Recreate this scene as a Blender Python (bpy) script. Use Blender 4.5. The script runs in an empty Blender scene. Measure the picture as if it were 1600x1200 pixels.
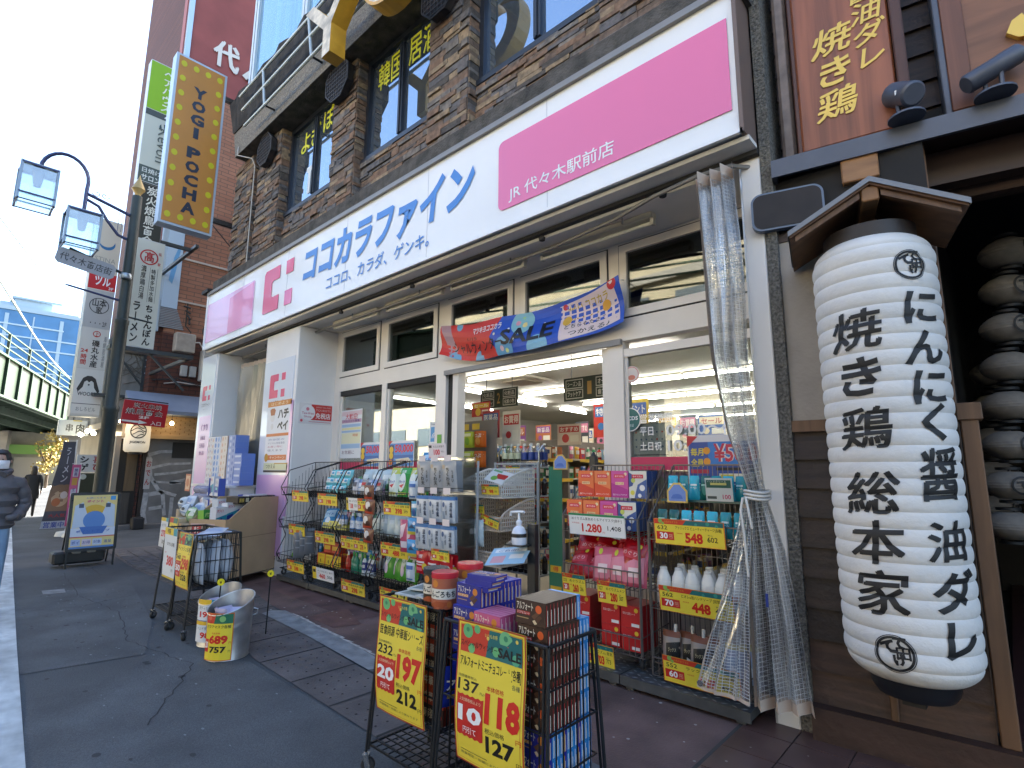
# Street corner drugstore front with restaurant lantern, black wire carts and price posters.
# World axes: +X along the shop front to the right, +Y into the shop, +Z up. Camera stands at the origin.
import bpy, math, random
from mathutils import Matrix, Vector
R = math.radians
rnd = random.Random(11)
sc = bpy.context.scene
col = sc.collection

# ---------------------------------------------------------------- camera
cd = bpy.data.cameras.new('camera'); cam = bpy.data.objects.new('camera', cd); col.objects.link(cam)
yaw, pitch, roll = R(42.44), R(9.22), R(0.34)
f_ = Vector((-math.sin(yaw)*math.cos(pitch), math.cos(yaw)*math.cos(pitch), math.sin(pitch)))
r_ = Vector((math.cos(yaw), math.sin(yaw), 0)); u_ = r_.cross(f_)
r2 = r_*math.cos(roll)+u_*math.sin(roll); u2 = u_*math.cos(roll)-r_*math.sin(roll)
cam.matrix_world = Matrix(((r2.x, u2.x, -f_.x, 0), (r2.y, u2.y, -f_.y, 0), (r2.z, u2.z, -f_.z, 1.6), (0, 0, 0, 1)))
cd.sensor_width = 36; cd.lens = 840.76/1600*36; cd.clip_start = 0.05; cd.clip_end = 3000
sc.camera = cam
# ---------------------------------------------------------------- sky, sun, exposure
SUN_EL, SUN_ROT = R(34), R(-15)
w = bpy.data.worlds.new('World'); sc.world = w; w.use_nodes = True
nt = w.node_tree; sky = nt.nodes.new('ShaderNodeTexSky'); sky.sky_type = 'NISHITA'; sky.sun_disc = False
sky.sun_elevation = SUN_EL; sky.sun_rotation = SUN_ROT; sky.air_density = 0.9; sky.dust_density = 1.5; sky.ozone_density = 0.5
bg = nt.nodes['Background']; nt.links.new(sky.outputs[0], bg.inputs[0]); bg.inputs[1].default_value = 0.11
sl = bpy.data.lights.new('sun', 'SUN'); sl.energy = 4.8; sl.angle = R(0.5); sl.color = (1, .93, .83)
so = bpy.data.objects.new('sun', sl); col.objects.link(so)
sd = Vector((math.sin(SUN_ROT)*math.cos(SUN_EL), math.cos(SUN_ROT)*math.cos(SUN_EL), math.sin(SUN_EL)))
so.location = sd*60; so.rotation_euler = (-sd).to_track_quat('-Z', 'Y').to_euler()
vs = sc.view_settings; vs.view_transform = 'Standard'; vs.look = 'None'; vs.gamma = 1; vs.exposure = 2.9
sc.cycles.max_bounces = 8; sc.cycles.transparent_max_bounces = 24
sc.cycles.caustics_reflective = False; sc.cycles.caustics_refractive = False
sc.cycles.sample_clamp_indirect = 6

# ---------------------------------------------------------------- materials
def lin(h):
    h = h.lstrip('#'); out = []
    for i in (0, 2, 4):
        c = int(h[i:i+2], 16)/255; out.append(c/12.92 if c <= .04045 else ((c+.055)/1.055)**2.4)
    return out
MATS = {}
def M(name, c, rough=.6, metal=0., noise=None, bump=None, emit=None, spec=.5, coat=0., streak=None):
    """c: sRGB hex or linear triple. noise=(scale, amount) mottles the colour, bump=(scale, strength), streak=(sx,sy,sz,amount) long grain."""
    if name in MATS: return MATS[name]
    c = lin(c) if isinstance(c, str) else list(c)
    m = bpy.data.materials.new(name); m.use_nodes = True; n = m.node_tree; b = n.nodes['Principled BSDF']
    b.inputs['Base Color'].default_value = (*c, 1); b.inputs['Roughness'].default_value = rough
    b.inputs['Metallic'].default_value = metal; b.inputs['Specular IOR Level'].default_value = spec
    b.inputs['Coat Weight'].default_value = coat
    tc = None
    def coord():
        nonlocal tc
        if tc is None: tc = n.nodes.new('ShaderNodeTexCoord')
        return tc.outputs['Object']
    last = None
    if noise:
        t = n.nodes.new('ShaderNodeTexNoise'); t.inputs['Scale'].default_value = noise[0]; t.inputs['Detail'].default_value = 6
        n.links.new(coord(), t.inputs['Vector'])
        r = n.nodes.new('ShaderNodeValToRGB'); a = noise[1]
        r.color_ramp.elements[0].position = .32; r.color_ramp.elements[1].position = .72
        r.color_ramp.elements[0].color = (*[x*(1-a) for x in c], 1); r.color_ramp.elements[1].color = (*[min(1, x*(1+a)) for x in c], 1)
        n.links.new(t.outputs['Fac'], r.inputs[0]); last = r.outputs[0]
    if streak:
        mp = n.nodes.new('ShaderNodeMapping'); mp.inputs['Scale'].default_value = streak[:3]; n.links.new(coord(), mp.inputs[0])
        t = n.nodes.new('ShaderNodeTexNoise'); t.inputs['Scale'].default_value = 1; t.inputs['Detail'].default_value = 8; t.inputs['Distortion'].default_value = .6
        n.links.new(mp.outputs[0], t.inputs['Vector'])
        r = n.nodes.new('ShaderNodeValToRGB'); a = streak[3]
        r.color_ramp.elements[0].position = .35; r.color_ramp.elements[1].position = .68
        r.color_ramp.elements[0].color = (1-a, 1-a, 1-a, 1); r.color_ramp.elements[1].color = (1, 1, 1, 1)
        n.links.new(t.outputs['Fac'], r.inputs[0])
        x = n.nodes.new('ShaderNodeMix'); x.data_type = 'RGBA'; x.blend_type = 'MULTIPLY'; x.inputs[0].default_value = 1
        if last: n.links.new(last, x.inputs[6])
        else: x.inputs[6].default_value = (*c, 1)
        n.links.new(r.outputs[0], x.inputs[7]); last = x.outputs[2]
    if last: n.links.new(last, b.inputs['Base Color'])
    if bump:
        t = n.nodes.new('ShaderNodeTexNoise'); t.inputs['Scale'].default_value = bump[0]; t.inputs['Detail'].default_value = 5
        n.links.new(coord(), t.inputs['Vector']); bp = n.nodes.new('ShaderNodeBump'); bp.inputs['Strength'].default_value = bump[1]
        bp.inputs['Distance'].default_value = .02
        n.links.new(t.outputs['Fac'], bp.inputs['Height']); n.links.new(bp.outputs[0], b.inputs['Normal'])
    if emit:
        b.inputs['Emission Color'].default_value = (*(lin(emit[0]) if isinstance(emit[0], str) else emit[0]), 1); b.inputs['Emission Strength'].default_value = emit[1]
    MATS[name] = m
    return m
def P(h):                       # printed paper / card
    return M('print_'+h.lstrip('#'), [x*.82 for x in lin(h)], .45)
def G(h):                       # glossy plastic packaging
    return M('pack_'+h.lstrip('#'), [x*.85 for x in lin(h)], .25)
def glassy(name, tint, refl, rough=0., base=.06):
    m = bpy.data.materials.new(name); m.use_nodes = True; n = m.node_tree
    for x in list(n.nodes):
        if x.type == 'BSDF_PRINCIPLED': n.nodes.remove(x)
    o = n.nodes['Material Output']; t = n.nodes.new('ShaderNodeBsdfTransparent'); t.inputs[0].default_value = (*tint, 1)
    g = n.nodes.new('ShaderNodeBsdfGlossy'); g.inputs['Roughness'].default_value = rough; g.inputs[0].default_value = (*refl, 1)
    fr = n.nodes.new('ShaderNodeLayerWeight'); fr.inputs[0].default_value = .35
    mr = n.nodes.new('ShaderNodeMapRange'); mr.inputs[3].default_value = base; mr.inputs[4].default_value = .75
    n.links.new(fr.outputs['Fresnel'], mr.inputs[0])
    x = n.nodes.new('ShaderNodeMixShader'); n.links.new(mr.outputs[0], x.inputs[0]); n.links.new(t.outputs[0], x.inputs[1]); n.links.new(g.outputs[0], x.inputs[2])
    n.links.new(x.outputs[0], o.inputs[0]); MATS[name] = m
    return m
def lamp_mat(name, c, s): return M(name, c, .4, emit=(c, s))

# ---------------------------------------------------------------- text geometry
_cu = bpy.data.curves.new('lettering_source', 'FONT'); _cu.resolution_u = 2
_to = bpy.data.objects.new('lettering_source', _cu)
_tc = {}
def glyphs(s, bold=0.):
    k = (s, bold)
    if k not in _tc:
        _cu.body = s; _cu.offset = bold
        me = _to.to_mesh(); vs_ = [(v.co.x, v.co.y) for v in me.vertices]; fs = [tuple(p.vertices) for p in me.polygons]; _to.to_mesh_clear()
        _tc[k] = (vs_, fs)
    return _tc[k]

# ---------------------------------------------------------------- mesh builder
INV = {}
def frame(o, x, y):
    x = Vector(x).normalized(); y = Vector(y); y = (y-x*y.dot(x)).normalized(); z = x.cross(y)
    return Matrix(((x.x, y.x, z.x, o[0]), (x.y, y.y, z.y, o[1]), (x.z, y.z, z.z, o[2]), (0, 0, 0, 1)))
def front(x, y, z): return frame((x, y, z), (1, 0, 0), (0, 0, 1))     # a sheet that faces the street
def side(x, y, z): return frame((x, y, z), (0, 1, 0), (0, 0, 1))      # a sheet that faces +X
class MB:
    def __init__(s, base=None):
        s.v = []; s.f = []; s.mi = []; s.sm = []; s.mats = []; s.T = None
        s.B = INV.get(base.name) if base is not None else None
    def add(s, vs_, fs, m, smooth=False, T=None):
        k = s.mats.index(m) if m in s.mats else (s.mats.append(m) or len(s.mats)-1)
        o = len(s.v); t = T if T is not None else s.T
        for p in vs_:
            p = Vector(p)
            if t is not None: p = t @ p
            s.v.append(p)
        for f in fs: s.f.append([i+o for i in f]); s.mi.append(k); s.sm.append(smooth)
    def box(s, x0, x1, y0, y1, z0, z1, m, T=None):
        v = [(x, y, z) for z in (z0, z1) for y in (y0, y1) for x in (x0, x1)]
        s.add(v, [(0, 2, 3, 1), (4, 5, 7, 6), (0, 1, 5, 4), (2, 6, 7, 3), (0, 4, 6, 2), (1, 3, 7, 5)], m, False, T)
    def rbox(s, x0, x1, y0, y1, z0, z1, r, m, T=None):               # chamfered box
        xs, ys = (x0, x1), (y0, y1); v = []; n = 8
        def ring(i, z): return [(x0+r+i, y0+i, z), (x1-r-i, y0+i, z), (x1-i, y0+r+i, z), (x1-i, y1-r-i, z), (x1-r-i, y1-i, z), (x0+r+i, y1-i, z), (x0+i, y1-r-i, z), (x0+i, y0+r+i, z)]
        v = ring(r, z0)+ring(0, z0+r)+ring(0, z1-r)+ring(r, z1)
        f = [tuple(range(7, -1, -1)), tuple(range(24, 32))]
        for k in range(3):
            for i in range(8): j = (i+1) % 8; f.append((k*8+i, k*8+j, k*8+8+j, k*8+8+i))
        s.add(v, f, m, False, T)
    def bar(s, a, b, r, m, n=4, T=None):
        a = Vector(a); b = Vector(b); d = b-a
        if d.length < 1e-6: return
        d.normalize(); u = d.cross(Vector((0, 0, 1)) if abs(d.z) < .9 else Vector((1, 0, 0))).normalized(); w_ = d.cross(u)
        v = []
        for p in (a, b):
            for i in range(n):
                t = 2*math.pi*(i+.5)/n; v.append(p+(u*math.cos(t)+w_*math.sin(t))*r)
        f = [(i, (i+1) % n, n+(i+1) % n, n+i) for i in range(n)]+[tuple(range(n-1, -1, -1)), tuple(range(n, 2*n))]
        s.add(v, f, m, n > 5, T)
    def tube(s, pts, r, m, n=8, T=None):
        pts = [Vector(p) for p in pts]; v = []; k = len(pts); rr = r if isinstance(r, (list, tuple)) else [r]*k
        u = None
        for i, p in enumerate(pts):
            d = (pts[min(i+1, k-1)]-pts[max(i-1, 0)]).normalized()
            if u is None: u = d.cross(Vector((0, 0, 1)) if abs(d.z) < .9 else Vector((1, 0, 0))).normalized()
            else: u = (u-d*u.dot(d)).normalized()
            w_ = d.cross(u)
            for j in range(n): t = 2*math.pi*j/n; v.append(p+(u*math.cos(t)+w_*math.sin(t))*rr[i])
        f = []
        for i in range(k-1):
            for j in range(n): j2 = (j+1) % n; f.append((i*n+j, i*n+j2, i*n+n+j2, i*n+n+j))
        s.add(v, f, m, True, T); s.add(v[:n], [tuple(range(n-1, -1, -1))], m, False, T); s.add(v[-n:], [tuple(range(n))], m, False, T)
    def lathe(s, prof, m, n=20, c=(0, 0, 0), T=None, smooth=True, sx=1., sy=1.):
        v = []; f = []; k = len(prof)
        for r, z in prof:
            for j in range(n): t = 2*math.pi*j/n; v.append((c[0]+r*math.cos(t)*sx, c[1]+r*math.sin(t)*sy, c[2]+z))
        for i in range(k-1):
            for j in range(n): j2 = (j+1) % n; f.append((i*n+j, i*n+j2, i*n+n+j2, i*n+n+j))
        if prof[0][0] > 1e-5: f.append(tuple(range(n-1, -1, -1)))
        if prof[-1][0] > 1e-5: f.append(tuple(range((k-1)*n, k*n)))
        s.add(v, f, m, smooth, T)
    def poly(s, pts, m, T=None): s.add([(p[0], p[1], p[2] if len(p) > 2 else 0) for p in pts], [tuple(range(len(pts)))], m, False, T)
    def prism(s, pts, h, m, T=None, m2=None):
        n = len(pts); v = [(x, y, 0) for x, y in pts]+[(x, y, h) for x, y in pts]
        a = sum(pts[i][0]*pts[(i+1) % n][1]-pts[(i+1) % n][0]*pts[i][1] for i in range(n))
        if a < 0: v = [(x, y, 0) for x, y in pts[::-1]]+[(x, y, h) for x, y in pts[::-1]]
        s.add(v, [(i, (i+1) % n, n+(i+1) % n, n+i) for i in range(n)]+[tuple(range(n-1, -1, -1))], m, False, T)
        s.add([Vector(p) for p in v[n:]], [tuple(range(n))], m2 or m, False, T)
    def disc(s, cx, cy, r, z, m, n=24, T=None, ry=None):
        ry = ry or r; s.add([(cx+r*math.cos(2*math.pi*i/n), cy+ry*math.sin(2*math.pi*i/n), z) for i in range(n)], [tuple(range(n))], m, False, T)
    def ring(s, cx, cy, r0, r1, z, m, n=32, T=None):
        v = []; f = []
        for i in range(n):
            t = 2*math.pi*i/n; v += [(cx+r0*math.cos(t), cy+r0*math.sin(t), z), (cx+r1*math.cos(t), cy+r1*math.sin(t), z)]
        for i in range(n): j = (i+1) % n; f.append((2*i, 2*i+1, 2*j+1, 2*j))
        s.add(v, f, m, False, T)
    def text(s, t, x, y, w_, h, m, z=.002, bold=.012, T=None, shear=0.):        # fills the box x..x+w, y..y+h
        if bold > .004 and any(ord(c) > 0x4dff for c in t):      # thicken kanji by overlaying shifted copies
            for i, (a, b) in enumerate(((-.7, -.5), (.7, .5), (.6, -.6))): e = bold*h*.8; s.text(t, x+a*e, y+b*e, w_, h, m, z+.00015*i, .003, T, shear)
            return
        vs_, fs = glyphs(t, bold)
        if not vs_: return
        xa = min(p[0] for p in vs_); xb = max(p[0] for p in vs_); ya = min(p[1] for p in vs_); yb = max(p[1] for p in vs_)
        kx = w_/max(xb-xa, 1e-4); ky = h/max(yb-ya, 1e-4)
        s.add([(x+(p[0]-xa)*kx+shear*(p[1]-ya)*ky, y+(p[1]-ya)*ky, z) for p in vs_], fs, m, False, T)
    def vtext(s, t, cx, ytop, cw, ch, m, z=.002, bold=.012, T=None, pitch=None, shear=0.):   # one character under another
        pitch = pitch or ch; i = 0
        for c in t:
            if c != ' ':
                rot = c in 'ー〜～'
                if bold > .004 and ord(c) > 0x4dff:
                    for q, (a, b) in enumerate(((-.7, -.5), (.7, .5), (.6, -.6))): s.vtext(c, cx+a*bold*cw*.9, ytop-i*pitch+b*bold*ch*.9, cw, ch, m, z+.00015*q, .003, T, None, shear)
                    i += 1; continue
                vs_, fs = glyphs(c, bold); yc = ytop-i*pitch-ch/2; out = []
                for px, py in vs_:
                    a, b = px-.5, py-.38
                    if rot: a, b = b, -a
                    out.append((cx+a*cw+shear*b*ch, yc+b*ch+shear*a*cw*.6, z))
                s.add(out, fs, m, False, T)
            i += 1
    def sheet(s, W, H, bg_, items, T, dz=.0012, th=.003, scale_z=True):
        """a printed board: background card then items in fractions of W and H, y measured from the top"""
        s.box(0, W, 0, H, -th, 0, bg_, T); lay = []
        for it in items:
            k = it[0]
            if k in 'rtv': bb_ = it[1:5] if k == 'r' else it[2:6]
            elif k in 'og': q = it[3] if k == 'o' else it[4]; bb_ = (it[1]-q, it[2]-q*W/H, it[1]+q, it[2]+q*W/H)
            else: bb_ = (min(p[0] for p in it[1]), min(p[1] for p in it[1]), max(p[0] for p in it[1]), max(p[1] for p in it[1]))
            lv = 1+max([l for (x0, y0, x1, y1), l in lay if x0 < bb_[2] and bb_[0] < x1 and y0 < bb_[3] and bb_[1] < y1] or [0]); lay.append((bb_, lv)); z = dz*lv
            if k == 'r': _, x0, y0, x1, y1, c = it; s.poly([(x0*W, H-y1*H, z), (x1*W, H-y1*H, z), (x1*W, H-y0*H, z), (x0*W, H-y0*H, z)], P(c), T)
            elif k == 't': _, t, x0, y0, x1, y1, c = it[:7]; s.text(t, x0*W, H-y1*H, (x1-x0)*W, (y1-y0)*H, P(c), z, it[7] if len(it) > 7 else .012, T)
            elif k == 'v':
                _, t, x0, y0, x1, y1, c = it[:7]; n = len(t); s.vtext(t, (x0+x1)/2*W, H-y0*H, (x1-x0)*W, (y1-y0)*H/n, P(c), z, it[7] if len(it) > 7 else .012, T)
            elif k == 'o':
                _, cx, cy, rr, c = it; s.poly([(min(W, max(0, cx*W+rr*W*math.cos(a*.2618))), min(H, max(0, H-cy*H+rr*W*math.sin(a*.2618))), z) for a in range(24)], P(c), T)
            elif k == 'g': _, cx, cy, ra, rb, c = it; s.ring(cx*W, H-cy*H, ra*W, rb*W, z, P(c), T=T)
            elif k == 'p': _, pts, c = it; s.poly([(x*W, H-y*H, z) for x, y in pts], P(c), T)
    def bend(s, fn, step=None):
        """optionally cut all faces into cells of `step` in x and y, then move every vertex with fn"""
        import bmesh
        B, s.B = s.B, None; me = s.mesh('tmp'); s.B = B; bm = bmesh.new(); bm.from_mesh(me)
        if step:
            for ax in (0, 1):
                c = [v.co[ax] for v in bm.verts]; a = math.floor(min(c)/step[ax])*step[ax]+step[ax]
                while a < max(c):
                    no = Vector((0, 0, 0)); no[ax] = 1; pc = Vector((0, 0, 0)); pc[ax] = a+1e-5
                    bmesh.ops.bisect_plane(bm, geom=bm.verts[:]+bm.edges[:]+bm.faces[:], plane_co=pc, plane_no=no); a += step[ax]
        for v in bm.verts: v.co = fn(v.co)
        s.v = [v.co.copy() for v in bm.verts]; bm.verts.index_update()
        s.f = [[v.index for v in f.verts] for f in bm.faces]; s.mi = [f.material_index for f in bm.faces]; s.sm = [f.smooth for f in bm.faces]
        bm.free(); bpy.data.meshes.remove(me)
    def mesh(s, name):
        me = bpy.data.meshes.new(name)
        vv = [(s.B @ p) if s.B is not None else p for p in s.v]
        me.from_pydata([tuple(p) for p in vv], [], s.f)
        for m in s.mats: me.materials.append(m)
        me.polygons.foreach_set('material_index', s.mi); me.polygons.foreach_set('use_smooth', s.sm)
        me.update()
        if any(s.sm): me.set_sharp_from_angle(angle=R(42))
        return me
    def build(s, name, parent=None, label=None, loc=None, rot=None):
        o = bpy.data.objects.new(name, s.mesh(name)); col.objects.link(o)
        if parent is not None: o.parent = parent; INV[o.name] = INV.get(parent.name)
        if loc is not None: o.location = loc
        if rot is not None: o.rotation_euler = rot
        if label: o['label'] = label
        return o
def thing(name, label, cat, loc=(0, 0, 0), rotz=0., group=None, world=True):
    o = bpy.data.objects.new(name, None); col.objects.link(o); o.location = loc; o.rotation_euler = (0, 0, rotz); o.empty_display_size = .1
    INV[o.name] = (Matrix.Translation(loc) @ Matrix.Rotation(rotz, 4, 'Z')).inverted() if world else None
    tag(o, label, cat, group)
    return o
def tag(o, label=None, cat=None, group=None, kind=None):
    if label: o['label'] = label
    if cat: o['category'] = cat
    if group: o['group'] = group
    if kind: o['kind'] = kind
    return o
def one(mb, name, label, cat, group=None, loc=None, rot=None):
    return tag(mb.build(name, loc=loc, rot=rot), label, cat, group)
def struct(mb, name): return tag(mb.build(name), kind='structure')
def dup(o, loc=None, rot=None, label=None, group=None, parent=None):
    c = o.copy(); col.objects.link(c)
    if parent is not None: c.parent = parent
    if loc is not None: c.location = loc
    if rot is not None: c.rotation_euler = rot
    if label: c['label'] = label
    if group: c['group'] = group
    for ch in o.children: dup(ch, parent=c)
    return c
# ================================================================ ground
ASPH = M('asphalt', (.094, .102, .110), .85, noise=(.9, .32), bump=(160, .5), streak=(130, 130, 130, .42))
mb = MB(); mb.poly([(-420, -90, 0), (60, -90, 0), (60, 160, 0), (-420, 160, 0)], ASPH); struct(mb, 'ground')
ASPH2 = M('asphalt_patch', (.108, .116, .124), .85, noise=(1.8, .28), bump=(140, .4), streak=(120, 120, 120, .38))
mb = MB(); mb.poly([(-9.3, 1.0, .004), (-5.9, .75, .004), (-5.75, 1.55, .004), (-6.9, 1.9, .004), (-9.6, 2.3, .004)], ASPH2)
mb.poly([(-5.2, .72, .004), (-1.6, .25, .004), (-1.2, 2.05, .004), (-4.9, 2.1, .004), (-5.6, 1.75, .004)], ASPH2); struct(mb, 'pavement')
WHITE = M('road_paint', (.62, .66, .66), .7, noise=(6, .22), streak=(1.2, 5, 1, .35))
edge = [(0, .18), (-2, .38), (-4.1, .6), (-6.84, .82), (-11.25, 1.19), (-15.95, 1.6), (-24, 2.29), (-34, 3.6), (-50, 6.2), (-75, 11)]
mb = MB()
for (a, b), (c, d) in zip(edge, edge[1:]): mb.poly([(a, b-.6, .0075), (c, d-.6, .0075), (c, d, .0075), (a, b, .0075)], WHITE)
struct(mb, 'road')
# drain strip of dark paving slabs, kerb strip, reddish apron
PAV = M('slab_dark', (.105, .092, .089), .75, noise=(3, .3), bump=(60, .3)); SEAM = M('slab_seam', (.03, .03, .03), .9); HOLE = M('slab_hole', (.012, .012, .012), .9)
pa = [(-1.0, 2.02), (-3.2, 2.09), (-4.9, 2.15), (-7.99, 2.60), (-10.83, 2.60), (-13.5, 2.75)]; pb = [(-1.0, 2.5), (-3.2, 2.58), (-4.9, 2.74), (-7.99, 3.3), (-10.83, 3.6), (-13.5, 3.8)]
mb = MB()
for i in range(len(pa)-1): mb.poly([(*pb[i+1], .006), (*pa[i+1], .006), (*pa[i], .006), (*pb[i], .006)], PAV)
def along(x, t):
    for i in range(len(pa)-1):
        if pa[i+1][0] <= x <= pa[i][0]:
            k = (x-pa[i][0])/(pa[i+1][0]-pa[i][0]); ya = pa[i][1]+k*(pa[i+1][1]-pa[i][1]); yb = pb[i][1]+k*(pb[i+1][1]-pb[i][1]); return ya+(yb-ya)*t
    return pa[-1][1]+(pb[-1][1]-pa[-1][1])*t
x = -1.2
while x > -13.4:
    mb.poly([(x-.012, along(x-.012, 0), .0085), (x+.012, along(x+.012, 0), .0085), (x+.012, along(x+.012, 1), .0085), (x-.012, along(x-.012, 1), .0085)], SEAM)
    if -8 < x < -1.5:
        for gx in (.12, .24, .36, .48):
            for k in range(5):
                if rnd.random() < .85: mb.disc(x-gx, along(x-gx, .14+.18*k), .009, .009, HOLE, 8)
    x -= .6
STONEP = M('old_sett', (.10, .092, .09), .8, noise=(8, .35), bump=(40, .5))
for i in range(22):
    for j in range(4):
        x = -8.2-i*.22; y0 = along(x, .05+j*.24); mb.box(x-.2, x, y0, y0+.15, .008, .014+.004*rnd.random(), STONEP)
struct(mb, 'path')
KERB = M('kerb_stone', (.22, .23, .235), .8, noise=(7, .25), bump=(50, .4)); KERB2 = M('kerb_stone_dark', (.10, .10, .105), .8, noise=(7, .3), bump=(50, .4))
mb = MB()
mb.poly([(-3.99, 2.665, .012), (-3.93, 2.84, .012), (-5.0, 2.98, .012), (-6.3, 3.06, .012), (-6.42, 2.95, .012), (-6.36, 2.82, .012), (-5.2, 2.77, .012)], KERB)
mb.poly([(-1.0, 2.5, .012), (-1.0, 2.68, .012), (-3.92, 2.84, .012), (-3.98, 2.665, .012)], KERB2)
LIP = M('kerb_lip', (.38, .36, .33), .9, noise=(20, .3))
px = -6.1
while px < -3.2:
    y = 3.06-(px+6.3)*.085; l = .12+.12*rnd.random(); mb.poly([(px, y, .015), (px+l, y-.012, .015), (px+l, y+.01+.02*rnd.random(), .015), (px, y+.01+.02*rnd.random(), .015)], LIP); px += l
struct(mb, 'kerb')
APR = M('apron_paint', (.135, .080, .070), .7, noise=(1.6, .5), bump=(70, .3))
mb = MB(); mb.poly([(-1.0, 2.66, .004), (-1.0, 5.2, .004), (-12.2, 5.2, .004), (-9.2, 3.3, .004), (-6.3, 3.04, .004), (-3.9, 2.82, .004)], APR)
TILE = M('red_tile', (.135, .062, .052), .65, noise=(4, .3), bump=(50, .2))
mb.poly([(-5.92, 3.62, .008), (-5.87, 3.12, .008), (-5.28, 3.08, .008), (-5.2, 3.36, .008)], TILE)
mb.poly([(-8.1, 3.45, .007), (-5.4, 3.4, .007), (-5.3, 3.72, .007), (-8.1, 3.8, .007)], M('apron_worn', (.12, .06, .055), .7, noise=(3, .45)))
DT = M('floor_tile', (.085, .043, .036), .45, noise=(3, .3)); GR = M('tile_joint', (.05, .045, .04), .9)
for i in range(6):
    for j in range(8): mb.box(-1.42+i*.303, -1.42+i*.303+.295, 2.2+j*.303+i*.012, 2.2+j*.303+.295+i*.012, .004, .016, DT)
mb.poly([(-1.45, 2.15, .008), (.45, 2.15, .008), (.45, 4.7, .008), (-1.45, 4.7, .008)], GR)
for i in range(80):
    a = rnd.uniform(-7, -1); b = rnd.uniform(2.9, 3.7); s = rnd.uniform(.004, .014); mb.disc(a, b, s, .018, LIP, 6)
struct(mb, 'floor')
mb = MB(); mb.poly([(-8.2, 4.55, .1), (-1.1, 4.55, .1), (-1.1, 17.2, .1), (-11.8, 17.2, .1), (-11.8, 5, .1)], M('shop_floor', (.42, .38, .31), .35, noise=(3, .08))); struct(mb, 'shop_floor')
# manhole-like light plate and specks on the asphalt
mb = MB(); mb.poly([(-9.6, 1.32, .008), (-9.3, 1.30, .008), (-9.25, 1.52, .008), (-9.55, 1.55, .008)], M('plate_grey', (.20, .21, .21), .8, noise=(9, .3)))
for i in range(70):
    a = rnd.uniform(-11, -3.2); b = rnd.uniform(.95+(-a-4)*.07, 2.0); s = rnd.uniform(.006, .02); mb.disc(a, b, s, .008, M('speck', (.2, .22, .23), .9), 7, ry=s*.5)
# cracks and gum spots
for q in (((-11, 1.75), (-9, 1.6), (-7.6, 1.75), (-6.3, 1.55), (-5.2, 1.75), (-4.2, 1.2)), ((-8.4, 1.05), (-8.2, 1.5), (-8.5, 2.1), (-8.3, 2.55)), ((-3.9, .75), (-3.1, 1.4), (-2.3, 1.5), (-1.6, 1.9)), ((-12.5, 2.2), (-10.4, 2.1), (-9.9, 2.4))):
    a = Vector((*q[0], .0065)); k = 0
    for p in q[1:]:
        b0 = Vector((*p, .0065)); n_ = 14; o0 = a
        for i in range(1, n_+1):
            c = a.lerp(b0, i/n_)+Vector((rnd.uniform(-.02, .02), rnd.uniform(-.018, .018), 0)); w2 = .0035; mb.poly([(o0.x-w2, o0.y-w2, .0065), (c.x-w2, c.y-w2, .0065), (c.x+w2, c.y+w2, .0065), (o0.x+w2, o0.y+w2, .0065)], SEAM); o0 = c
        a = o0
for i in range(60):
    x = rnd.uniform(-11, -2.2); y = rnd.uniform(.8, 2.0)+max(0, (-x-5)*.05); r0 = rnd.uniform(.012, .03); mb.disc(x, y, r0, .0065, M('gum_spot', (.035, .036, .038), .8), 9, ry=r0*rnd.uniform(.5, 1))
struct(mb, 'road_marking')

# ================================================================ drugstore building
shop = thing('drugstore_building', 'brown stone-faced shop building with beige framed glass front and open soffit', 'building', (-6.5, 4.6, 0))
FR = M('window_frame_beige', (.76, .70, .63), .45, noise=(2, .05)); FR2 = M('frame_shadow_gap', (.03, .028, .026), .8)
WALLW = M('panel_white', (.77, .735, .70), .4, noise=(1.5, .05), bump=(3, .05))
SOF = M('soffit_board', (.74, .70, .65), .6, noise=(2, .08)); DARKC = M('old_concrete', (.075, .068, .06), .9, noise=(6, .5), bump=(45, .8))
ROUGH = M('pebble_render', (.16, .15, .13), .95, noise=(55, .6), bump=(80, 1.0))
INT = M('interior_wall', (.34, .33, .29), .7); CEIL = M('interior_ceiling', (.42, .41, .36), .7)
mb = MB(shop)      # closed shell: side walls, back, upper wall, slabs
SH = M('shell_wall', (.10, .09, .085), .9, noise=(2, .2))
mb.box(-12, -11.85, 4.75, 17.4, 0, 15.5, SH); mb.box(-1.12, -.98, 4.62, 17.4, 0, 15.5, SH); mb.box(-11.85, -1.12, 17.25, 17.4, 0, 15.5, SH)
mb.box(-11.85, -1.12, 4.62, 17.25, 15.3, 15.5, SH); mb.box(-11.85, -1.12, 4.62, 17.25, 3.95, 5.2, SH)
mb.box(-11.9, -1.0, 4.42, 4.62, 5.2, 15.45, SH); mb.box(-12, -.98, 17.45, 44, 0, 30, SH)  # tall rear block is unseen, added to keep sun out of the alley
mb.build('wall', shop)
mb = MB(shop); mb.box(-11.84, -1.13, 4.72, 17.24, 3.3, 3.36, CEIL); mb.build('ceiling', shop)
mb = MB(shop)
mb.box(-11.84, -11.8, 4.75, 17.2, .1, 3.3, INT); mb.box(-1.17, -1.13, 4.72, 17.2, .1, 3.3, INT); mb.box(-11.8, -1.17, 17.16, 17.22, .1, 3.3, INT)
mb.box(-11.8, -8.2, 4.74, 4.78, .1, 3.3, INT); mb.build('inner_wall', shop)
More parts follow.
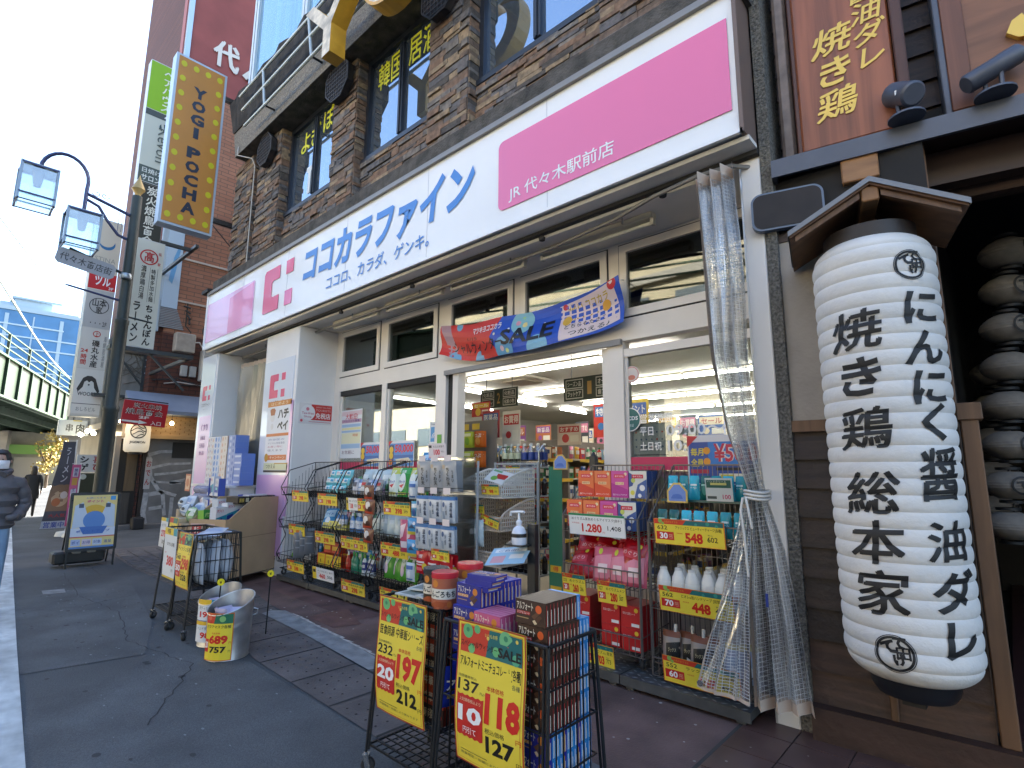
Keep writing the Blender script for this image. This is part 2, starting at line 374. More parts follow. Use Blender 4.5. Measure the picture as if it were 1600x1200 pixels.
# soffit with its grooves
mb = MB(shop); mb.box(-11.95, -1.13, 4.02, 4.72, 3.91, 3.95, SOF); mb.box(-11.95, -1.13, 3.74, 3.90, 3.965, 4.0, SOF); mb.box(-11.95, -1.13, 3.90, 3.96, 3.93, 3.97, FR2)
mb.box(-11.95, -1.13, 3.96, 4.02, 3.90, 3.94, SOF); mb.build('soffit', shop)
for x0, x1, y0, y1 in ((-9.4, -8.2, 3.9, 4.72), (-12.3, -11.45, 3.82, 4.72)):
    mb = MB(shop); mb.rbox(x0, x1, y0, y1, 0, 3.905, .012, WALLW); mb.build('pillar', shop)
mb = MB(shop); mb.rbox(-1.27, -1.13, 3.93, 4.62, .0, 3.905, .006, WALLW); mb.box(-1.275, -1.262, 3.925, 4.0, 0, 3.90, M('alu_edge', (.5, .5, .5), .3, .6)); mb.build('pillar', shop)
mb = MB(shop); mb.box(-1.125, -1.05, 3.93, 4.62, 0, 9.2, ROUGH); mb.build('pebble_strip', shop)
GLASS = glassy('shop_glass', (.93, .95, .93), (.8, .85, .9), 0., .035)
DGL = glassy('transom_glass', (.46, .46, .42), (.75, .8, .8), 0.02, .07)
# transoms
tw = [(-8.06, -6.93), (-6.78, -5.56), (-5.35, -4.17), (-4.05, -2.86), (-2.71, -1.28)]
for a, b in tw:
    fr = MB(shop); y0, y1 = 4.56, 4.64
    fr.box(a, b, y0, y1, 3.79, 3.87, FR); fr.box(a, b, y0, y1, 3.12, 3.20, FR); fr.box(a, a+.08, y0, y1, 3.20, 3.79, FR); fr.box(b-.08, b, y0, y1, 3.20, 3.79, FR)
    fr.box(a-.012, b+.012, y0+.015, y1, 3.105, 3.12, FR2); fr.box(a-.012, b+.012, y0+.015, y1, 3.87, 3.885, FR2)
    fr.box(a-.014, a, y0+.015, y1, 3.12, 3.87, FR2); fr.box(b, b+.014, y0+.015, y1, 3.12, 3.87, FR2)
    wn = fr.build('window', shop)
    g = MB(shop); g.box(a+.08, b-.08, 4.595, 4.605, 3.20, 3.79, DGL); g.build('pane', wn)
# frame grid between them
mb = MB(shop)
mb.box(-8.2, -1.26, 4.58, 4.70, 3.885, 3.93, FR); mb.box(-8.2, -1.26, 4.57, 4.70, 2.88, 3.104, FR)
for a, b in ((-8.2, -8.074), (-6.916, -6.794), (-5.546, -5.364), (-4.156, -4.064), (-2.846, -2.724)): mb.box(a, b, 4.58, 4.70, 3.104, 3.885, FR)
for a, b in ((-8.2, -8.02), (-6.82, -6.70), (-5.56, -5.36), (-5.22, -5.12), (-2.88, -2.70), (-1.34, -1.26)): mb.box(a, b, 4.57, 4.70, .1, 2.88, FR)
mb.box(-5.36, -5.22, 4.62, 4.70, .1, 2.88, FR2); mb.box(-2.96, -2.885, 4.60, 4.70, .1, 2.84, FR)
mb.box(-8.02, -5.56, 4.58, 4.68, .1, .55, FR); mb.box(-2.70, -1.34, 4.58, 4.68, .1, .55, FR)
mb.box(-5.36, -2.70, 4.53, 4.57, 2.84, 2.90, M('door_rail_grey', (.25, .24, .23), .5)); mb.box(-8.02, -5.56, 4.585, 4.66, 2.80, 2.88, FR2); mb.box(-2.7, -1.34, 4.585, 4.66, 2.72, 2.80, FR)
mb.build('window_frame', shop)
for a, b, t in ((-8.02, -6.82, 2.80), (-6.70, -5.56, 2.80), (-2.70, -1.34, 2.72)):
    fr = MB(shop); fr.box(a, b, 4.60, 4.66, .55, .60, FR); fr.box(a, a+.035, 4.60, 4.66, .6, t, FR); fr.box(b-.035, b, 4.6, 4.66, .6, t, FR)
    wn = fr.build('window', shop)
    g = MB(shop); g.box(a+.035, b-.035, 4.625, 4.632, .60, t, GLASS); g.build('pane', wn)
    s = MB(shop); s.poly([(a+.035, 4.612, 1.62), (b-.035, 4.612, 1.62), (b-.035, 4.612, 1.74), (a+.035, 4.612, 1.74)], P('#d2285f')); s.build('sticker_band', wn)
# left bay: grey inner wall behind the clear curtain
mb = MB(shop); mb.box(-11.45, -9.4, 4.66, 4.74, 0, 3.9, M('bay_wall', (.42, .41, .40), .6, noise=(1.5, .15))); mb.build('bay_wall', shop)

# ---- upper storey
ST = [M('stone_%s' % n, c, .85, noise=(14, .4), bump=(35, .7)) for n, c in (('umber', (0.156, 0.106, 0.077)), ('slate', (0.119, 0.110, 0.112)), ('tan', (0.269, 0.194, 0.122)), ('rust', (0.194, 0.117, 0.075)), ('dark', (0.077, 0.065, 0.057)), ('grey', (0.169, 0.147, 0.131)))]
STW = [.26, .18, .12, .18, .12, .14]
def pick():
    t = rnd.random(); s = 0
    for m, w_ in zip(ST, STW):
        s += w_
        if t < s: return m
    return ST[0]
def veneer(mb, x0, x1, z0, z1, y, sides=0., depth=.06):
    """ledge-stone facing on the plane y (towards -Y); `sides` also faces both returns that deep"""
    z = z0
    while z < z1-.01:
        h = min(rnd.choice((.045, .055, .07, .09)), z1-z); x = x0
        while x < x1-.01:
            l = min(rnd.uniform(.14, .46), x1-x)
            if x1-x-l < .08: l = x1-x
            p = rnd.uniform(0, .035); mb.box(x, x+l-.004, y-p, y+depth, z, z+h-.005, pick()); x += l
        if sides:
            for xs, sg in ((x0, -1), (x1, 1)):
                yy = y+.002
                while yy < y+sides-.01:
                    l = min(rnd.uniform(.12, .3), y+sides-yy); p = rnd.uniform(.004, .03)
                    a, b = sorted((xs-sg*.05, xs+sg*p)); mb.box(a, b, yy, yy+l-.004, z, z+h-.005, pick()); yy += l
        z += h
COLS = [(-11.75, -10.85), (-10.55, -9.56), (-7.62, -6.93), (-5.11, -4.36), (-2.48, -1.14)]
for a, b in COLS:
    mb = MB(shop); mb.box(a+.05, b-.05, 4.0, 4.40, 5.5, 8.05, ST[4]); veneer(mb, a, b, 5.5, 8.05, 3.95, .24); mb.build('stone_column', shop)
for a, b in ((-10.85, -10.55), (-9.56, -7.62), (-6.93, -5.11), (-4.36, -2.48)):
    mb = MB(shop); mb.box(a+.03, b-.03, 4.16, 4.42, 5.72, 6.26, ST[4]); veneer(mb, a+.03, b-.03, 5.75, 6.26, 4.08, 0, .1); mb.build('stone_panel', shop)
mb = MB(shop); veneer(mb, -10.83, -10.57, 6.36, 8.05, 4.10, 0, .3); mb.build('stone_panel', shop)
FRB = M('window_frame_black', (.018, .022, .032), .35); SKYGL = M('mirror_glass', (.36, .44, .53), .03, .88, spec=.8)
YEL = P('#e8e62a')
for k, (a, b, txts) in enumerate(((-9.56, -7.62, (('よぎ', -9.22, 7.42, .36, .40), ('ぽ', -8.40, 7.52, .36, .44))), (-6.93, -5.11, (('韓国', -6.68, 7.44, .31, .44), ('居酒', -5.90, 7.46, .31, .44))), (-4.36, -2.48, ()))):
    fr = MB(shop); y0, y1 = 4.11, 4.21; m_ = (a+b)/2
    fr.box(a, b, y0-.05, y1, 6.26, 6.33, FRB); fr.box(a, b, y0, y1, 7.95, 8.04, FRB); fr.box(a, a+.09, y0, y1, 6.33, 7.95, FRB); fr.box(b-.06, b, y0, y1, 6.43, 7.9, FRB)
    fr.box(m_-.05, m_+.05, y0+.005, y1, 6.43, 7.9, FRB); fr.box(m_-.012, m_+.012, y0-.012, y0+.005, 6.43, 7.9, FRB)
    wn = fr.build('window', shop)
    g = MB(shop); g.box(a+.09, b-.06, 4.17, 4.18, 6.33, 7.95, SKYGL); g.build('pane', wn)
    if txts:
        t = MB(shop)
        for s, x, z, cw, ch in txts:
            for i, c in enumerate(s): t.text(c, x+i*cw*1.08, z+.0*i, cw*.95, ch, YEL, 0, .012, front(0, 4.164, 0))
        if k == 0:
            t.poly([(-8.86, 4.162, 6.52), (-8.76, 4.162, 6.52), (-8.76, 4.162, 6.95), (-8.70, 4.162, 6.95), (-8.70, 4.162, 7.05), (-8.92, 4.162, 7.05), (-8.92, 4.162, 6.95), (-8.86, 4.162, 6.95)], P('#e8eef2'))
        t.build('lettering', wn)
IRON = M('dark_iron', (.030, .026, .026), .6, .3, noise=(12, .4))
for cx, cz, r in ((-10.0, 7.72, .33), (-7.32, 7.78, .36), (-4.80, 7.72, .36)):       # octagonal grilles on the columns
    mb = MB(shop); o8 = [(r*math.cos(R(22.5+45*i)), r*math.sin(R(22.5+45*i))) for i in range(8)]; T = front(cx, 3.90, cz)
    mb.prism(o8, .09, IRON, T)
    for i in range(8): a, b = o8[i], o8[(i+1) % 8]; mb.bar((*a, .10), (*b, .10), .016, IRON, 4, T)
    for i in range(-4, 5):
        q = i*r*.2; h = min(r*.92, r*1.3-abs(q))*.95
        mb.bar((q, -h, .10), (q, h, .10), .007, M('grille_bar', (.06, .055, .055), .5, .4), 4, T); mb.bar((-h, q, .105), (h, q, .105), .007, M('grille_bar', (.06, .055, .055), .5, .4), 4, T)
    mb.build('octagon_grille', shop)
mb = MB(shop); mb.box(-12.0, -1.1, 3.76, 4.42, 5.17, 5.5, DARKC); mb.box(-12.0, -1.1, 3.90, 4.42, 5.5, 5.56, ROUGH); mb.build('ledge', shop)
# canopy above the windows
EAV = M('canopy_concrete', (.20, .185, .165), .95, noise=(40, .45), bump=(60, .8)); EAVD = M('canopy_roofing', (.040, .036, .034), .95, noise=(5, .5), bump=(30, .6), streak=(6, 1, .7, .5))
mb = MB(shop)
mb.box(-11.3, -1.0, 3.72, 4.6, 8.05, 8.12, DARKC)
mb.add([(-11.3, 3.72, 8.06), (-1.0, 3.72, 8.06), (-1.0, 3.70, 8.62), (-11.42, 3.70, 8.62)], [(0, 1, 2, 3)], EAV)
n = 44; top = []
for i in range(n+1):
    x = -11.62+i*10.62/n; top.append((x, 3.62+.03*math.sin(i*1.7), 9.38+.035*math.sin(i*.9)+(.03 if i % 3 else -.02)))
for i in range(n):
    a, b = -11.42+i*10.42/n, -11.42+(i+1)*10.42/n
    mb.add([(a, 3.68, 8.62), (b, 3.68, 8.62), top[i+1], top[i]], [(0, 1, 2, 3)], EAVD); mb.add([top[i], top[i+1], (b, 4.6, 9.6), (a, 4.6, 9.6)], [(0, 1, 2, 3)], EAVD)
mb.add([(-11.3, 3.72, 8.05), (-11.42, 3.70, 8.62), top[0], (-11.42, 4.6, 9.6), (-11.3, 4.6, 8.05)], [(4, 3, 2, 1, 0)], EAVD)
mb.build('canopy', shop)
RAIL = M('rail_grey_paint', (.44, .50, .53), .4, .2)
mb = MB(shop)
for x0, z in ((-10.75, 9.07), (-10.55, 8.67), (-10.35, 8.24)): mb.tube([(x0, 3.52, z), (-2.0, 3.52, z)], .026, RAIL, 8)
for x in (-9.55, -7.78, -6.0, -4.2): mb.tube([(x-.1, 3.52, 9.07), (x+.1, 3.52, 8.24)], .024, RAIL, 8); mb.tube([(x+.1, 3.52, 8.24), (x+.1, 3.71, 8.24)], .02, IRON, 6)
mb.build('railing', shop)
mb = MB(shop); mb.tube([(-11.1, 3.70, 8.2), (-11.0, 3.66, 7.95), (-10.72, 3.85, 7.85), (-10.68, 3.90, 7.7), (-10.68, 3.90, 5.6)], .012, M('cable_pale', (.45, .42, .38), .6), 6); mb.build('cable', shop)
# glazed third floor set above the canopy
BLIND = M('glass_blinds', (.30, .52, .68), .08, .7, streak=(30, 1, .2, .25)); ALU = M('alu_pale', (.55, .58, .58), .35, .4)
mb = MB(shop); mb.box(-11.4, -6.2, 3.96, 4.4, 9.4, 15.4, SH); wn = mb.build('upper_bay', shop)
mb = MB(shop)
for a, b in ((-11.25, -9.0), (-8.85, -6.4)): mb.box(a, b, 3.93, 3.95, 9.7, 15.2, BLIND)
mb.build('pane', wn)
mb = MB(shop)
for x in (-11.42, -11.28, -9.0, -8.88, -6.38): mb.box(x, x+.09, 3.88, 3.96, 9.5, 15.4, ALU)
mb.box(-11.4, -6.2, 3.9, 3.96, 9.6, 9.7, ALU); mb.build('frame', wn)
# ================================================================ fascia sign of the shop
fas = thing('fascia_sign', 'long white and pink fascia sign with blue lettering above the shop front', 'shop sign', (-6.5, 3.7, 4.03))
X0, X1, Z0, Z1 = -11.95, -1.17, 4.03, 5.17
SIGNW = M('sign_white_acrylic', (.85, .84, .83), .28, coat=.3, streak=(.8, 1, .25, .06)); PINK = M('sign_pink_acrylic', (.78, .165, .34), .25, coat=.3); PINK2 = M('sign_pink_pale', (.76, .40, .62), .25, coat=.3); RED = M('sign_red_acrylic', (.74, .10, .20), .25, coat=.3)  # faint streak in the white panel paints in soft reflections
LBLUE = M('sign_blue_letter', (.055, .22, .60), .3); LW = M('sign_white_letter', (.85, .85, .86), .3)
SG = M('sign_edge_grey', (.23, .22, .21), .45, .3)
mb = MB(fas); mb.box(X0, X1, 3.70, 3.9, Z0, Z1, SIGNW); [mb.box(x, x+.006, 3.698, 3.70, Z0, Z1, M('sign_seam', (.5, .5, .54), .5)) for x in (-10.15, -8.35, -6.55, -4.75, -2.95)]; mb.build('sign_panel', fas)
mb = MB(fas); mb.box(X0-.02, X1+.02, 3.66, 3.95, Z1, Z1+.06, SG); mb.box(X0-.02, X1+.02, 3.67, 3.70, Z0-.03, Z0, SIGNW); mb.box(X1, X1+.03, 3.67, 3.95, Z0-.03, Z1, M('sign_edge_brown', (.16, .11, .09), .5)); mb.box(X0-.03, X0, 3.67, 3.95, Z0-.03, Z1, SIGNW)
mb.box(X0-.25, X0+.1, 3.62, 4.3, Z1+.06, Z1+.13, IRON); mb.build('trim', fas)
T = front(0, 3.695, 0)
def rounded(x0, x1, z0, z1, r, corners):   # corners: bl br tr tl
    pts = []
    for k, (cx, cz, a0) in enumerate(((x0, z0, 180), (x1, z0, 270), (x1, z1, 0), (x0, z1, 90))):
        if not corners[k]: pts.append((cx, cz)); continue
        ox = cx+(r if cx == x0 else -r); oz = cz+(r if cz == z0 else -r)
        for i in range(7): a = R(a0+90*i/6); pts.append((ox+r*math.cos(a), oz+r*math.sin(a)))
    return pts
mb = MB(fas); mb.prism(rounded(-3.58, -1.22, 4.21, 4.97, .07, (1, 0, 0, 1)), .006, PINK, T); mb.build('pink_panel', fas)
mb = MB(fas); mb.prism(rounded(X0+.03, -9.62, 4.15, 4.96, .05, (0, 1, 1, 0)), .004, PINK2, T); mb.prism([(-10.75, 4.17), (-9.66, 4.17), (-9.66, 4.93), (-10.75, 4.86)], .007, M('sign_pink_mid', (.75, .22, .40), .25, coat=.3), T); mb.build('pink_panel', fas)
def emblem(mb, x, z, h, T, m1, m2, th=.006):
    """bracket shape with two small blocks beside it"""
    k = h/.8
    mb.prism([(x, z+.02*k), (x+.03*k, z), (x+.62*k, z), (x+.62*k, z+.26*k), (x+.36*k, z+.26*k), (x+.32*k, z+.30*k), (x+.32*k, z+.52*k), (x+.36*k, z+.56*k), (x+.62*k, z+.56*k), (x+.62*k, z+.8*k), (x+.06*k, z+.8*k), (x, z+.74*k)], th, m1, T)
    mb.prism([(x+.86*k, z+.56*k), (x+1.12*k, z+.56*k), (x+1.12*k, z+.8*k), (x+.86*k, z+.8*k)], th, m1, T); mb.prism([(x+.86*k, z), (x+1.12*k, z), (x+1.12*k, z+.26*k), (x+.86*k, z+.26*k)], th, m2, T)
mb = MB(fas); emblem(mb, -9.20, 4.22, .76, T, RED, PINK, .006); mb.build('emblem', fas)
mb = MB(fas); mb.text('ココカラファイン', -7.80, 4.42, 3.82, .58, LBLUE, .004, .042, T, .12); mb.build('lettering', fas)
mb = MB(fas); mb.text('ココロ、カラダ、ゲンキ。', -7.05, 4.17, 2.35, .20, LBLUE, .004, .008, T, .10); mb.build('lettering', fas)
mb = MB(fas); mb.text('JR 代々木駅前店', -3.43, 4.255, 1.22, .165, LW, .009, .010, T); mb.build('lettering', fas)

# ================================================================ yellow channel letters on the canopy rail
LY = M('channel_yellow', (.62, .33, .03), .4, noise=(5, .15)); LC = M('channel_face_cream', (.66, .58, .46), .5, noise=(7, .35), streak=(3, 3, 9, .3))
yl = thing('channel_letter_sign', 'large weathered yellow channel letters YO fixed to the canopy railing', 'sign', (-6.0, 3.3, 7.15))
mb = MB(yl); mb.prism([(-6.66, 7.42), (-6.44, 7.42), (-6.44, 7.88), (-5.86, 8.5), (-6.10, 8.5), (-6.56, 8.03), (-7.02, 8.5), (-7.27, 8.5), (-6.66, 7.88)], .24, LY, front(0, 3.44, 0), LC); mb.build('letter', yl)
mb = MB(yl); n = 32; v = []
for r, z in ((.64, 0), (.64, .24), (.60, .24), (.44, .24), (.40, 0)):
    for i in range(n): a = 2*math.pi*i/n; v.append((-5.02+r*1.0*math.cos(a), 7.98+r*math.sin(a), z))
T = front(0, 3.44, 0)
f1 = [(k*n+i, k*n+(i+1) % n, (k+1)*n+(i+1) % n, (k+1)*n+i) for k in (0, 1) for i in range(n)]; f2 = [(2*n+i, 2*n+(i+1) % n, 3*n+(i+1) % n, 3*n+i) for i in range(n)]; f3 = [(3*n+i, 3*n+(i+1) % n, 4*n+(i+1) % n, 4*n+i) for i in range(n)]
mb.add(v, f1+f3, LY, False, T); mb.add(v, f2, LC, False, T); mb.build('letter', yl)

# ================================================================ orange blade sign
ys = thing('blade_sign', 'tall orange projecting sign with yellow dots reading YOGI POCHA', 'sign', (-12.5, 3.2, 6.6))
OR = M('blade_orange', (.50, .225, .045), .4, noise=(2, .06)); EDG = M('blade_edge', (.45, .55, .66), .35, .2); NAVY = M('blade_navy', (.022, .030, .052), .4); DOT = M('blade_dot', (.55, .52, .02), .4)
mb = MB(ys); mb.box(-12.62, -12.34, 2.72, 3.74, 6.62, 10.52, EDG); mb.build('sign_box', ys)
mb = MB(ys); mb.box(-12.338, -12.33, 2.77, 3.69, 6.67, 10.47, OR); T = side(-12.329, 2.77, 6.67)
for i in range(11):
    z = .16+i*.348
    for y in (.10, .82): mb.disc(y, z, .058, .003, DOT, 18, T, .07)
for y in (.34, .58):
    for z in (.16, 3.64): mb.disc(y, z, .058, .003, DOT, 18, T, .07)
mb.build('face', ys)
mb = MB(ys); z = 3.22
for c in 'YOGI POCHA':
    if c == ' ': z -= .16; continue
    wd = .10 if c == 'I' else .27
    mb.text(c, .46-wd/2, z-.25, wd, .255, NAVY, .005, .05, T); z -= .315
mb.build('lettering', ys)
mb = MB(ys); mb.box(-12.55, -12.45, 3.74, 4.3, 7.02, 7.12, IRON); mb.box(-12.55, -12.45, 3.74, 4.3, 10.0, 10.1, IRON); mb.bar((-12.5, 3.74, 7.0), (-12.5, 4.6, 6.2), .012, IRON); mb.box(-12.55, -11.9, 4.28, 4.34, 6.9, 7.2, IRON); mb.box(-12.55, -11.9, 4.28, 4.34, 9.95, 10.2, IRON); mb.build('bracket', ys)
# ================================================================ restaurant on the right
rest = thing('restaurant_building', 'dark timber restaurant front with plaster panel, plank skirting and open dark hall', 'building', (-.2, 4.3, 0))
WOODD = M('plank_dark', (.040, .022, .016), .6, streak=(1.2, 14, 22, .65), bump=(18, .35)); WOODR = M('plank_red', (.085, .042, .028), .6, streak=(1.2, 14, 22, .55), bump=(18, .3))
WOODM = M('timber_post', (.17, .085, .042), .55, streak=(16, 16, 1.2, .45)); WOODO = M('timber_orange', (.36, .175, .07), .55, streak=(2, 14, 14, .4))
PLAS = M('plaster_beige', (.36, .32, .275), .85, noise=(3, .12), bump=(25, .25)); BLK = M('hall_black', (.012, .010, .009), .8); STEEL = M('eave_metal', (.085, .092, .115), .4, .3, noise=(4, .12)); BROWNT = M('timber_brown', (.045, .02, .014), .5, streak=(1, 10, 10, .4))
WR = Matrix.Translation((-1.05, 3.97, 0)) @ Matrix.Rotation(R(4), 4, 'Z')
mb = MB(rest); mb.T = WR
mb.box(0, .80, 0, .12, 1.93, 3.26, PLAS); mb.build('plaster_panel', rest); mb = MB(rest); mb.T = WR; mb.box(0, .86, .03, .12, 3.26, 3.7, BLK); mb.box(0, .80, -.01, .1, 3.22, 3.28, WOODD); mb.build('recess_shade_board', rest)  # black board stands in for the dark shade of the recess
mb = MB(rest); mb.T = WR; mb.box(-.0, .86, -.045, .02, 1.87, 1.945, WOODM)
mb.build('sill', rest)
mb = MB(rest); mb.T = WR
z = .20
for i in range(9):
    h = .186; m = WOODD if i > 1 else WOODR
    mb.add([(0, -.004, z+h), (.86, -.004, z+h), (.86, -.030, z), (0, -.030, z), (0, .08, z+h), (.86, .08, z+h), (.86, .08, z), (0, .08, z)], [(3, 2, 1, 0), (0, 1, 5, 4), (2, 3, 7, 6)], m); z += h
mb.build('plank_skirting', rest)
mb = MB(rest); mb.T = WR; mb.box(0, 2.2, -.12, .1, .0, .20, M('base_beam', (.055, .027, .02), .5, streak=(1.5, 10, 10, .4), bump=(20, .2))); mb.build('base_beam', rest)
for x0, x1, y0, y1, z1 in ((.87, .95, -.06, .10, 1.98), (.80, .87, .13, .25, 3.72), (.40, .44, -.05, -.031, .55)):
    mb = MB(rest); mb.T = WR; mb.rbox(x0, x1, y0, y1, .2, z1, .006, WOODM)
    if z1 == 1.98: mb.rbox(x0-.015, x1+.02, y0-.015, y1, 1.9, 2.0, .006, WOODM)
    mb.build('post', rest)
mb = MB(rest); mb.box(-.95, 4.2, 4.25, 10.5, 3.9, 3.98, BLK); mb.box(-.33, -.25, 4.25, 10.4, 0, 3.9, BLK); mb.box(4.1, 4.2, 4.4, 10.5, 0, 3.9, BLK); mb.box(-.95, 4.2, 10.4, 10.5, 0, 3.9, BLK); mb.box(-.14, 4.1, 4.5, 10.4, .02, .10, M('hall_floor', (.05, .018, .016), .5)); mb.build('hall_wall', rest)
# eave with metal fascia, beams below
ED = Matrix.Translation((-1.04, 3.88, -.055)) @ Matrix.Rotation(R(10.5), 4, 'Z')
mb = MB(rest); mb.T = ED; mb.box(0, 4.6, 0, .03, 3.74, 3.87, STEEL); mb.add([(0, .03, 3.87), (4.6, .03, 3.87), (4.6, .7, 3.90), (0, .7, 3.90)], [(0, 1, 2, 3)], STEEL); mb.box(0, .03, .03, .6, 3.74, 3.87, STEEL); mb.build('eave', rest)
mb = MB(rest); mb.T = ED; mb.box(.03, 4.6, .03, .75, 3.80, 3.86, BROWNT); mb.box(.62, 4.5, .30, .42, 3.55, 3.78, BROWNT); mb.box(.62, 4.5, .48, .60, 3.50, 3.78, WOODR); mb.build('beam', rest)
mb = MB(rest); mb.T = ED; mb.rbox(.42, .63, .02, .5, 3.58, 3.76, .008, WOODO); mb.build('beam', rest)
# wall above the eave
UW = Matrix.Translation((-1.03, 4.16, -.06)) @ Matrix.Rotation(R(9), 4, 'Z')
mb = MB(rest); mb.T = UW; z = 3.88
while z < 9:
    mb.add([(0, -.004, z+.2), (4.8, -.004, z+.2), (4.8, -.03, z), (0, -.03, z), (0, .08, z+.2), (4.8, .08, z+.2), (4.8, .08, z), (0, .08, z)], [(3, 2, 1, 0), (0, 1, 5, 4), (2, 3, 7, 6)], WOODD); z += .2
mb.build('plank_wall', rest)
PIPE = M('pipe_brown_grey', (.24, .19, .17), .6, noise=(9, .3), streak=(9, 9, .8, .4))
mb = MB(rest); mb.T = UW; mb.rbox(.02, .11, -.16, -.05, 3.86, 9, .02, PIPE); mb.build('post', rest)
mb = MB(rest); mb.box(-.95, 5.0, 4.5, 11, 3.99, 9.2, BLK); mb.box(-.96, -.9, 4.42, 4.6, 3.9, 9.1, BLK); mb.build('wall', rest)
# hanging wooden sign boards with gold brush lettering
GOLD = M('gold_leaf', (.72, .46, .09), .35, .35); BOARD = M('board_red_brown', (.33, .105, .045), .45, streak=(14, 1, .7, .5)); BOARD2 = M('board_brown', (.25, .105, .05), .5, streak=(1, 1, 9, .4)); BEDGE = M('board_edge', (.10, .035, .02), .5, streak=(14, 1, .7, .4))
sb = thing('wooden_sign_board', 'upright red-brown wooden board with gold brush characters above the eave', 'sign', (-.6, 4.2, 3.92))
mb = MB(sb); mb.T = UW; mb.rbox(.15, .72, -.21, -.11, 3.90, 7.2, .012, BOARD); mb.rbox(.725, .79, -.23, -.06, 3.90, 7.2, .008, BEDGE); mb.rbox(.12, .155, -.20, -.1, 3.90, 7.2, .008, BEDGE); mb.build('board', sb)
mb = MB(sb); T = UW @ front(0, -.214, 0)
mb.vtext('焼き鶏', .385, 4.81, .25, .235, GOLD, .004, .02, T, .245, .16); mb.vtext('にく醤油ダレ', .60, 5.42, .19, .18, GOLD, .004, .014, T, .172, .16); mb.build('lettering', sb)
sb = thing('wooden_sign_board', 'wide brown wooden board carrying a gold bird silhouette at the frame edge', 'sign', (.6, 4.3, 3.95))
mb = MB(sb); mb.T = UW; mb.rbox(.98, 2.9, -.16, -.06, 3.9, 7.0, .012, BOARD2); mb.rbox(.95, .985, -.18, -.06, 3.9, 7.0, .006, STEEL); mb.rbox(.986, 1.10, -.175, -.155, 3.92, 7, .006, M('board_stile', (.20, .075, .04), .5, streak=(10, 1, .8, .4))); mb.build('board', sb)
bird = [(0, .10), (.03, .17), (.08, .20), (.10, .145), (.13, .15), (.15, .24), (.20, .27), (.24, .25), (.30, .30), (.38, .33), (.43, .40), (.47, .38), (.46, .33), (.50, .30), (.46, .27), (.44, .18), (.36, .09), (.26, .04), (.24, -.02), (.28, -.05), (.22, -.05), (.20, .02), (.15, .02), (.13, -.04), (.08, -.07), (.05, -.05), (.10, -.01), (.11, .04), (.05, .05)]
mb = MB(sb); mb.prism([(x, y) for x, y in bird], .035, GOLD, UW @ front(1.28, -.16, 4.22)); mb.build('gold_bird', sb)
# spotlights standing on the eave
SPM = M('spot_blue_grey', (.075, .085, .115), .4, .2, noise=(8, .15)); SPL = M('spot_lens', (.015, .015, .018), .2)
def spot(lbl, p, d, r, l):
    t = thing('spotlight', lbl, 'spotlight', p, group=None)
    d = Vector(d).normalized(); c = Vector(p)+Vector((0, 0, .17)); a = c-d*l*.5; b = c+d*l*.5
    mb = MB(t); mb.tube([a, a+d*.012, b-d*.09, b-d*.085, b], [r*.82, r, r, r*1.03, r*1.03], SPM, 20); mb.build('lamp_body', t)
    mb = MB(t); mb.tube([b, b+d*.004], [r*.9, r*.9], SPL, 20); mb.build('lens', t)
    mb = MB(t); q = Vector(p)
    for s in (-1, 1): mb.bar(q+Vector((.035*s, 0, .02)), c+Vector((.04*s, 0, -.0)), .012, SPM, 6)
    mb.lathe([(.0, 0), (.10, 0), (.10, .012), (.05, .03), (0, .035)], SPM, 18, p); mb.build('bracket', t)
    mb = MB(t); k = c+Vector((-.02, -r*.98, .0)); mb.T = None; mb.box(k.x-.02, k.x+.02, k.y-.004, k.y+.004, k.z-.03, k.z+.0, M('spot_label', (.7, .7, .7), .5)); mb.build('sticker', t)
spot('stubby blue-grey spotlight in front of the red-brown board', (-.25, 3.97, 3.825), (-.45, .55, .50), .075, .21)
spot('long blue-grey spotlight aimed away below the gold bird', (.17, 4.06, 3.825), (.75, .35, .45), .058, .31)
# rounded panel under the eave
pn = thing('wall_panel', 'dark rounded panel with blue-grey rim mounted beside the timber eave', 'panel', (-.97, 4.12, 3.5))
T = frame((-1.2, 3.90, 3.30), (1, .28, .0), (-.05, .04, 1))
def rr(w_, h, r, n=6): return rounded(0, w_, 0, h, r, (1, 1, 1, 1))
mb = MB(pn); mb.prism(rr(.46, .29, .07), .05, M('panel_rim', (.12, .15, .20), .4, .2), T); mb.build('rim', pn)
mb = MB(pn); mb.prism([(x+.014, y+.014) for x, y in rr(.432, .262, .06)], .004, M('panel_face', (.020, .014, .012), .7, noise=(6, .3)), T @ Matrix.Translation((0, 0, .051))); mb.build('face', pn)
# ---- the giant paper lantern
CX, CY, LR, LZ0, LZ1, NR = -.485, 3.70, .305, .56, 2.93, 28
PAPER = M('lantern_paper', (.68, .655, .62), .75, noise=(2.2, .07), bump=(26, .25), streak=(2, 2, 7, .10)); INK = M('brush_ink', (.008, .008, .009), .6); CAPW = M('lantern_cap', (.030, .022, .019), .5, streak=(8, 8, 1, .3))
def lrad(z):
    t = (z-LZ0)/(LZ1-LZ0); e = min(t, 1-t); k = 1-max(0, (.05-e)/.05)**2*.22
    ph = (t*NR) % 1; return LR*k-.007+.0095*abs(math.sin(math.pi*ph))**.62
lan = thing('paper_lantern', 'giant white ribbed paper lantern with black brush lettering hanging by timber wall', 'lantern', (CX, CY, LZ0))
mb = MB(lan); prof = [(lrad(LZ0+(LZ1-LZ0)*i/(NR*8)), LZ0+(LZ1-LZ0)*i/(NR*8)) for i in range(NR*8+1)]
mb.lathe(prof, PAPER, 72, (CX, CY, 0)); mb.build('paper_body', lan)
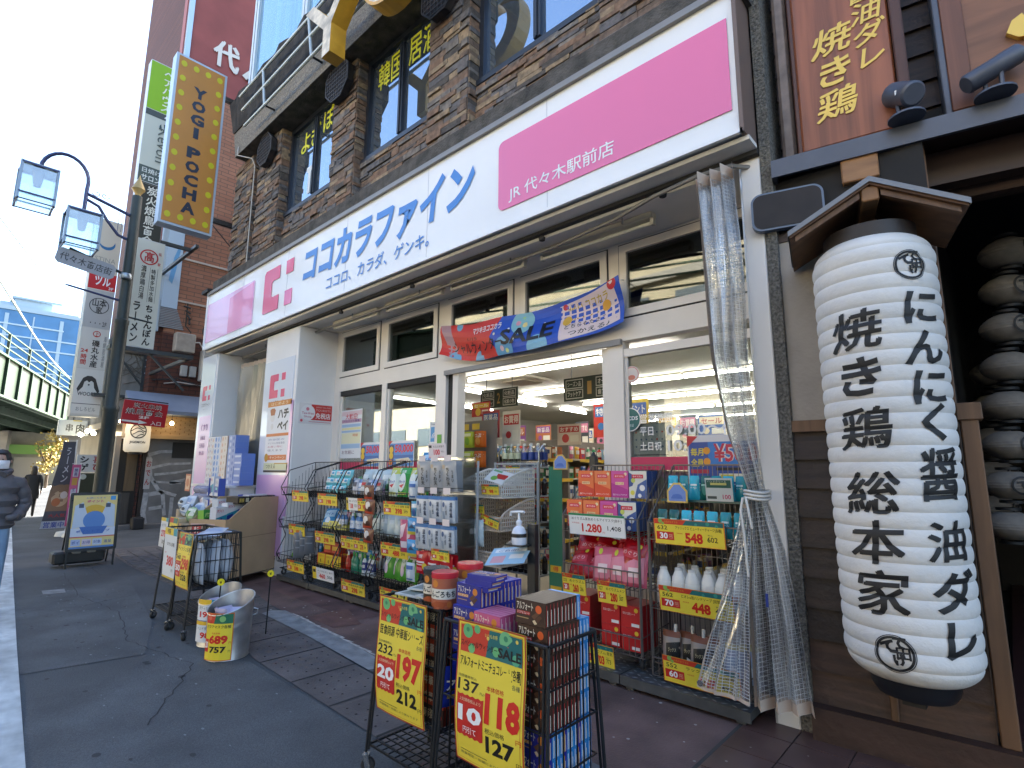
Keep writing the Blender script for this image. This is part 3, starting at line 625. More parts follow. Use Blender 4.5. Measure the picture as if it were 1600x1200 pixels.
mb = MB(lan); mb.lathe([(.235, LZ1-.02), (.235, LZ1+.08), (.2, LZ1+.09), (0, LZ1+.09)], CAPW, 40, (CX, CY, 0)); mb.build('cap', lan)
mb = MB(lan); mb.lathe([(0, LZ0-.10), (.17, LZ0-.10), (.19, LZ0-.07), (.21, LZ0+.01)], M('lantern_base_black', (.012, .013, .016), .35), 40, (CX, CY, 0)); mb.box(CX-.05, CX+.05, CY-.1, CY+.5, LZ0-.14, LZ0-.10, INK); mb.build('base_ring', lan)
A0 = math.atan2(-CY, -CX)      # towards the pavement
def wrap(mb):
    def fn(p):
        r = lrad(p.y)+.004+p.z; a = A0+p.x/LR; return Vector((CX+r*math.cos(a), CY+r*math.sin(a), p.y))
    mb.bend(fn, (.028, .0106))
def crest(mb, a, z, r, rot=0):
    mb.ring(a, z, r*.80, r*.93, .0, INK, 40); mb.ring(a, z, r*.96, r, .0, INK, 40)
    T = Matrix.Translation((a, z, 0)) @ Matrix.Rotation(rot, 4, 'Z')
    for c, x, y, s, q in (('て', -.52, .02, .72, .5), ('け', -.15, -.62, .6, .3), ('田', .10, -.25, .62, -.2), ('て', -.1, .32, .62, -.5)):
        mb.text(c, x*r, y*r, s*r, s*r, INK, 0, .06, T @ Matrix.Rotation(q*.4, 4, 'Z'))
mb = MB(lan)
for c, z in zip('焼き鶏総本家', (2.38, 2.12, 1.84, 1.50, 1.25, 1.00)): mb.vtext(c, -.105, z+.118, .262, .235, INK, 0, .028, None, None, .10)
wrap(mb); mb.build('lettering', lan)
mb = MB(lan)
for c, z in zip('にんにく醤油ダレ', (2.48, 2.26, 2.05, 1.865, 1.60, 1.27, 1.03, .81)):
    hh = .28 if c == '醤' else .21; mb.vtext(c, .222, z+hh/2, .232, hh, INK, 0, .028, None, None, .10)
wrap(mb); mb.build('lettering', lan)
for a, z, r_ in ((.185, 2.71, .085), (-.07, .715, .09)):
    mb = MB(lan); crest(mb, a, z, r_, .15); wrap(mb); mb.build('crest', lan)
# little gabled roof over the lantern
lr = thing('lantern_roof', 'small gabled timber roof with grey metal edging above the giant lantern', 'canopy', (-.45, 4.2, 3.0))
LT = Matrix.Translation((-.415, 3.42, 3.235)) @ Matrix.Rotation(R(13), 4, 'Z')
for sg, lab in ((-1, 'l'), (1, 'r')):
    mb = MB(lr); w_, dz = .415, -.235
    v = [(0, 0, 0), (sg*w_, 0, dz), (sg*w_, .62, dz), (0, .62, 0)]; q = [(x, y, z-.028) for x, y, z in v]
    f = [(0, 1, 2, 3), (7, 6, 5, 4), (0, 4, 5, 1), (1, 5, 6, 2), (2, 6, 7, 3)]
    mb.add(v+q, f if sg < 0 else [t[::-1] for t in f], M('gable_board', (.15, .072, .036), .55, streak=(2, 12, 12, .45)), False, LT)
    e = Matrix.Translation((0, 0, 0))
    mb.add([(0, -.012, .016), (sg*w_*1.02, -.012, dz*1.02+.016), (sg*w_*1.02, .64, dz*1.02+.016), (0, .64, .016), (0, -.012, -.016), (sg*w_*1.02, -.012, dz*1.02-.016), (sg*w_*1.02, .64, dz*1.02-.016), (0, .64, -.0)],
           [t if sg < 0 else t[::-1] for t in ((0, 1, 2, 3), (0, 4, 5, 1), (1, 5, 6, 2))], M('roof_metal_edge', (.16, .17, .19), .4, .4), False, LT)
    mb.add([(sg*.05, .02, -.06), (sg*w_*.93, .02, dz*.93-.03), (sg*w_*.93, .05, dz*.93-.03), (sg*.05, .05, -.06), (sg*.05, .02, -.095), (sg*w_*.93, .02, dz*.93-.062), (sg*w_*.93, .05, dz*.93-.062), (sg*.05, .05, -.095)],
           [t if sg < 0 else t[::-1] for t in ((0, 1, 2, 3), (0, 4, 5, 1), (1, 5, 6, 2), (4, 7, 6, 5))], WOODM, False, LT)
    mb.build('roof_slope', lr)
mb = MB(lr); mb.T = LT; mb.rbox(-.042, .042, .015, .95, -.12, -.035, .006, WOODO); mb.build('ridge_beam', lr)
mb = MB(lr); mb.box(CX-.02, CX+.05, CY+.02, CY+.1, 3.0, 3.2, WOODM); mb.box(CX-.1, CX-.04, CY+.15, CY+.21, 2.75, 3.15, WOODD); mb.build('hanger', lr)
# ---- rows of small lanterns in the dark hall
SMP = M('small_lantern_paper', (.20, .18, .16), .8, noise=(5, .1))
proto = None
def small_lantern(p, r, lbl, face):
    global proto
    t = thing('small_lantern', lbl, 'lantern', p, face, 'small paper lanterns hanging in the restaurant hall', world=False); h = r*.72
    if proto is None:
        mb = MB(); mb.lathe([(1*math.sin(math.pi*i/24)**.62*(1-.025*(i % 2)), -.72+1.44*i/24) for i in range(2, 23)], SMP, 30); a = mb.mesh('paper_shell')
        mb = MB(); mb.lathe([(.0, .68), (.45, .68), (.45, .80), (0, .80)], INK, 20); b = mb.mesh('cap'); mb = MB(); mb.lathe([(0, -.80), (.45, -.80), (.45, -.68), (0, -.68)], INK, 20); d = mb.mesh('base_ring')
        mb = MB(); mb.ring(0, 0, .32, .40, 0, INK, 28); mb.text('て', -.22, -.18, .44, .38, INK, 0, .07)
        mb.bend(lambda q: Vector((q.x, -math.sqrt(max(.05, 1.03-q.x*q.x-(q.y*.9)**2)), q.y)), (.12, .12)); c = mb.mesh('crest'); proto = (a, b, c, d)
    for n, me in zip(('paper_shell', 'cap', 'crest', 'base_ring'), proto):
        o = bpy.data.objects.new(n, me); col.objects.link(o); o.parent = t; o.scale = (r, r, r)
for k, (x, y, z0, n, r, lb) in enumerate(((.16, 5.6, 3.32, 8, .20, 'column nearest the giant lantern'), (.62, 6.6, 3.2, 6, .21, 'column behind at the photo edge'), (-.02, 7.2, 2.6, 5, .21, 'hidden middle column of the hall'))):
    for i in range(n):
        z = z0-i*(.30 if k == 0 else .33); small_lantern((x-.028*i, y, z), r*.9*(1-.012*i), 'dim white paper lantern, %s from top in the %s' % (('first', 'second', 'third', 'fourth', 'fifth', 'sixth', 'seventh', 'eighth')[i], lb), .4+.7*rnd.random())
# ================================================================ red brick building beyond the alley
def brickmat(name, c1, c2, mort, sx, sz, axes):
    m = M(name, c1, .75, bump=(40, .25)); n = m.node_tree; b = n.nodes['Principled BSDF']
    tc = n.nodes.new('ShaderNodeTexCoord'); sp = n.nodes.new('ShaderNodeSeparateXYZ'); cb = n.nodes.new('ShaderNodeCombineXYZ'); n.links.new(tc.outputs['Object'], sp.inputs[0])
    n.links.new(sp.outputs[axes[0]], cb.inputs[0]); n.links.new(sp.outputs[axes[1]], cb.inputs[1])
    t = n.nodes.new('ShaderNodeTexBrick'); n.links.new(cb.outputs[0], t.inputs['Vector']); t.inputs['Color1'].default_value = (*c1, 1); t.inputs['Color2'].default_value = (*c2, 1); t.inputs['Mortar'].default_value = (*mort, 1)
    t.inputs['Scale'].default_value = 1; t.inputs['Brick Width'].default_value = sx; t.inputs['Row Height'].default_value = sz; t.inputs['Mortar Size'].default_value = .012
    ns = n.nodes.new('ShaderNodeTexNoise'); ns.inputs['Scale'].default_value = .5; ns.inputs['Detail'].default_value = 5; n.links.new(tc.outputs['Object'], ns.inputs['Vector'])
    x = n.nodes.new('ShaderNodeMix'); x.data_type = 'RGBA'; x.blend_type = 'MULTIPLY'; x.inputs[0].default_value = .55; n.links.new(t.outputs[0], x.inputs[6]); n.links.new(ns.outputs[0], x.inputs[7]); n.links.new(x.outputs[2], b.inputs['Base Color'])
    return m
BRK = brickmat('orange_brick', (.52, .245, .15), (.42, .185, .11), (.22, .13, .095), .42, .125, (1, 2)); BRKD = brickmat('dark_brick', (.16, .055, .035), (.12, .04, .028), (.05, .03, .025), .36, .12, (1, 2))
REDP = M('red_wall_paint', (.25, .062, .055), .7, noise=(1.2, .14), bump=(10, .1)); PALE = M('pale_blue_metal', (.45, .58, .70), .3, .3)
bb = thing('brick_building', 'tall orange brick building with red painted upper wall across the alley', 'building', (-20, 6, 0))
BX = -18.05
mb = MB(bb); mb.box(-24, BX-.06, 4.24, 34, 0, 21, BRKD); mb.build('core', bb)  # depth stretched out of view to block sun from the alley
mb = MB(bb); mb.box(BX-.06, BX, 4.45, 34, 5.6, 13.85, BRK); mb.build('brick_wall', bb)
mb = MB(bb); mb.box(BX-.06, BX, 4.45, 34, 3.4, 5.6, BRKD); mb.build('brick_wall', bb)
mb = MB(bb); mb.box(BX-.06, BX, 4.3, 34, 13.85, 21, REDP); mb.build('painted_wall', bb)
mb = MB(bb); mb.box(BX-.10, BX+.05, 4.16, 4.30, 5.6, 21, PALE); mb.box(BX-.4, BX-.1, 4.12, 4.24, 5, 21, M('red_strip', (.28, .09, .085), .6)); mb.build('corner_fin', bb)
mb = MB(bb); mb.box(BX, BX+.06, 4.30, 4.72, 6.35, 13.4, M('glass_board', (.46, .62, .78), .15, coat=.5)); mb.prism([(4.42, 7.2), (4.50, 7.9), (4.60, 8.3), (4.68, 8.4), (4.64, 8.1), (4.58, 7.5), (4.52, 7.1)], .004, M('swoosh_blue', (.14, .38, .68), .3), frame((BX+.061, 0, 0), (0, 1, 0), (0, 0, 1))); mb.build('pale_board', bb)
mb = MB(bb)
for i in range(16): z = 5.75+i*.05; mb.box(BX, BX+.05, 4.28, 4.95-.3*i/16, z, z+.03, M('louver_grey', (.34, .38, .43), .4, .3))
mb.build('louver_panel', bb)
mb = MB(bb)
for z in (7.95, 6.6): mb.box(BX-.01, BX+.04, 4.72, 9, z, z+.06, M('joint_pale', (.5, .44, .38), .7))
mb.build('string_course', bb)
mb = MB(bb); T = side(BX+.02, 0, 0); mb.text('代', 4.98, 14.85, .78, .95, M('sign_char_white', (.62, .60, .56), .5), .04, .05, T); mb.text('々', 5.9, 14.6, .78, .95, M('sign_char_white', (.6, .6, .6), .5), .04, .05, T); mb.build('lettering', bb)
# services on the alley wall
GREYB = M('service_grey', (.42, .42, .40), .5, noise=(6, .15))
mb = MB(bb); mb.rbox(BX, BX+.3, 4.72, 5.25, 5.05, 5.62, .02, M('duct_cream', (.40, .36, .31), .6, noise=(4, .2))); mb.build('vent_box', bb)
for y in (4.98, 5.22): mb = MB(bb); mb.rbox(BX, BX+.12, y, y+.18, 4.35, 4.68, .015, GREYB); mb.build('meter_box', bb)
mb = MB(bb); mb.rbox(BX, BX+.35, 5.48, 5.8, 4.25, 5.2, .02, M('unit_pale', (.55, .53, .49), .5))
for i in range(12): mb.box(BX+.35, BX+.36, 5.5, 5.78, 4.3+i*.075, 4.34+i*.075, GREYB)
mb.build('outdoor_unit', bb)
mb = MB(bb); CB = M('cable_dark', (.03, .027, .025), .6); CP = M('cable_light', (.5, .46, .42), .6)
mb.tube([(BX+.1, 4.85, 5.1), (BX+.25, 5.1, 5.35), (BX+.3, 5.35, 5.4), (BX+.25, 5.5, 5.2), (BX+.1, 5.55, 4.6)], .022, CP, 6); mb.tube([(BX+.05, 5.0, 6.6), (BX+.05, 5.0, 5.9), (BX+.12, 5.15, 5.7)], .02, CB, 6)
for i in range(4): mb.tube([(BX+.05, 4.9+.06*i, 6.5-.13*i), (BX+.12, 5.08, 6.45-.17*i)], .03, CB, 6)
for a in range(3): mb.tube([(BX+.03, 4.3+.3*a, 4.15-.07*a), (BX+.15, 4.9, 4.25-.1*a), (BX+.06, 6, 4.0+.1*a)], .02, CP if a == 1 else CB, 6)
ang = [2*math.pi*i/20 for i in range(21)]; mb.tube([(BX+.4, 5.55+.16*math.cos(a), 5.75+.2*math.sin(a)) for a in ang], .03, CB, 6); mb.build('cabling', bb)
# ---- small restaurant frontage in the alley
jf = thing('alley_restaurant', 'small alley eatery with patterned timber fascia, blue-grey awning and painted grey wall', 'restaurant', (-18, 5, 0))
AWN = M('awning_slate', (.23, .27, .34), .5, .2, noise=(2, .1)); TIMB = M('timber_honey', (.50, .32, .15), .5, streak=(1, 2, 14, .25)); GRAF = M('wall_grey', (.22, .21, .20), .8, noise=(2, .25)); BRUSH = M('brush_white', (.46, .45, .44), .8, noise=(9, .25))
mb = MB(jf); mb.add([(-17.25, 3.7, 3.22), (-17.25, 6.6, 3.22), (-18.02, 6.6, 3.78), (-18.02, 3.7, 3.78), (-17.25, 3.7, 3.12), (-17.25, 6.6, 3.12), (-18.02, 3.7, 3.1), (-18.02, 6.6, 3.1)], [(0, 1, 2, 3), (4, 5, 1, 0), (4, 0, 3, 6), (6, 7, 5, 4)], AWN); mb.build('awning', jf)
mb = MB(jf); mb.box(-18, -17.6, 3.72, 6.6, 2.45, 2.56, TIMB); mb.box(-18, -17.75, 3.72, 6.6, 2.56, 3.12, TIMB)
for i in range(19):
    for j in range(4):
        y, z = 4.35+i*.12, 2.62+j*.13+(.06 if i % 2 else 0); mb.prism([(y-.018, z), (y, z-.03), (y+.018, z), (y, z+.03)], .004, M('timber_motif', (.24, .13, .05), .6), frame((-17.75, 0, 0), (0, 1, 0), (0, 0, 1)))
mb.build('fascia', jf)
mb = MB(jf); mb.box(-18.04, -17.95, 4.38, 6.7, .05, 2.45, GRAF)
T = side(-17.948, 0, 0)
def stroke(pts, w_, m=BRUSH, z=.004):
    for i in range(len(pts)-1):
        (a, b), (c, d) = pts[i], pts[i+1]; l = math.hypot(c-a, d-b); nx, ny = -(d-b)/l*w_, (c-a)/l*w_; k = 1-.5*i/len(pts)
        mb.poly([(a-nx*k, b-ny*k, z), (c-nx*k*.9, d-ny*k*.9, z), (c+nx*k*.9, d+ny*k*.9, z), (a+nx*k, b+ny*k, z)], m, T)
for q, wd in (([(4.4, 2.0), (4.7, 2.1), (5.2, 2.12), (5.7, 2.2)], .05), ([(4.45, 1.62), (4.9, 1.75), (5.5, 1.78)], .04), ([(4.42, 1.95), (4.5, 1.4), (4.75, 1.0), (5.2, .85)], .06), ([(4.6, 1.45), (5.1, 1.5), (5.7, 1.62)], .035), ([(4.45, .95), (4.42, .4), (4.5, .1)], .07), ([(4.5, .9), (4.85, .95), (4.95, .3)], .06), ([(4.55, .5), (4.9, .55)], .05), ([(5.0, 1.2), (5.4, 1.3), (5.6, .9)], .05), ([(4.6, 1.25), (5.3, 1.2)], .03), ([(5.1, .8), (5.1, .2), (5.6, .15)], .05)): stroke(q, wd)
mb.build('painted_wall', jf)
mb = MB(jf); mb.box(-17.95, -17.93, 4.98, 5.6, 1.93, 2.38, M('window_dark', (.05, .047, .042), .3)); mb.build('window', jf)
mb = MB(jf); T = side(-17.94, 4.36, 1.05); mb.box(0, .15, 0, .85, -.02, 0, M('banner_white', (.5, .48, .46), .6), T); mb.vtext('おでん', .075, .80, .13, .2, P('#b02020'), .004, .02, T, .25); mb.build('vertical_notice', jf)
mb = MB(jf); mb.box(-18.3, -18.2, 3.72, 4.38, .1, 2.45, M('door_dark', (.028, .022, .018), .5)); mb.box(-18.2, -18.16, 3.95, 4.2, 1.0, 2.1, M('door_wood', (.20, .125, .06), .5, streak=(8, 8, 1, .3))); mb.box(-18.1, -17.95, 4.28, 4.38, .1, 2.45, M('door_dark', (.02, .02, .02), .5)); mb.box(-18.15, -18.12, 3.85, 4.1, .12, .95, M('door_lower', (.10, .085, .07), .5, streak=(9, 9, 1, .4))); mb.box(-18.1, -17.9, 3.60, 3.72, .1, 2.5, M('post_pale', (.30, .25, .19), .6)); mb.build('door', jf)
mb = MB(jf); mb.box(-18.6, -17.6, 3.6, 7, 0, .1, M('step_stone', (.17, .16, .15), .8)); mb.build('step', jf)
mb = MB(); mb.rbox(-.14, .14, -.14, .14, 0, .30, .02, M('block_black', (.018, .018, .02), .6)); mb.box(-.1, .1, -.1, .1, .3, .32, M('block_black', (.018, .018, .02), .6)); one(mb, 'planter_block', 'black square block standing on the step by the alley eatery door', 'block', loc=(-17.55, 4.22, 0))
# eatery lantern with striped roundel
LW2 = M('lantern_cream', (.62, .57, .49), .6, emit=((.9, .75, .5), .06))
jl = thing('hanging_lantern', 'cream cylindrical eatery lantern with wave roundel reading JIGEMON', 'lantern', (-17.65, 4.02, 2.08))
mb = MB(jl); mb.lathe([(.0, 0), (.24, 0), (.29, .05), (.30, .2), (.30, .62), (.28, .76), (.22, .8), (0, .8)], LW2, 32, (-17.65, 4.02, 2.06)); mb.build('shade', jl)
mb = MB(jl); mb.lathe([(0, 0), (.16, 0), (.16, .06), (0, .06)], INK, 20, (-17.65, 4.02, 2.0)); mb.bar((-17.65, 4.02, 2.86), (-17.65, 4.02, 3.1), .02, INK); mb.build('cap', jl)
mb = MB(jl); mb.ring(0, 2.62, .17, .20, 0, INK, 40)
for k in range(4):
    for i in range(10):
        a0, a1 = -1+.2*i, -.8+.2*i; f = lambda t: 2.62-.13+.085*k+.045*math.sin(t*3+k)
        if math.hypot(a0*.17, f(a0)-2.62) < .18 and math.hypot(a1*.17, f(a1)-2.62) < .18: mb.poly([(a0*.17, f(a0)-.013), (a1*.17, f(a1)-.013), (a1*.17, f(a1)+.013), (a0*.17, f(a0)+.013)], INK)
mb.text('JIGEMON', -.19, 2.27, .38, .085, INK, 0, .03)
mb.bend(lambda p: Vector((-17.65+.305*math.cos(-.18+p.x/.305), 4.02+.305*math.sin(-.18+p.x/.305), p.y)), (.05, 10)); mb.build('lettering', jl)
BULB = lamp_mat('bulb_warm', (1, .78, .42), 9)
for i, (p, lb) in enumerate((((-17.35, 3.55, 2.86), 'small warm bulb glowing left of the red arrow sign'), ((-17.3, 4.72, 2.88), 'small warm bulb glowing right of the red arrow sign'))):
    t = thing('light_bulb', lb, 'lamp', p, world=False); mb = MB(); mb.lathe([(0, -.055), (.035, -.045), (.05, -.01), (.04, .03), (.015, .06), (0, .06)], BULB, 14); mb.build('bulb', t); mb = MB(); mb.lathe([(0, .05), (.022, .05), (.022, .12), (0, .12)], INK, 10); mb.bar((0, 0, .11), (0, 0, .35), .006, INK); mb.build('socket', t)
# red arrow sign
rs = thing('arrow_sign', 'red sign with outlined white characters and a white arrow above the alley lantern', 'sign', (-17.3, 4.0, 2.75))
REDB = P('#c01828'); T = frame((-17.2, 3.50, 2.80), (0, 1.0, -.06), (0, .02, 1))
mb = MB(rs); mb.box(0, 1.03, 0, .64, -.06, 0, REDB, T); mb.build('board', rs)
mb = MB(rs); W_ = P('#f4efe6')
for c, x, y, w_, h in (('炭火串焼', .22, .46, .66, .125), ('焼鳥商会', .07, .275, .86, .155), ('2F', .38, .175, .24, .075), ('入口', .68, .03, .24, .11)): mb.text(c, x, y, w_, h, W_ if c != '焼鳥商会' and c != '炭火串焼' else W_, .004, .035, T); 
for c, x, y, w_, h in (('炭火串焼', .22, .46, .66, .125), ('焼鳥商会', .07, .275, .86, .155)): mb.text(c, x+.012, y+.008, w_-.024, h-.016, INK, .007, .0, T)
mb.poly([(.02, .06, .004), (.40, .05, .004), (.40, .02, .004), (.60, .075, .004), (.40, .135, .004), (.40, .105, .004), (.02, .10, .004)], W_, T); mb.build('lettering', rs)
mb = MB(rs); mb.bar((-17.3, 3.52, 3.46), (-18, 3.52, 3.46), .02, IRON); mb.bar((-17.22, 3.48, 3.47), (-17.22, 4.56, 3.42), .02, IRON); mb.build('bracket', rs)

# ---- grey annex and low shops further along
CONC = M('annex_concrete', (.30, .30, .285), .85, noise=(1.5, .3), streak=(2, 3, .4, .35), bump=(12, .3)); CREAM = M('low_shop_cream', (.45, .41, .34), .7, noise=(2, .1))
an = thing('annex_building', 'weathered grey two-storey building behind the lamp post with vine stains', 'building', (-21, 6, 0))
mb = MB(an); mb.box(-24.5, -18.7, 3.45, 4.22, 2.9, 5.45, CONC); mb.box(-24.5, -19.6, 3.9, 4.2, 0, 2.9, CREAM); mb.box(-24.5, -18.75, 3.40, 3.5, 2.75, 2.9, CREAM); mb.build('wall', an)
mb = MB(an)
for i in range(9):
    y0 = 3.5+rnd.random()*.6; z0 = 5.3-rnd.random()*.4; pts = [(-18.69, y0+.25*k*(rnd.random()-.35), z0-.22*k) for k in range(5)]; mb.tube(pts, .011, M('vine_stain', (.15, .14, .12), .9), 5)
mb.build('vine_stems', an)
mb = MB(an); mb.box(-19.55, -19.5, 3.52, 4.15, .1, 2.7, M('shop_glow', (.62, .58, .48), .5, emit=((1, .85, .6), .25))); mb.build('shop_window', an)
mb = MB(an); DK = M('annex_iron', (.05, .06, .065), .5, .3); mb.box(-18.9, -18.6, 3.1, 4.3, 3.62, 3.7, DK); mb.box(-18.69, -18.6, 4.18, 4.25, 3.7, 5.5, DK); mb.bar((-18.6, 3.5, 4.9), (-18.6, 4.2, 4.0), .03, DK); mb.box(-18.7, -18.6, 3.4, 4.4, 4.95, 5.03, DK)
for z in (4.4, 4.6, 4.8): mb.bar((-18.62, 4.22, z), (-18.62, 4.40, z), .03, M('pipe_blue_grey', (.35, .42, .48), .4), 6)
mb.build('iron_bracket', an)
for i, (y, z) in enumerate(((3.35, 2.72), (3.5, 2.66), (3.2, 2.6))):
    mb = MB(); mb.lathe([(0, -.06), (.05, -.04), (.06, 0), (.04, .05), (0, .07)], lamp_mat('bulb_cream', (1, .9, .65), 7), 12); mb.bar((0, 0, .06), (0, 0, .2), .008, INK)
    one(mb, 'light_bulb', ('glowing bulb nearest the pole under the annex ledge', 'middle glowing bulb under the annex ledge', 'glowing bulb beside the small white meat sign')[i], 'lamp', loc=(-20.3, y, z))
def board(name, lbl, cat, W, H, T, bgc, items, th=.05, edge=None, dz=.004, group=None, stand=None):
    o = T.to_translation(); t = thing(name, lbl, cat, tuple(o), 0, group); mb = MB(t); mb.box(0, W, 0, H, -th, -.004, edge or M('box_edge_pale', (.55, .57, .58), .4, .2), T); mb.build('sign_box', t)
    mb = MB(t); mb.sheet(W*.98, H*.985, P(bgc), items, T @ Matrix.Translation((W*.01, H*.0075, 0)), dz); mb.build('face', t)
    if stand: mb = MB(t); stand(mb); mb.build('bracket', t)
    return t
# tenant sign tower
tw_items = [('r', 0, 0, 1, .275, '#d8cfbd'), ('o', .5, .12, .30, '#2f72a8'), ('o', .47, .105, .30, '#d8cfbd'), ('t', 'STINA', .12, .195, .88, .22, '#9a9a92', .0), ('t', '4F', .75, .25, .92, .268, '#777777', .0),
            ('r', 0, .278, 1, .365, '#d01f26'), ('t', 'ツル', .22, .295, .80, .345, '#ffffff', .03), ('t', '3F', .75, .345, .93, .36, '#ffffff', .02), ('r', 0, .37, 1, .565, '#c7c6c2'), ('g', .5, .45, .33, .36, '#333333'), ('t', '山本', .25, .415, .75, .455, '#222222', .02), ('t', '家', .4, .455, .62, .487, '#222222', .02), ('t', '・・・2F', .25, .53, .85, .553, '#444444', .01),
            ('r', 0, .57, 1, .77, '#e9e5da'), ('g', .55, .595, .11, .14, '#d43020'), ('t', '上', .48, .583, .62, .607, '#d43020', .02), ('v', '磯丸水産', .42, .625, .70, .765, '#2a2622', .03), ('t', '24', .06, .675, .32, .693, '#d43020', .02), ('v', '時間', .08, .70, .30, .755, '#d43020', .03), ('v', '海鮮居酒屋', .82, .60, .93, .76, '#777777', 0),
            ('r', 0, .775, 1, .995, '#efece2'), ('p', [(.10, .875), (.28, .82), (.42, .808), (.58, .808), (.72, .82), (.90, .88), (.86, .895), (.70, .865), (.66, .838), (.34, .838), (.30, .865), (.15, .89)], '#3a3632'), ('o', .42, .838, .05, '#efece2'), ('o', .58, .838, .05, '#efece2'), ('o', .5, .852, .035, '#3a3632'), ('t', 'WOOFER', .14, .888, .88, .907, '#4a4642', .02), ('r', 0, .945, 1, .948, '#555555'), ('t', 'おしろビル', .16, .962, .84, .982, '#666666', .0)]
board('tenant_sign', 'tall pale tenant sign tower listing floors, bottom panel with a drooping-ear dog logo', 'sign', .66, 5.85, side(-19, 2.69, 3.05), '#e3dfd4', tw_items, .45, M('tower_edge', (.55, .54, .48), .5))
# green hair salon sign, black yakitori sign, white noodle sign
gt = board('tenant_sign', 'green topped projecting sign above grey salon panel, partly behind the orange blade', 'sign', .62, 3.42, side(-15.4, 2.86, 8.75), '#c9cfc6', [('r', 0, 0, 1, .40, '#8fc31f'), ('v', 'ヘアハウス', .48, .03, .88, .39, '#f4f8e8', .02), ('r', 0, .405, 1, .455, '#4a5454'), ('t', '4F', .68, .41, .92, .45, '#ffffff', .02), ('o', .72, .52, .18, '#2f4d55'), ('p', [(.6, .50), (.66, .46), (.72, .53), (.66, .56)], '#c9cfc6'), ('r', 0, .87, 1, 1, '#4b5a58'), ('t', '日焼け', .12, .885, .8, .925, '#e8ece8', .02), ('t', 'サロン', .12, .94, .8, .985, '#e8ece8', .02)], .3)
mb = MB(gt); mb.text('Kevon', .05, .0, .95, .26, P('#55605e'), .012, 0, frame((-15.39, 3.18, 10.4), (0, 0, -1), (0, 1, 0))); mb.build('lettering', gt)
board('tenant_sign', 'black projecting sign with white brush characters, half hidden by the orange blade', 'sign', .62, 1.72, side(-15.2, 2.84, 6.98), '#23261f', [('r', .04, .02, .96, .022, '#d8d8d0'), ('r', .88, .88, .90, .97, '#d8d8d0'), ('v', '炭火焼鳥商会', .34, .04, .74, .96, '#e6e6dc', .02), ('r', .04, .975, .9, .98, '#d8d8d0')], .3)
board('tenant_sign', 'white projecting noodle sign with a red octagon crest over black characters', 'sign', .62, 2.62, side(-14.6, 2.82, 4.38), '#dfe1d6',
      [('g', .52, .155, .26, .31, '#c8202c'), ('t', '髙', .37, .105, .68, .20, '#c8202c', .03), ('t', '伝', .82, .09, .92, .12, '#c8202c', .02), ('t', '家', .82, .19, .92, .22, '#c8202c', .02), ('r', .60, .25, .61, .58, '#555555'), ('v', '特製多加水麺', .64, .26, .80, .575, '#222222', .01), ('r', .85, .25, .86, .58, '#555555'), ('v', '濃厚鶏白湯', .30, .24, .48, .56, '#222222', .01), ('v', 'ちゃんぽん', .58, .60, .86, .985, '#111111', .03), ('v', 'ラーメン', .16, .58, .44, .97, '#111111', .03)], .3,
      stand=lambda mb: (mb.box(-14.9, -14.6, 2.6, 4.3, 4.28, 4.37, DK), mb.bar((-14.75, 3.4, 4.3), (-14.75, 4.2, 3.5), .03, DK), mb.box(-18.05, -14.7, 4.2, 4.28, 4.28, 4.36, DK), mb.box(-18.05, -15.0, 4.2, 4.28, 7.3, 7.38, DK), mb.box(-15.6, -15.5, 3.4, 4.28, 9.5, 9.6, DK), mb.box(-18.05, -15.3, 4.2, 4.28, 9.5, 9.6, DK), mb.box(-15.5, -15.4, 3.4, 4.28, 7.3, 7.38, DK)))
board('shop_sign', 'small white sign reading skewered meat hanging under the railway bridge', 'sign', .74, .47, side(-21, 2.75, 2.60), '#d4dbdd', [('r', .45, 0, .75, .07, '#d9c66a'), ('t', '串', .24, .25, .46, .75, '#3a3a3a', .02), ('t', '肉', .58, .22, .84, .85, '#2a2a2a', .03)], .2, stand=lambda mb: mb.bar((-21.1, 3.1, 3.07), (-21.1, 3.1, 3.5), .02, DK))
board('menu_board', 'white notice board with red and black vertical phrases behind the lamp post', 'sign', 1.0, .50, side(-19.5, 3.06, 1.50), '#dcdcd6', [('v', '30秒の', .62, .05, .84, .95, '#a02020', .03), ('v', '喜び', .36, .05, .60, .9, '#a02020', .03), ('v', 'シゲ', .05, .05, .28, .95, '#222222', .04)], .05)
board('menu_board', 'dark olive chalk board with white writing standing behind the lamp post', 'sign', 1.1, .62, side(-19.4, 3.08, .86), '#3c3f28', [('o', .13, .16, .07, '#d8d8c8'), ('v', '本日営業中', .42, .2, .50, .9, '#d8d8c8', 0), ('v', '串焼き盛り', .56, .2, .64, .9, '#d8d8c8', 0), ('v', 'もつ煮込み', .85, .1, .94, .9, '#d8d8c8', 0)], .05, M('board_frame_pale', (.4, .4, .38), .5), stand=lambda mb: [mb.bar((-19.43, 3.12+dy, 0), (-19.43, 3.12+dy, .9), .02, DK) for dy in (0, 1.0)])
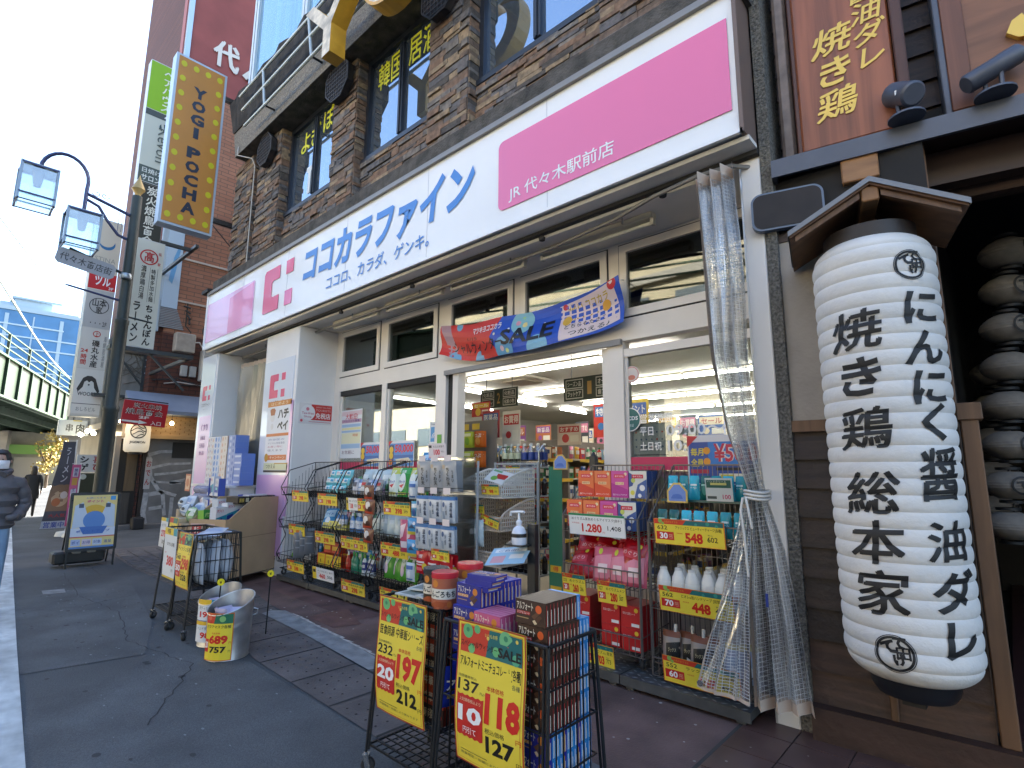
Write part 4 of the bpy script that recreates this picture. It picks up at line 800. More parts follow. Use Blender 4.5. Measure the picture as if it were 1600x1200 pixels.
# two upright cloth banners
def nobori(lbl, T, W, H, items, bgc, px, tp=0.):
    t = thing('upright_banner', lbl, 'banner', tuple(T.to_translation()[:2])+(0,)); mb = MB(t); mb.sheet(W, H, P(bgc), items, None)
    mb.bend(lambda p: T @ Vector((W-(W-p.x)*(1-tp*p.y/H), p.y, p.z+.03*math.sin(p.y*5+p.x*2))), (.2, .12)); mb.build('cloth', t)
    mb = MB(t); o = T @ Vector((px, -.25, -.02)); e = T @ Vector((px, H+.05, -.02)); mb.tube([o, e], .016, M('pole_white', (.6, .6, .58), .5), 8); mb.bar(T @ Vector((W*tp, H+.02, -.02)), T @ Vector((W, H+.02, -.02)), .01, M('pole_white', (.6, .6, .58), .5)); mb.lathe([(0, 0), (.2, 0), (.17, .1), (.03, .12), (0, .12)], M('banner_base', (.6, .62, .6), .6), 18, (o.x, o.y, 0)); mb.build('pole', t)
nobori('wide dark grey cloth banner with white script and food picture, leaning over the pavement', frame((-17, 2.14, .18), (0, .98, 0), (0, .06, 1)), .48, 2.08, [('r', 0, .50, 1, .80, '#8a6a4e'), ('o', .55, .66, .40, '#c2a27c'), ('o', .4, .70, .20, '#b5683a'), ('o', .72, .62, .18, '#d8c8b8'), ('v', 'ラーメン', .35, .06, .75, .48, '#c9c6c8', .02), ('t', '大人気', .2, .83, .9, .87, '#b03030', .02), ('r', 0, .91, 1, .995, '#b9bcc4'), ('t', '営業中', .1, .92, .9, .985, '#31469a', .03)], '#4c4a50', .49, .5)
nobori('narrow pink bordered cloth banner with orange patches next to the dark banner', frame((-16.7, 2.55, .25), (0, 1, 0), (0, .05, 1)), .17, 1.45, [('r', .2, .05, .8, .20, '#d8cfd6'), ('v', '焼鳥', .3, .06, .7, .19, '#5a3a7a', .02), ('r', .2, .22, .8, .34, '#d9a24a'), ('r', .2, .37, .8, .52, '#d8cfd6'), ('v', '生酒', .3, .38, .7, .51, '#5a3a7a', .02), ('r', .2, .55, .8, .67, '#d9a24a'), ('r', .2, .70, .8, .95, '#d8cfd6'), ('v', '串揚', .3, .72, .7, .93, '#5a3a7a', .02)], '#d6608a', .175)

# ================================================================ street lamp
GRN = M('lamp_green_paint', (.009, .020, .021), .55, .05, noise=(8, .2)); IND = M('lamp_arm_indigo', (.04, .05, .12), .4, .3); LGL = glassy('lamp_glass', (.84, .90, .90), (1, 1, 1), .12, .18); STEELL = M('lamp_steel', (.25, .30, .35), .35, .5)
PX, PY = -13.5, 2.56
sp = thing('street_lamp', 'dark green lamp post with two square glass lanterns and a street name plate', 'street lamp', (PX, PY, 0))
mb = MB(sp); mb.lathe([(.20, 0), (.20, .35), (.165, .4), (.13, .6), (.13, 2.75), (.145, 2.78), (.145, 2.86), (.12, 2.9), (.12, 4.6), (.13, 4.62), (.13, 4.7), (.108, 4.72), (.098, 7.45), (.09, 7.5), (0, 7.5)], GRN, 24, (PX, PY, 0)); mb.build('pole', sp)
mb = MB(sp); mb.lathe([(0, 7.5), (.05, 7.5), (.06, 7.56), (.13, 7.66), (.10, 7.74), (.03, 7.9), (0, 8.02)], M('finial_gold', (.35, .25, .10), .4, .4), 16, (PX, PY, 0)); mb.build('finial', sp)
mb = MB(sp); mb.tube([(PX, PY, 7.0), (PX, 2.1, 7.12), (PX, 1.70, 7.22)], .035, IND, 8); mb.tube([(PX, PY, 6.45), (PX, 2.3, 6.52), (PX, 2.08, 6.78), (PX, 1.92, 7.02), (PX, 1.70, 7.1)], .032, IND, 8)
arc = [(PX, 1.69, 6.72), (PX, 1.69, 7.3)]+[(PX, 1.32+.38*math.cos(a), 7.45+.46*math.sin(a)) for a in [math.pi*i/12 for i in range(0, 12)]]+[(PX, .95, 7.40)]
mb.tube(arc, .035, IND, 8)
for y0, s in ((2.0, 1), (1.86, -1)): mb.tube([(PX, y0+s*.09*t/8*math.cos(t*.75), 7.24+.08*t/8*math.sin(t*.75)+.05) for t in range(9)], .008, IND, 5)
for y in (2.40, 2.34, 2.28): mb.bar((PX, y, 7.02), (PX, y, 6.6), .006, IND)
mb.build('arm', sp)
def lantern(cy, z0):
    fr = MB(sp); s, h = .27, .70; c = (PX, cy)
    for a in (-1, 1):
        for b in (-1, 1):
            for o in (0, .04): fr.box(c[0]+a*s-.022+(o if a < 0 else -o), c[0]+a*s+.010+(o if a < 0 else -o), c[1]+b*s-.02, c[1]+b*s+.02, z0-.03, z0+h+.05, STEELL)
    for z in (z0+.10, z0+h):
        for a in (-1, 1): fr.box(c[0]-s, c[0]+s, c[1]+a*s-.012, c[1]+a*s+.012, z, z+.03, IND); fr.box(c[0]+a*s-.012, c[0]+a*s+.012, c[1]-s, c[1]+s, z, z+.03, IND)
    for a in (-1, 1): fr.box(c[0]-s, c[0]+s, c[1]+a*s-.01, c[1]+a*s+.01, z0-.03, z0-.01, IND); fr.box(c[0]+a*s-.01, c[0]+a*s+.01, c[1]-s, c[1]+s, z0-.03, z0-.01, IND)
    fr.box(c[0]-s, c[0]+s, c[1]-s, c[1]+s, z0+h+.03, z0+h+.05, STEELL); l = fr.build('lantern', sp)
    g = MB(sp)
    for a in (-1, 1): g.box(c[0]-s+.02, c[0]+s-.02, c[1]+a*s*.9-.004, c[1]+a*s*.9+.004, z0-.02, z0+h, LGL); g.box(c[0]+a*s*.9-.004, c[0]+a*s*.9+.004, c[1]-s+.03, c[1]+s-.03, z0-.02, z0+h, LGL)
    g.build('glass', l); b = MB(sp); b.lathe([(0, 0), (.06, .02), (.09, .25), (.10, .33), (0, .33)], M('lamp_reflector', (.30, .24, .20), .4), 16, (c[0], c[1], z0+h-.33)); b.build('reflector', l)
lantern(.93, 6.66); lantern(1.69, 6.02)
mb = MB(sp); mb.tube([(PX, PY, 5.68), (PX, 1.55, 5.98)], .03, GRN, 8); mb.tube([(PX, PY, 5.1), (PX, 1.62, 5.22), (PX, 1.52, 5.235)], [.025, .02, .002], IND, 8); mb.tube([(PX, PY, 4.8), (PX, 3.1, 4.75)], .02, GRN, 6); mb.lathe([(0, -.05), (.09, -.05), (.11, 0), (.09, .06), (0, .06)], STEELL, 14, (PX+.12, PY-.05, 5.62)); mb.build('crossbar', sp)
T = frame((PX+.05, 1.33, 5.64), (0, 1, -.155), (0, .03, 1)); GP = M('plate_grey_enamel', (.30, .31, .335), .4)
mb = MB(sp); mb.prism([(.06, 0), (.92, 0), (.98, .06), (.98, .26), (.92, .32), (.06, .32), (0, .26), (0, .06)], .03, GP, T); pl = mb.build('name_plate', sp)
mb = MB(sp); mb.text('代々木商店街', .06, .075, .86, .16, M('plate_ink', (.05, .05, .055), .5), .034, .012, T); mb.build('lettering', pl)

# ================================================================ A-frame poster stand
af = thing('a_frame_sign', 'black framed A-board with a blue and yellow poster on the pavement', 'sign', (-11.45, 2.14, 0))
BLP = M('black_plastic', (.014, .016, .017), .4, noise=(10, .2))
FT = frame((-11.42, 1.79, .26), (0, 1, 0), (-.10, .0, 1))
mb = MB(af); mb.prism(rounded(0, .69, 0, .95, .03, (1, 1, 1, 1)), .03, BLP, FT @ Matrix.Translation((0, 0, -.03))); mb.build('frame', af)
mb = MB(af); mb.sheet(.60, .86, P('#f2d98a'), [('r', 0, .62, 1, .80, '#dfe6f0'), ('o', .5, .42, .34, '#e9b93a'), ('p', [(.05, .20), (.22, .13), (.36, .42), (.30, .60), (.02, .62)], '#cfdcea'), ('p', [(.95, .20), (.78, .13), (.64, .42), (.70, .60), (.98, .62)], '#cfdcea'), ('o', .5, .48, .25, '#5f8fce'), ('p', [(.18, .60), (.82, .60), (.72, .74), (.28, .74)], '#4a78c0'), ('r', .13, .16, .24, .24, '#4a5568'), ('r', .74, .16, .85, .24, '#4a5568'), ('r', .84, .02, .96, .10, '#4aa0dc'), ('t', 'お得にたまる', .28, .04, .72, .07, '#6a7ab0', .01), ('t', 'ポイント', .30, .09, .68, .145, '#d8487a', .03), ('t', 'ポイントアップ', .12, .66, .88, .71, '#3a62b4', .02), ('r', 0, .78, 1, .80, '#d86a5a')]+[('r', .03+.24*i, .83, .24+.24*i, .95, c) for i, c in enumerate(('#b8c6e6', '#e2cfd8', '#cdd8ea', '#e8d890'))]+[('t', t_, .05+.24*i, .86, .22+.24*i, .92, '#44549a', .01) for i, t_ in enumerate(('ポイ', 'お得', '対象', '進呈'))]+[('r', 0, .965, 1, 1, '#5a8ac8')], FT @ Matrix.Translation((.045, .045, .004))); mb.build('poster', af)
for y in (1.82, 2.45): mb = MB(af); mb.bar((-11.41, y, .0), (-11.42, y, .3), .018, BLP); mb.build('leg', af); mb = MB(af); mb.bar((-11.9, y, 0), (-11.5, y, 1.1), .016, BLP); mb.build('leg', af)
mb = MB(af); mb.rbox(-11.85, -11.5, 1.66, 2.36, .06, .26, .03, BLP); mb.rbox(-11.86, -11.49, 1.9, 2.02, .22, .275, .01, M('tank_label', (.3, .3, .28), .5)); mb.rbox(-11.86, -11.49, 2.1, 2.22, .22, .275, .01, M('tank_label', (.3, .3, .28), .5)); mb.build('weight_tank', af)

# ================================================================ railway bridge, far things
BD = Vector((-.956, .292, 0)).normalized(); BL = Vector((-BD.y, BD.x, 0)); BT = Matrix(((BD.x, BL.x, 0, -35.9), (BD.y, BL.y, 0, 2.36), (0, 0, 1, 0), (0, 0, 0, 1)))
BG = M('bridge_green', (.013, .042, .017), .5, noise=(1, .25), streak=(.6, 1, 4, .3)); BGD = M('bridge_underside', (.045, .075, .05), .7, noise=(1, .3)); BGL = M('bridge_rail_green', (.04, .09, .04), .5)
br = thing('railway_bridge', 'long green steel railway viaduct crossing above the far end of the street', 'bridge', (-35.9, 2.36, 0))
mb = MB(br); mb.T = BT; mb.box(-70, 95, 0, .12, 5.0, 6.95, BG); mb.box(-70, 95, -.15, .3, 6.95, 7.05, BGL); mb.box(-70, 95, -.18, .3, 5.0, 5.1, BGL)
for i in range(-28, 40): mb.box(i*2.4, i*2.4+.12, -.12, 0, 5.1, 6.95, BG)
mb.build('girder', br)
mb = MB(br); mb.T = BT; mb.box(-70, 95, .12, 9.5, 6.3, 6.5, BGD)
for i in range(-60, 80): mb.box(i*1.2, i*1.2+.16, .2, 9.4, 5.5, 6.3, BGD)
for y in (2.5, 5.0, 7.5): mb.box(-70, 95, y, y+.25, 5.1, 5.6, BGD)
mb.build('deck', br)
mb = MB(br); mb.T = BT
for i in range(-18, 24): mb.box(i*4, i*4+.13, -.05, .06, 7.05, 8.2, BG)
for z in (7.4, 7.8, 8.15): mb.box(-70, 95, -.03, .03, z, z+.06, BGL)
mb.build('railing', br)
for s_ in (-56, -28, 34, 60):
    mb = MB(br); mb.T = BT; mb.box(s_, s_+1.2, 1.2, 3.0, 0, 5.2, M('pier_concrete', (.34, .33, .31), .85, noise=(1, .2))); mb.build('pier', br); mb = MB(br); mb.T = BT; mb.box(s_, s_+1.2, 7, 8.6, 0, 5.2, M('pier_concrete', (.34, .33, .31), .85)); mb.build('pier', br)
ot = thing('office_tower', 'distant blue glazed office block behind the railway bridge', 'building', (-115, 8, 0))
OB = M('office_blue', (.06, .17, .33), .25, .2, noise=(.25, .2)); OBL = M('office_band', (.42, .52, .60), .5); OG = M('office_grey', (.34, .44, .52), .6)
mb = MB(ot); mb.box(-130, -115, -6, 18.5, 0, 26.6, OB); mb.box(-129, -114.8, -6, 18, 26.6, 27.3, OG); mb.box(-124, -116, 7.6, 12.2, 27.3, 28.8, OG); mb.box(-124.5, -115.6, 7.2, 13.4, 28.8, 29.1, OG); mb.box(-124, -116.5, 5.9, 7.6, 27.3, 28.2, OG); mb.build('glass_body', ot)
mb = MB(ot)
for i in range(13): mb.box(-115.2, -114.85, 3 if i % 4 else 1, 18 if i % 3 else 14, 2+i*1.85, 2.22+i*1.85, OBL)
for i, y in enumerate((3, 6.6, 10.0, 13.4, 16.6)): mb.box(-115.1, -114.9, y, y+.18+.3*(i % 2), 1, 26, OG)
mb.build('facade_bands', ot)
for i in range(8):
    mb = MB(ot); y, z = 3.5+rnd.random()*12, 5+rnd.random()*18; mb.box(-115.05, -114.9, y, y+1.2, z, z+1.3, M('office_pane', (.24, .55, .78), .2)); mb.build('window', ot)
for lbl, a, b in (('upper pale overhead cable running down to the tenant sign', (-40, 2.9, 13.6), (-70, 10.4, 16.5)), ('lower pale overhead cable above the bridge railing', (-33, 2.2, 9.0), (-60, 7.6, 10.0))):
    mb = MB(); mb.tube([Vector(a).lerp(Vector(b), t/8)-Vector((0, 0, .25*math.sin(math.pi*t/8))) for t in range(-6, 15)], .06 if a[2] > 10 else .05, M('cable_white', (.62, .62, .60), .6), 6); one(mb, 'overhead_cable', lbl, 'cable')
fs = thing('storefront_row', 'low far storefronts with a green fascia under the railway bridge', 'shop', (-72, 6, 0))
mb = MB(fs); mb.box(-80, -72, -14, 26, 0, 5.2, M('far_wall', (.42, .42, .37), .7, noise=(.6, .25))); mb.build('wall', fs)
mb = MB(fs); mb.box(-72, -71.4, -14, 26, 3.0, 3.9, M('far_green', (.24, .48, .12), .5)); mb.build('fascia', fs)
for i in range(7): mb = MB(fs); mb.box(-72, -71.9, -8+i*3.6, -5.6+i*3.6, .2, 2.7, M('far_window_%d' % (i % 3), ((.30, .42, .50), (.50, .48, .42), (.20, .26, .24))[i % 3], .4)); mb.build('window', fs)
YL = [M('ginkgo_%d' % i, c, .6) for i, c in enumerate(((.42, .31, .06), (.30, .24, .05), (.46, .38, .13)))]
def tree(lbl, p, r, h, mats, n, ground=0):
    t = thing('tree', lbl, 'tree', p); mb = MB(t); b = Vector(p)
    mb.tube([b, b+Vector((.05, 0, h*.35)), b+Vector((0, .1, h*.75))], [r*.07, r*.05, r*.02], M('bark', (.10, .075, .055), .9), 7)
    for k in range(5): a = k*1.3; mb.tube([b+Vector((0, 0, h*.4)), b+Vector((math.cos(a)*r*.6, math.sin(a)*r*.6, h*(.6+.08*k)))], [r*.03, r*.01], M('bark', (.10, .075, .055), .9), 5)
    mb.build('trunk', t); mb = MB(t); cl = [Vector((rnd.gauss(0, .45), rnd.gauss(0, .45), rnd.gauss(0, .38)))*r for _ in range(16)]
    for i in range(n):
        c = b+Vector((0, 0, h*.68))+rnd.choice(cl)+Vector((rnd.gauss(0, .17), rnd.gauss(0, .17), rnd.gauss(0, .15)))*r; s = rnd.uniform(.04, .085)*r
        u = Vector((rnd.uniform(-1, 1), rnd.uniform(-1, 1), rnd.uniform(-1, 1))).normalized(); v = u.cross(Vector((rnd.uniform(-1, 1), rnd.uniform(-1, 1), rnd.uniform(-1, 1)))).normalized()
        mb.add([c-u*s, c+v*s*.7, c+u*s, c-v*s*.7], [(0, 1, 2, 3)], rnd.choice(mats))
    mb.build('crown', t)
tree('small yellow autumn tree glowing in sun past the walkers', (-58, 7.3, 0), 1.8, 4.0, YL, 700)
st = thing('station_building', 'cream station building across the street facing the shops', 'building', (-18, -26, 0))
mb = MB(st); mb.box(-70, 26, -34, -24, 0, 16, M('station_cream', (.50, .43, .29), .7, noise=(.4, .08))); mb.build('wall', st)
for i in range(20):
    mb = MB(st); x = -66+i*4.6
    for z in (4, 8, 12): mb.box(x, x+2.6, -24.02, -23.9, z, z+1.7, M('station_window', (.09, .12, .14), .15))
    mb.build('window', st)
mb = MB(st); mb.box(-70, 26, -24.6, -23.6, 14.6, 15.2, M('station_trim', (.35, .33, .28), .7)); mb.build('cornice', st)
# ================================================================ people on the pavement
def skinned(name, verts, edges, radii, lev=1):
    me = bpy.data.meshes.new(name); me.from_pydata(verts, edges, []); o = bpy.data.objects.new(name, me); col.objects.link(o)
    sk = o.modifiers.new('skin', 'SKIN'); sk.use_smooth_shade = True
    if not me.skin_vertices: me.skin_vertices.new(name='')
    for i, r in enumerate(radii):
        me.skin_vertices[0].data[i].radius = r if isinstance(r, tuple) else (r, r)
    me.skin_vertices[0].data[0].use_root = True
    s = o.modifiers.new('sub', 'SUBSURF'); s.levels = lev; s.render_levels = lev
    dg = bpy.context.evaluated_depsgraph_get(); dg.update(); m2 = bpy.data.meshes.new_from_object(o.evaluated_get(dg))
    bpy.data.objects.remove(o); bpy.data.meshes.remove(me); m2.name = name
    return m2
def person(lbl, loc, rz, top, leg, shoe, hairc, h=1.72, step=.12, pockets=False, mask=False, puffer=False, coat=False, hair_long=False):
    k = h/1.72; V = []; E = []; Rr = []; L = []
    def a(p, r, lab, par=None):
        V.append(tuple(c*k for c in p)); Rr.append(tuple(c*k for c in r) if isinstance(r, tuple) else r*k); L.append(lab); i = len(V)-1
        if par is not None: E.append((par, i))
        return i
    pel = a((0, 0, .95), (.145, .105), 'leg'); wa = a((0, .01, 1.10), (.135, .10), 'top', pel); ch = a((0, .01, 1.30), (.165, .115), 'top', wa); nb = a((0, 0, 1.43), (.09, .075), 'top', ch); nk = a((0, .01, 1.50), .052, 'skin', nb)
    hd = a((0, .02, 1.565), (.066, .078), 'skin', nk); hm = a((0, .022, 1.63), (.073, .092), 'skin', hd); a((0, .01, 1.695), (.055, .07), 'skin', hm)
    for s in (-1, 1):
        st_ = step*s
        hp = a((.085*s, 0, .87), .095, 'leg', pel); kn = a((.095*s, .02+st_*.6, .48), .064, 'leg', hp); an_ = a((.095*s, -.02+st_*1.2, .085), .043, 'leg', kn); a((.10*s, .13+st_*1.2, .035), (.042, .03), 'shoe', an_)
        sh = a((.185*s, 0, 1.40), .066, 'top', ch)
        if pockets: el = a((.275*s, -.06, 1.14), .052, 'top', sh); wr = a((.20*s, .13, 1.0), .042, 'top', el); a((.12*s, .15, 1.0), .035, 'top', wr)
        else:
            el = a((.235*s, -.02-st_*.4, 1.13), .048, 'top', sh); wr = a((.235*s, .05-st_*.9, .90), .033, 'top', el); pm = a((.232*s, .07-st_*1.0, .835), (.018, .03), 'skin', wr)
            for f in range(4): q = a((.232*s, .052-st_+.017*f, .775), .008, 'skin', pm); a((.226*s, .056-st_+.016*f, .735+.006*abs(f-1.5)), .007, 'skin', q)
            a((.215*s, .115-st_, .80), .008, 'skin', pm)
    me = skinned('person_body', V, E, Rr, 1)
    for m in (SKIN, top, leg, shoe): me.materials.append(m)
    ix = {'skin': 0, 'top': 1, 'leg': 2, 'shoe': 3}; VV = [Vector(v) for v in V]
    for p in me.polygons:
        c = p.center; b = 1e9
        for (i, j) in E:
            A, B = VV[i], VV[j]; d = B-A; t = max(0, min(1, (c-A).dot(d)/max(d.length_squared, 1e-9))); q = (c-(A+d*t)).length-.5*(Rr[i][0] if isinstance(Rr[i], tuple) else Rr[i])
            if q < b: b = q; lab = L[j] if t > .35 else L[i]
        p.material_index = ix[lab]
    o = bpy.data.objects.new('person', me); col.objects.link(o); o.location = loc; o.rotation_euler = (0, 0, rz); tag(o, lbl, 'person', 'people walking along the street'); INV[o.name] = None
    mb = MB(); hp = [(0, .165*k), (.045*k, .155*k), (.078*k, .12*k), (.094*k, .06*k), (.092*k, .0), (.082*k, -.05*k)]
    mb.lathe(hp[::-1], hairc, 20, (0, -.004*k, 1.575*k), sx=.98, sy=1.12)
    for v in mb.v:
        if v.y > .055*k and v.z < 1.655*k: v.y = .055*k-(v.y-.055*k)*.3
    if hair_long: mb.lathe([(.09*k, 0), (.10*k, .1*k), (.085*k, .2*k)], hairc, 14, (0, -.03*k, 1.43*k))
    mb.build('hair', o)
    mb = MB()
    for s in (-1, 1): mb.lathe([(0, -.016*k), (.009*k, -.012*k), (.013*k, 0), (.009*k, .014*k), (0, .018*k)], SKIN, 10, (.088*k*s, .012*k, 1.605*k), sy=1.4)
    mb.build('ears', o)
    mb = MB()
    for s in (-1, 1): mb.lathe([(0, -.006*k), (.012*k, 0), (0, .006*k)], M('eye_dark', (.02, .015, .012), .2), 10, (.03*k*s, .098*k, 1.625*k), sy=.5)
    mb.lathe([(0, -.03*k), (.013*k, -.02*k), (.006*k, .02*k), (0, .025*k)], SKIN, 8, (0, .108*k, 1.60*k)); mb.box(-.02*k, .02*k, .1*k, .106*k, 1.558*k, 1.564*k, M('lip', (.30, .13, .11), .5)); mb.build('face_features', o)
    if mask:
        mb = MB(); n = 9; v = []
        for j, (z, r) in enumerate(((1.615, .098), (1.59, .112), (1.56, .108), (1.525, .088))):
            for i in range(n): t = R(-75+150*i/(n-1)); v.append((math.sin(t)*.086*k, (.008+math.cos(t)*(r+.004))*k, z*k))
        mb.add(v, [(j*n+i, j*n+i+1, (j+1)*n+i+1, (j+1)*n+i) for j in range(3) for i in range(n-1)], M('mask_white', (.72, .73, .76), .7), True); mb.build('face_mask', o)
    if puffer:
        mb = MB(); J = [(.165, .88), (.20, .92), (.172, .985), (.21, 1.05), (.178, 1.115), (.215, 1.18), (.182, 1.25), (.215, 1.32), (.172, 1.40), (.13, 1.45), (.10, 1.47)]
        prof = []
        for i in range(len(J)-1):
            for t in range(3): prof.append(((J[i][0]+(J[i+1][0]-J[i][0])*t/3)*k, (J[i][1]+(J[i+1][1]-J[i][1])*t/3)*k))
        mb.lathe(prof, top, 28, sy=.74); mb.lathe([(.07*k, 0), (.105*k, .03*k), (.11*k, .07*k), (.085*k, .09*k)], top, 20, (0, -.02*k, 1.43*k))
        for s in (-1, 1):
            pts = [Vector(p)*k for p in ((.16*s, 0, 1.40), (.215*s, -.02, 1.30), (.235*s, -.04, 1.2), (.24*s, -.04, 1.12), (.225*s, .04, 1.04), (.20*s, .13, .99))]; q = []; rr_ = []
            for i in range(len(pts)-1):
                for t in range(4): q.append(pts[i].lerp(pts[i+1], t/4)); rr_.append((.070-.003*i)*k*(1 if t in (1, 2) else .88))
            mb.tube(q, rr_, top, 14)
        mb.box(-.006*k, .006*k, .125*k, .158*k, .90*k, 1.44*k, M('zip_dark', (.02, .02, .022), .4))
        for s in (-1, 1): mb.tube([(.05*s*k, .11*k, 1.46*k), (.09*s*k, .02*k, 1.50*k), (.06*s*k, -.10*k, 1.47*k)], .035*k, top, 10)
        mb.build('puffer_jacket', o)
    if coat:
        mb = MB(); mb.lathe([(.20*k, .62*k), (.205*k, .8*k), (.185*k, 1.0*k), (.19*k, 1.25*k), (.185*k, 1.36*k), (.11*k, 1.45*k), (.07*k, 1.49*k)], top, 24, sy=.7); mb.build('coat', o)
    return o
SKIN = M('skin', (.42, .25, .18), .5)
HAIR = M('hair_black', (.012, .010, .010), .5)
person('person in dark grey puffer jacket, pale jeans and white mask at the photo edge', (-8.6, .655, 0), R(-102), M('puffer_grey', (.085, .08, .088), .55, bump=(14, .5)), M('jeans_pale', (.20, .32, .48), .8, noise=(8, .15)), M('shoe_white', (.5, .5, .5), .6), HAIR, 1.80, .10, pockets=True, mask=True, puffer=True)
person('person in long black coat walking away, seen from behind', (-24.2, 2.72, 0), R(84), M('coat_black', (.010, .012, .016), .7), M('trouser_black', (.011, .011, .014), .8), M('shoe_brown', (.07, .035, .03), .6), HAIR, 1.68, .14, coat=True, hair_long=True)
person('person in navy jacket and dark trousers walking away in the sunlit patch', (-31.5, 4.62, 0), R(80), M('jacket_navy', (.025, .04, .065), .7), M('trouser_dark', (.013, .013, .018), .8), M('shoe_pale', (.3, .29, .27), .6), HAIR, 1.70, .16)
# ================================================================ fixtures and goods in front of the shop
WIREB = M('wire_black', (.013, .013, .014), .4, .2); WIREG = M('wire_dark_chrome', (.16, .145, .135), .35, .6); CHROME = M('chrome', (.45, .46, .47), .25, .9); RUB = M('rubber', (.02, .02, .02), .7)
PLATE = M('step_steel', (.085, .09, .095), .45, .5, noise=(9, .2)); PLATEH = M('step_steel_worn', (.24, .25, .26), .35, .6)
CLEAR = glassy('clear_plastic', (.86, .88, .88), (1, 1, 1), .08, .10)
def put(me, name, lbl, cat, group, loc, rz=0., tilt=0., lean=0.):
    o = bpy.data.objects.new(name, me); col.objects.link(o); o.location = loc; o.rotation_euler = (tilt, lean, rz); return tag(o, lbl, cat, group)
def caster(t, p, rot=0.):
    T = Matrix.Translation(p) @ Matrix.Rotation(rot, 4, 'Z'); mb = MB(t)
    mb.lathe([(.0, -.013), (.034, -.013), (.038, -.008), (.038, .008), (.034, .013), (0, .013)], RUB, 18, T=T @ Matrix.Translation((0, .012, .038)) @ Matrix.Rotation(R(90), 4, 'Y'))
    mb.lathe([(.0, -.015), (.016, -.015), (.016, .015), (0, .015)], CHROME, 12, T=T @ Matrix.Translation((0, .012, .038)) @ Matrix.Rotation(R(90), 4, 'Y'))
    for s in (-1, 1): mb.add([(s*.018, -.014, .085), (s*.018, .016, .085), (s*.018, .026, .034), (s*.018, .0, .03), (s*.021, -.014, .085), (s*.021, .016, .085), (s*.021, .026, .034), (s*.021, .0, .03)], [(0, 1, 2, 3), (7, 6, 5, 4), (0, 4, 5, 1), (1, 5, 6, 2), (3, 2, 6, 7), (0, 3, 7, 4)], CHROME, False, T)
    mb.box(-.021, .021, -.018, .018, .082, .092, CHROME, T); mb.bar(T @ Vector((0, 0, .09)), T @ Vector((0, 0, .115)), .007, CHROME, 8); return mb.build('caster', t)
# ---- patterned steel step plates
proto = None
pw = .958
for i in range(7):
    x0 = -8.06+i*pw
    if proto is None:
        mb = MB(); w_ = pw-.012
        mb.box(0, w_, 0, .80, .085, .10, PLATE); mb.box(0, w_, 0, .012, .035, .085, PLATE); mb.box(0, .012, .012, .80, .05, .085, PLATE); mb.box(w_-.012, w_, .012, .8, .05, .085, PLATE)
        for a in range(14):
            for b in range(6):
                x, y = .04+a*.066, .035+b*.06; s = 1 if (a+b) % 2 else -1; mb.add([(x-.022, y-s*.012, .1), (x+.004, y-s*.006, .1), (x+.022, y+s*.012, .1), (x-.004, y+s*.006, .1), (x, y, .1045)], [(0, 1, 4), (1, 2, 4), (2, 3, 4), (3, 0, 4)], PLATEH)
        for x in (.04, w_-.10):
            for y in (.02, .7): mb.box(x, x+.06, y, y+.05, .012, .085, PLATE); mb.lathe([(.02, 0), (.02, .012)], CHROME, 10, (x+.03, y+.025, 0))
        proto = mb.mesh('step_plate')
    put(proto, 'step_plate', 'grey raised-pattern steel step plate in the row under the display racks', 'step plate', 'steel step plates along the shop front', (x0, 3.745+.004*(i % 2), 0))

# ---- product meshes (front faces -Y, base at z=0)
FT0 = frame((0, 0, 0), (1, 0, 0), (0, 0, 1))
def carton(w_, d, h, main, items, side_c=None, top_c=None):
    mb = MB(); mb.box(-w_/2, w_/2, 0, d, 0, h, P(side_c or main)); mb.sheet(w_*.995, h*.99, P(main), items, Matrix.Translation((-w_/2*.995, -.003, h*.005)) @ FT0, .0006, .003)
    if top_c: mb.box(-w_/2, w_/2, -.003, d, h, h+.002, P(top_c))
    return mb.mesh('carton')
def pouch(w_, h, t, main, items, taper=0., gloss=True, gusset=.0):
    mb = MB(); n, k = 8, 10; mt = G(main) if gloss else P(main)
    def blg(u, v):      # u,v in 0..1
        a = max(0, math.sin(math.pi*u))**.6; b = (1 if gusset else max(0, math.sin(math.pi*min(v*1.0, 1)))**.55) if not gusset else max(0, min(1, (1-v)*1.25))**.7*max(.25, min(1, v*8)); return t/2*a*b
    def wx(u, v): return (u-.5)*w_*(1-taper*(1-v))
    v = []; f = []
    for s in (-1, 1):
        o = len(v)
        for j in range(k+1):
            for i in range(n+1): u, q = i/n, j/k; v.append((wx(u, q)+.002*math.sin(j*2.1+i), s*blg(u, q)+.0015*math.sin(i*3.1+j*1.7), q*h))
        for j in range(k):
            for i in range(n): a = o+j*(n+1)+i; q = (a, a+1, a+n+2, a+n+1); f.append(q if s < 0 else q[::-1])
    mb.add(v, f, mt, True)
    lay = MB(); 
    if items: lay.sheet(1, 1, mt, items, None, .0016, .0)
    if items:
        lay.v = lay.v[8:]; nf = 6; lay.f = [[i-8 for i in q] for q in lay.f[nf:]]; lay.mi = lay.mi[nf:]; lay.sm = lay.sm[nf:]
        lay.bend(lambda p: Vector((wx(p.x, p.y), -blg(p.x, p.y)-.0012-p.z*.6, p.y*h)), (.125, .1))
        for q, m_ in zip(lay.f, lay.mi): pass
        o = len(mb.v); mb.v += lay.v
        for m_ in lay.mats:
            if m_ not in mb.mats: mb.mats.append(m_)
        for q, m_ in zip(lay.f, lay.mi): mb.f.append([i+o for i in q]); mb.mi.append(mb.mats.index(lay.mats[m_])); mb.sm.append(True)
    return mb.mesh('pouch')
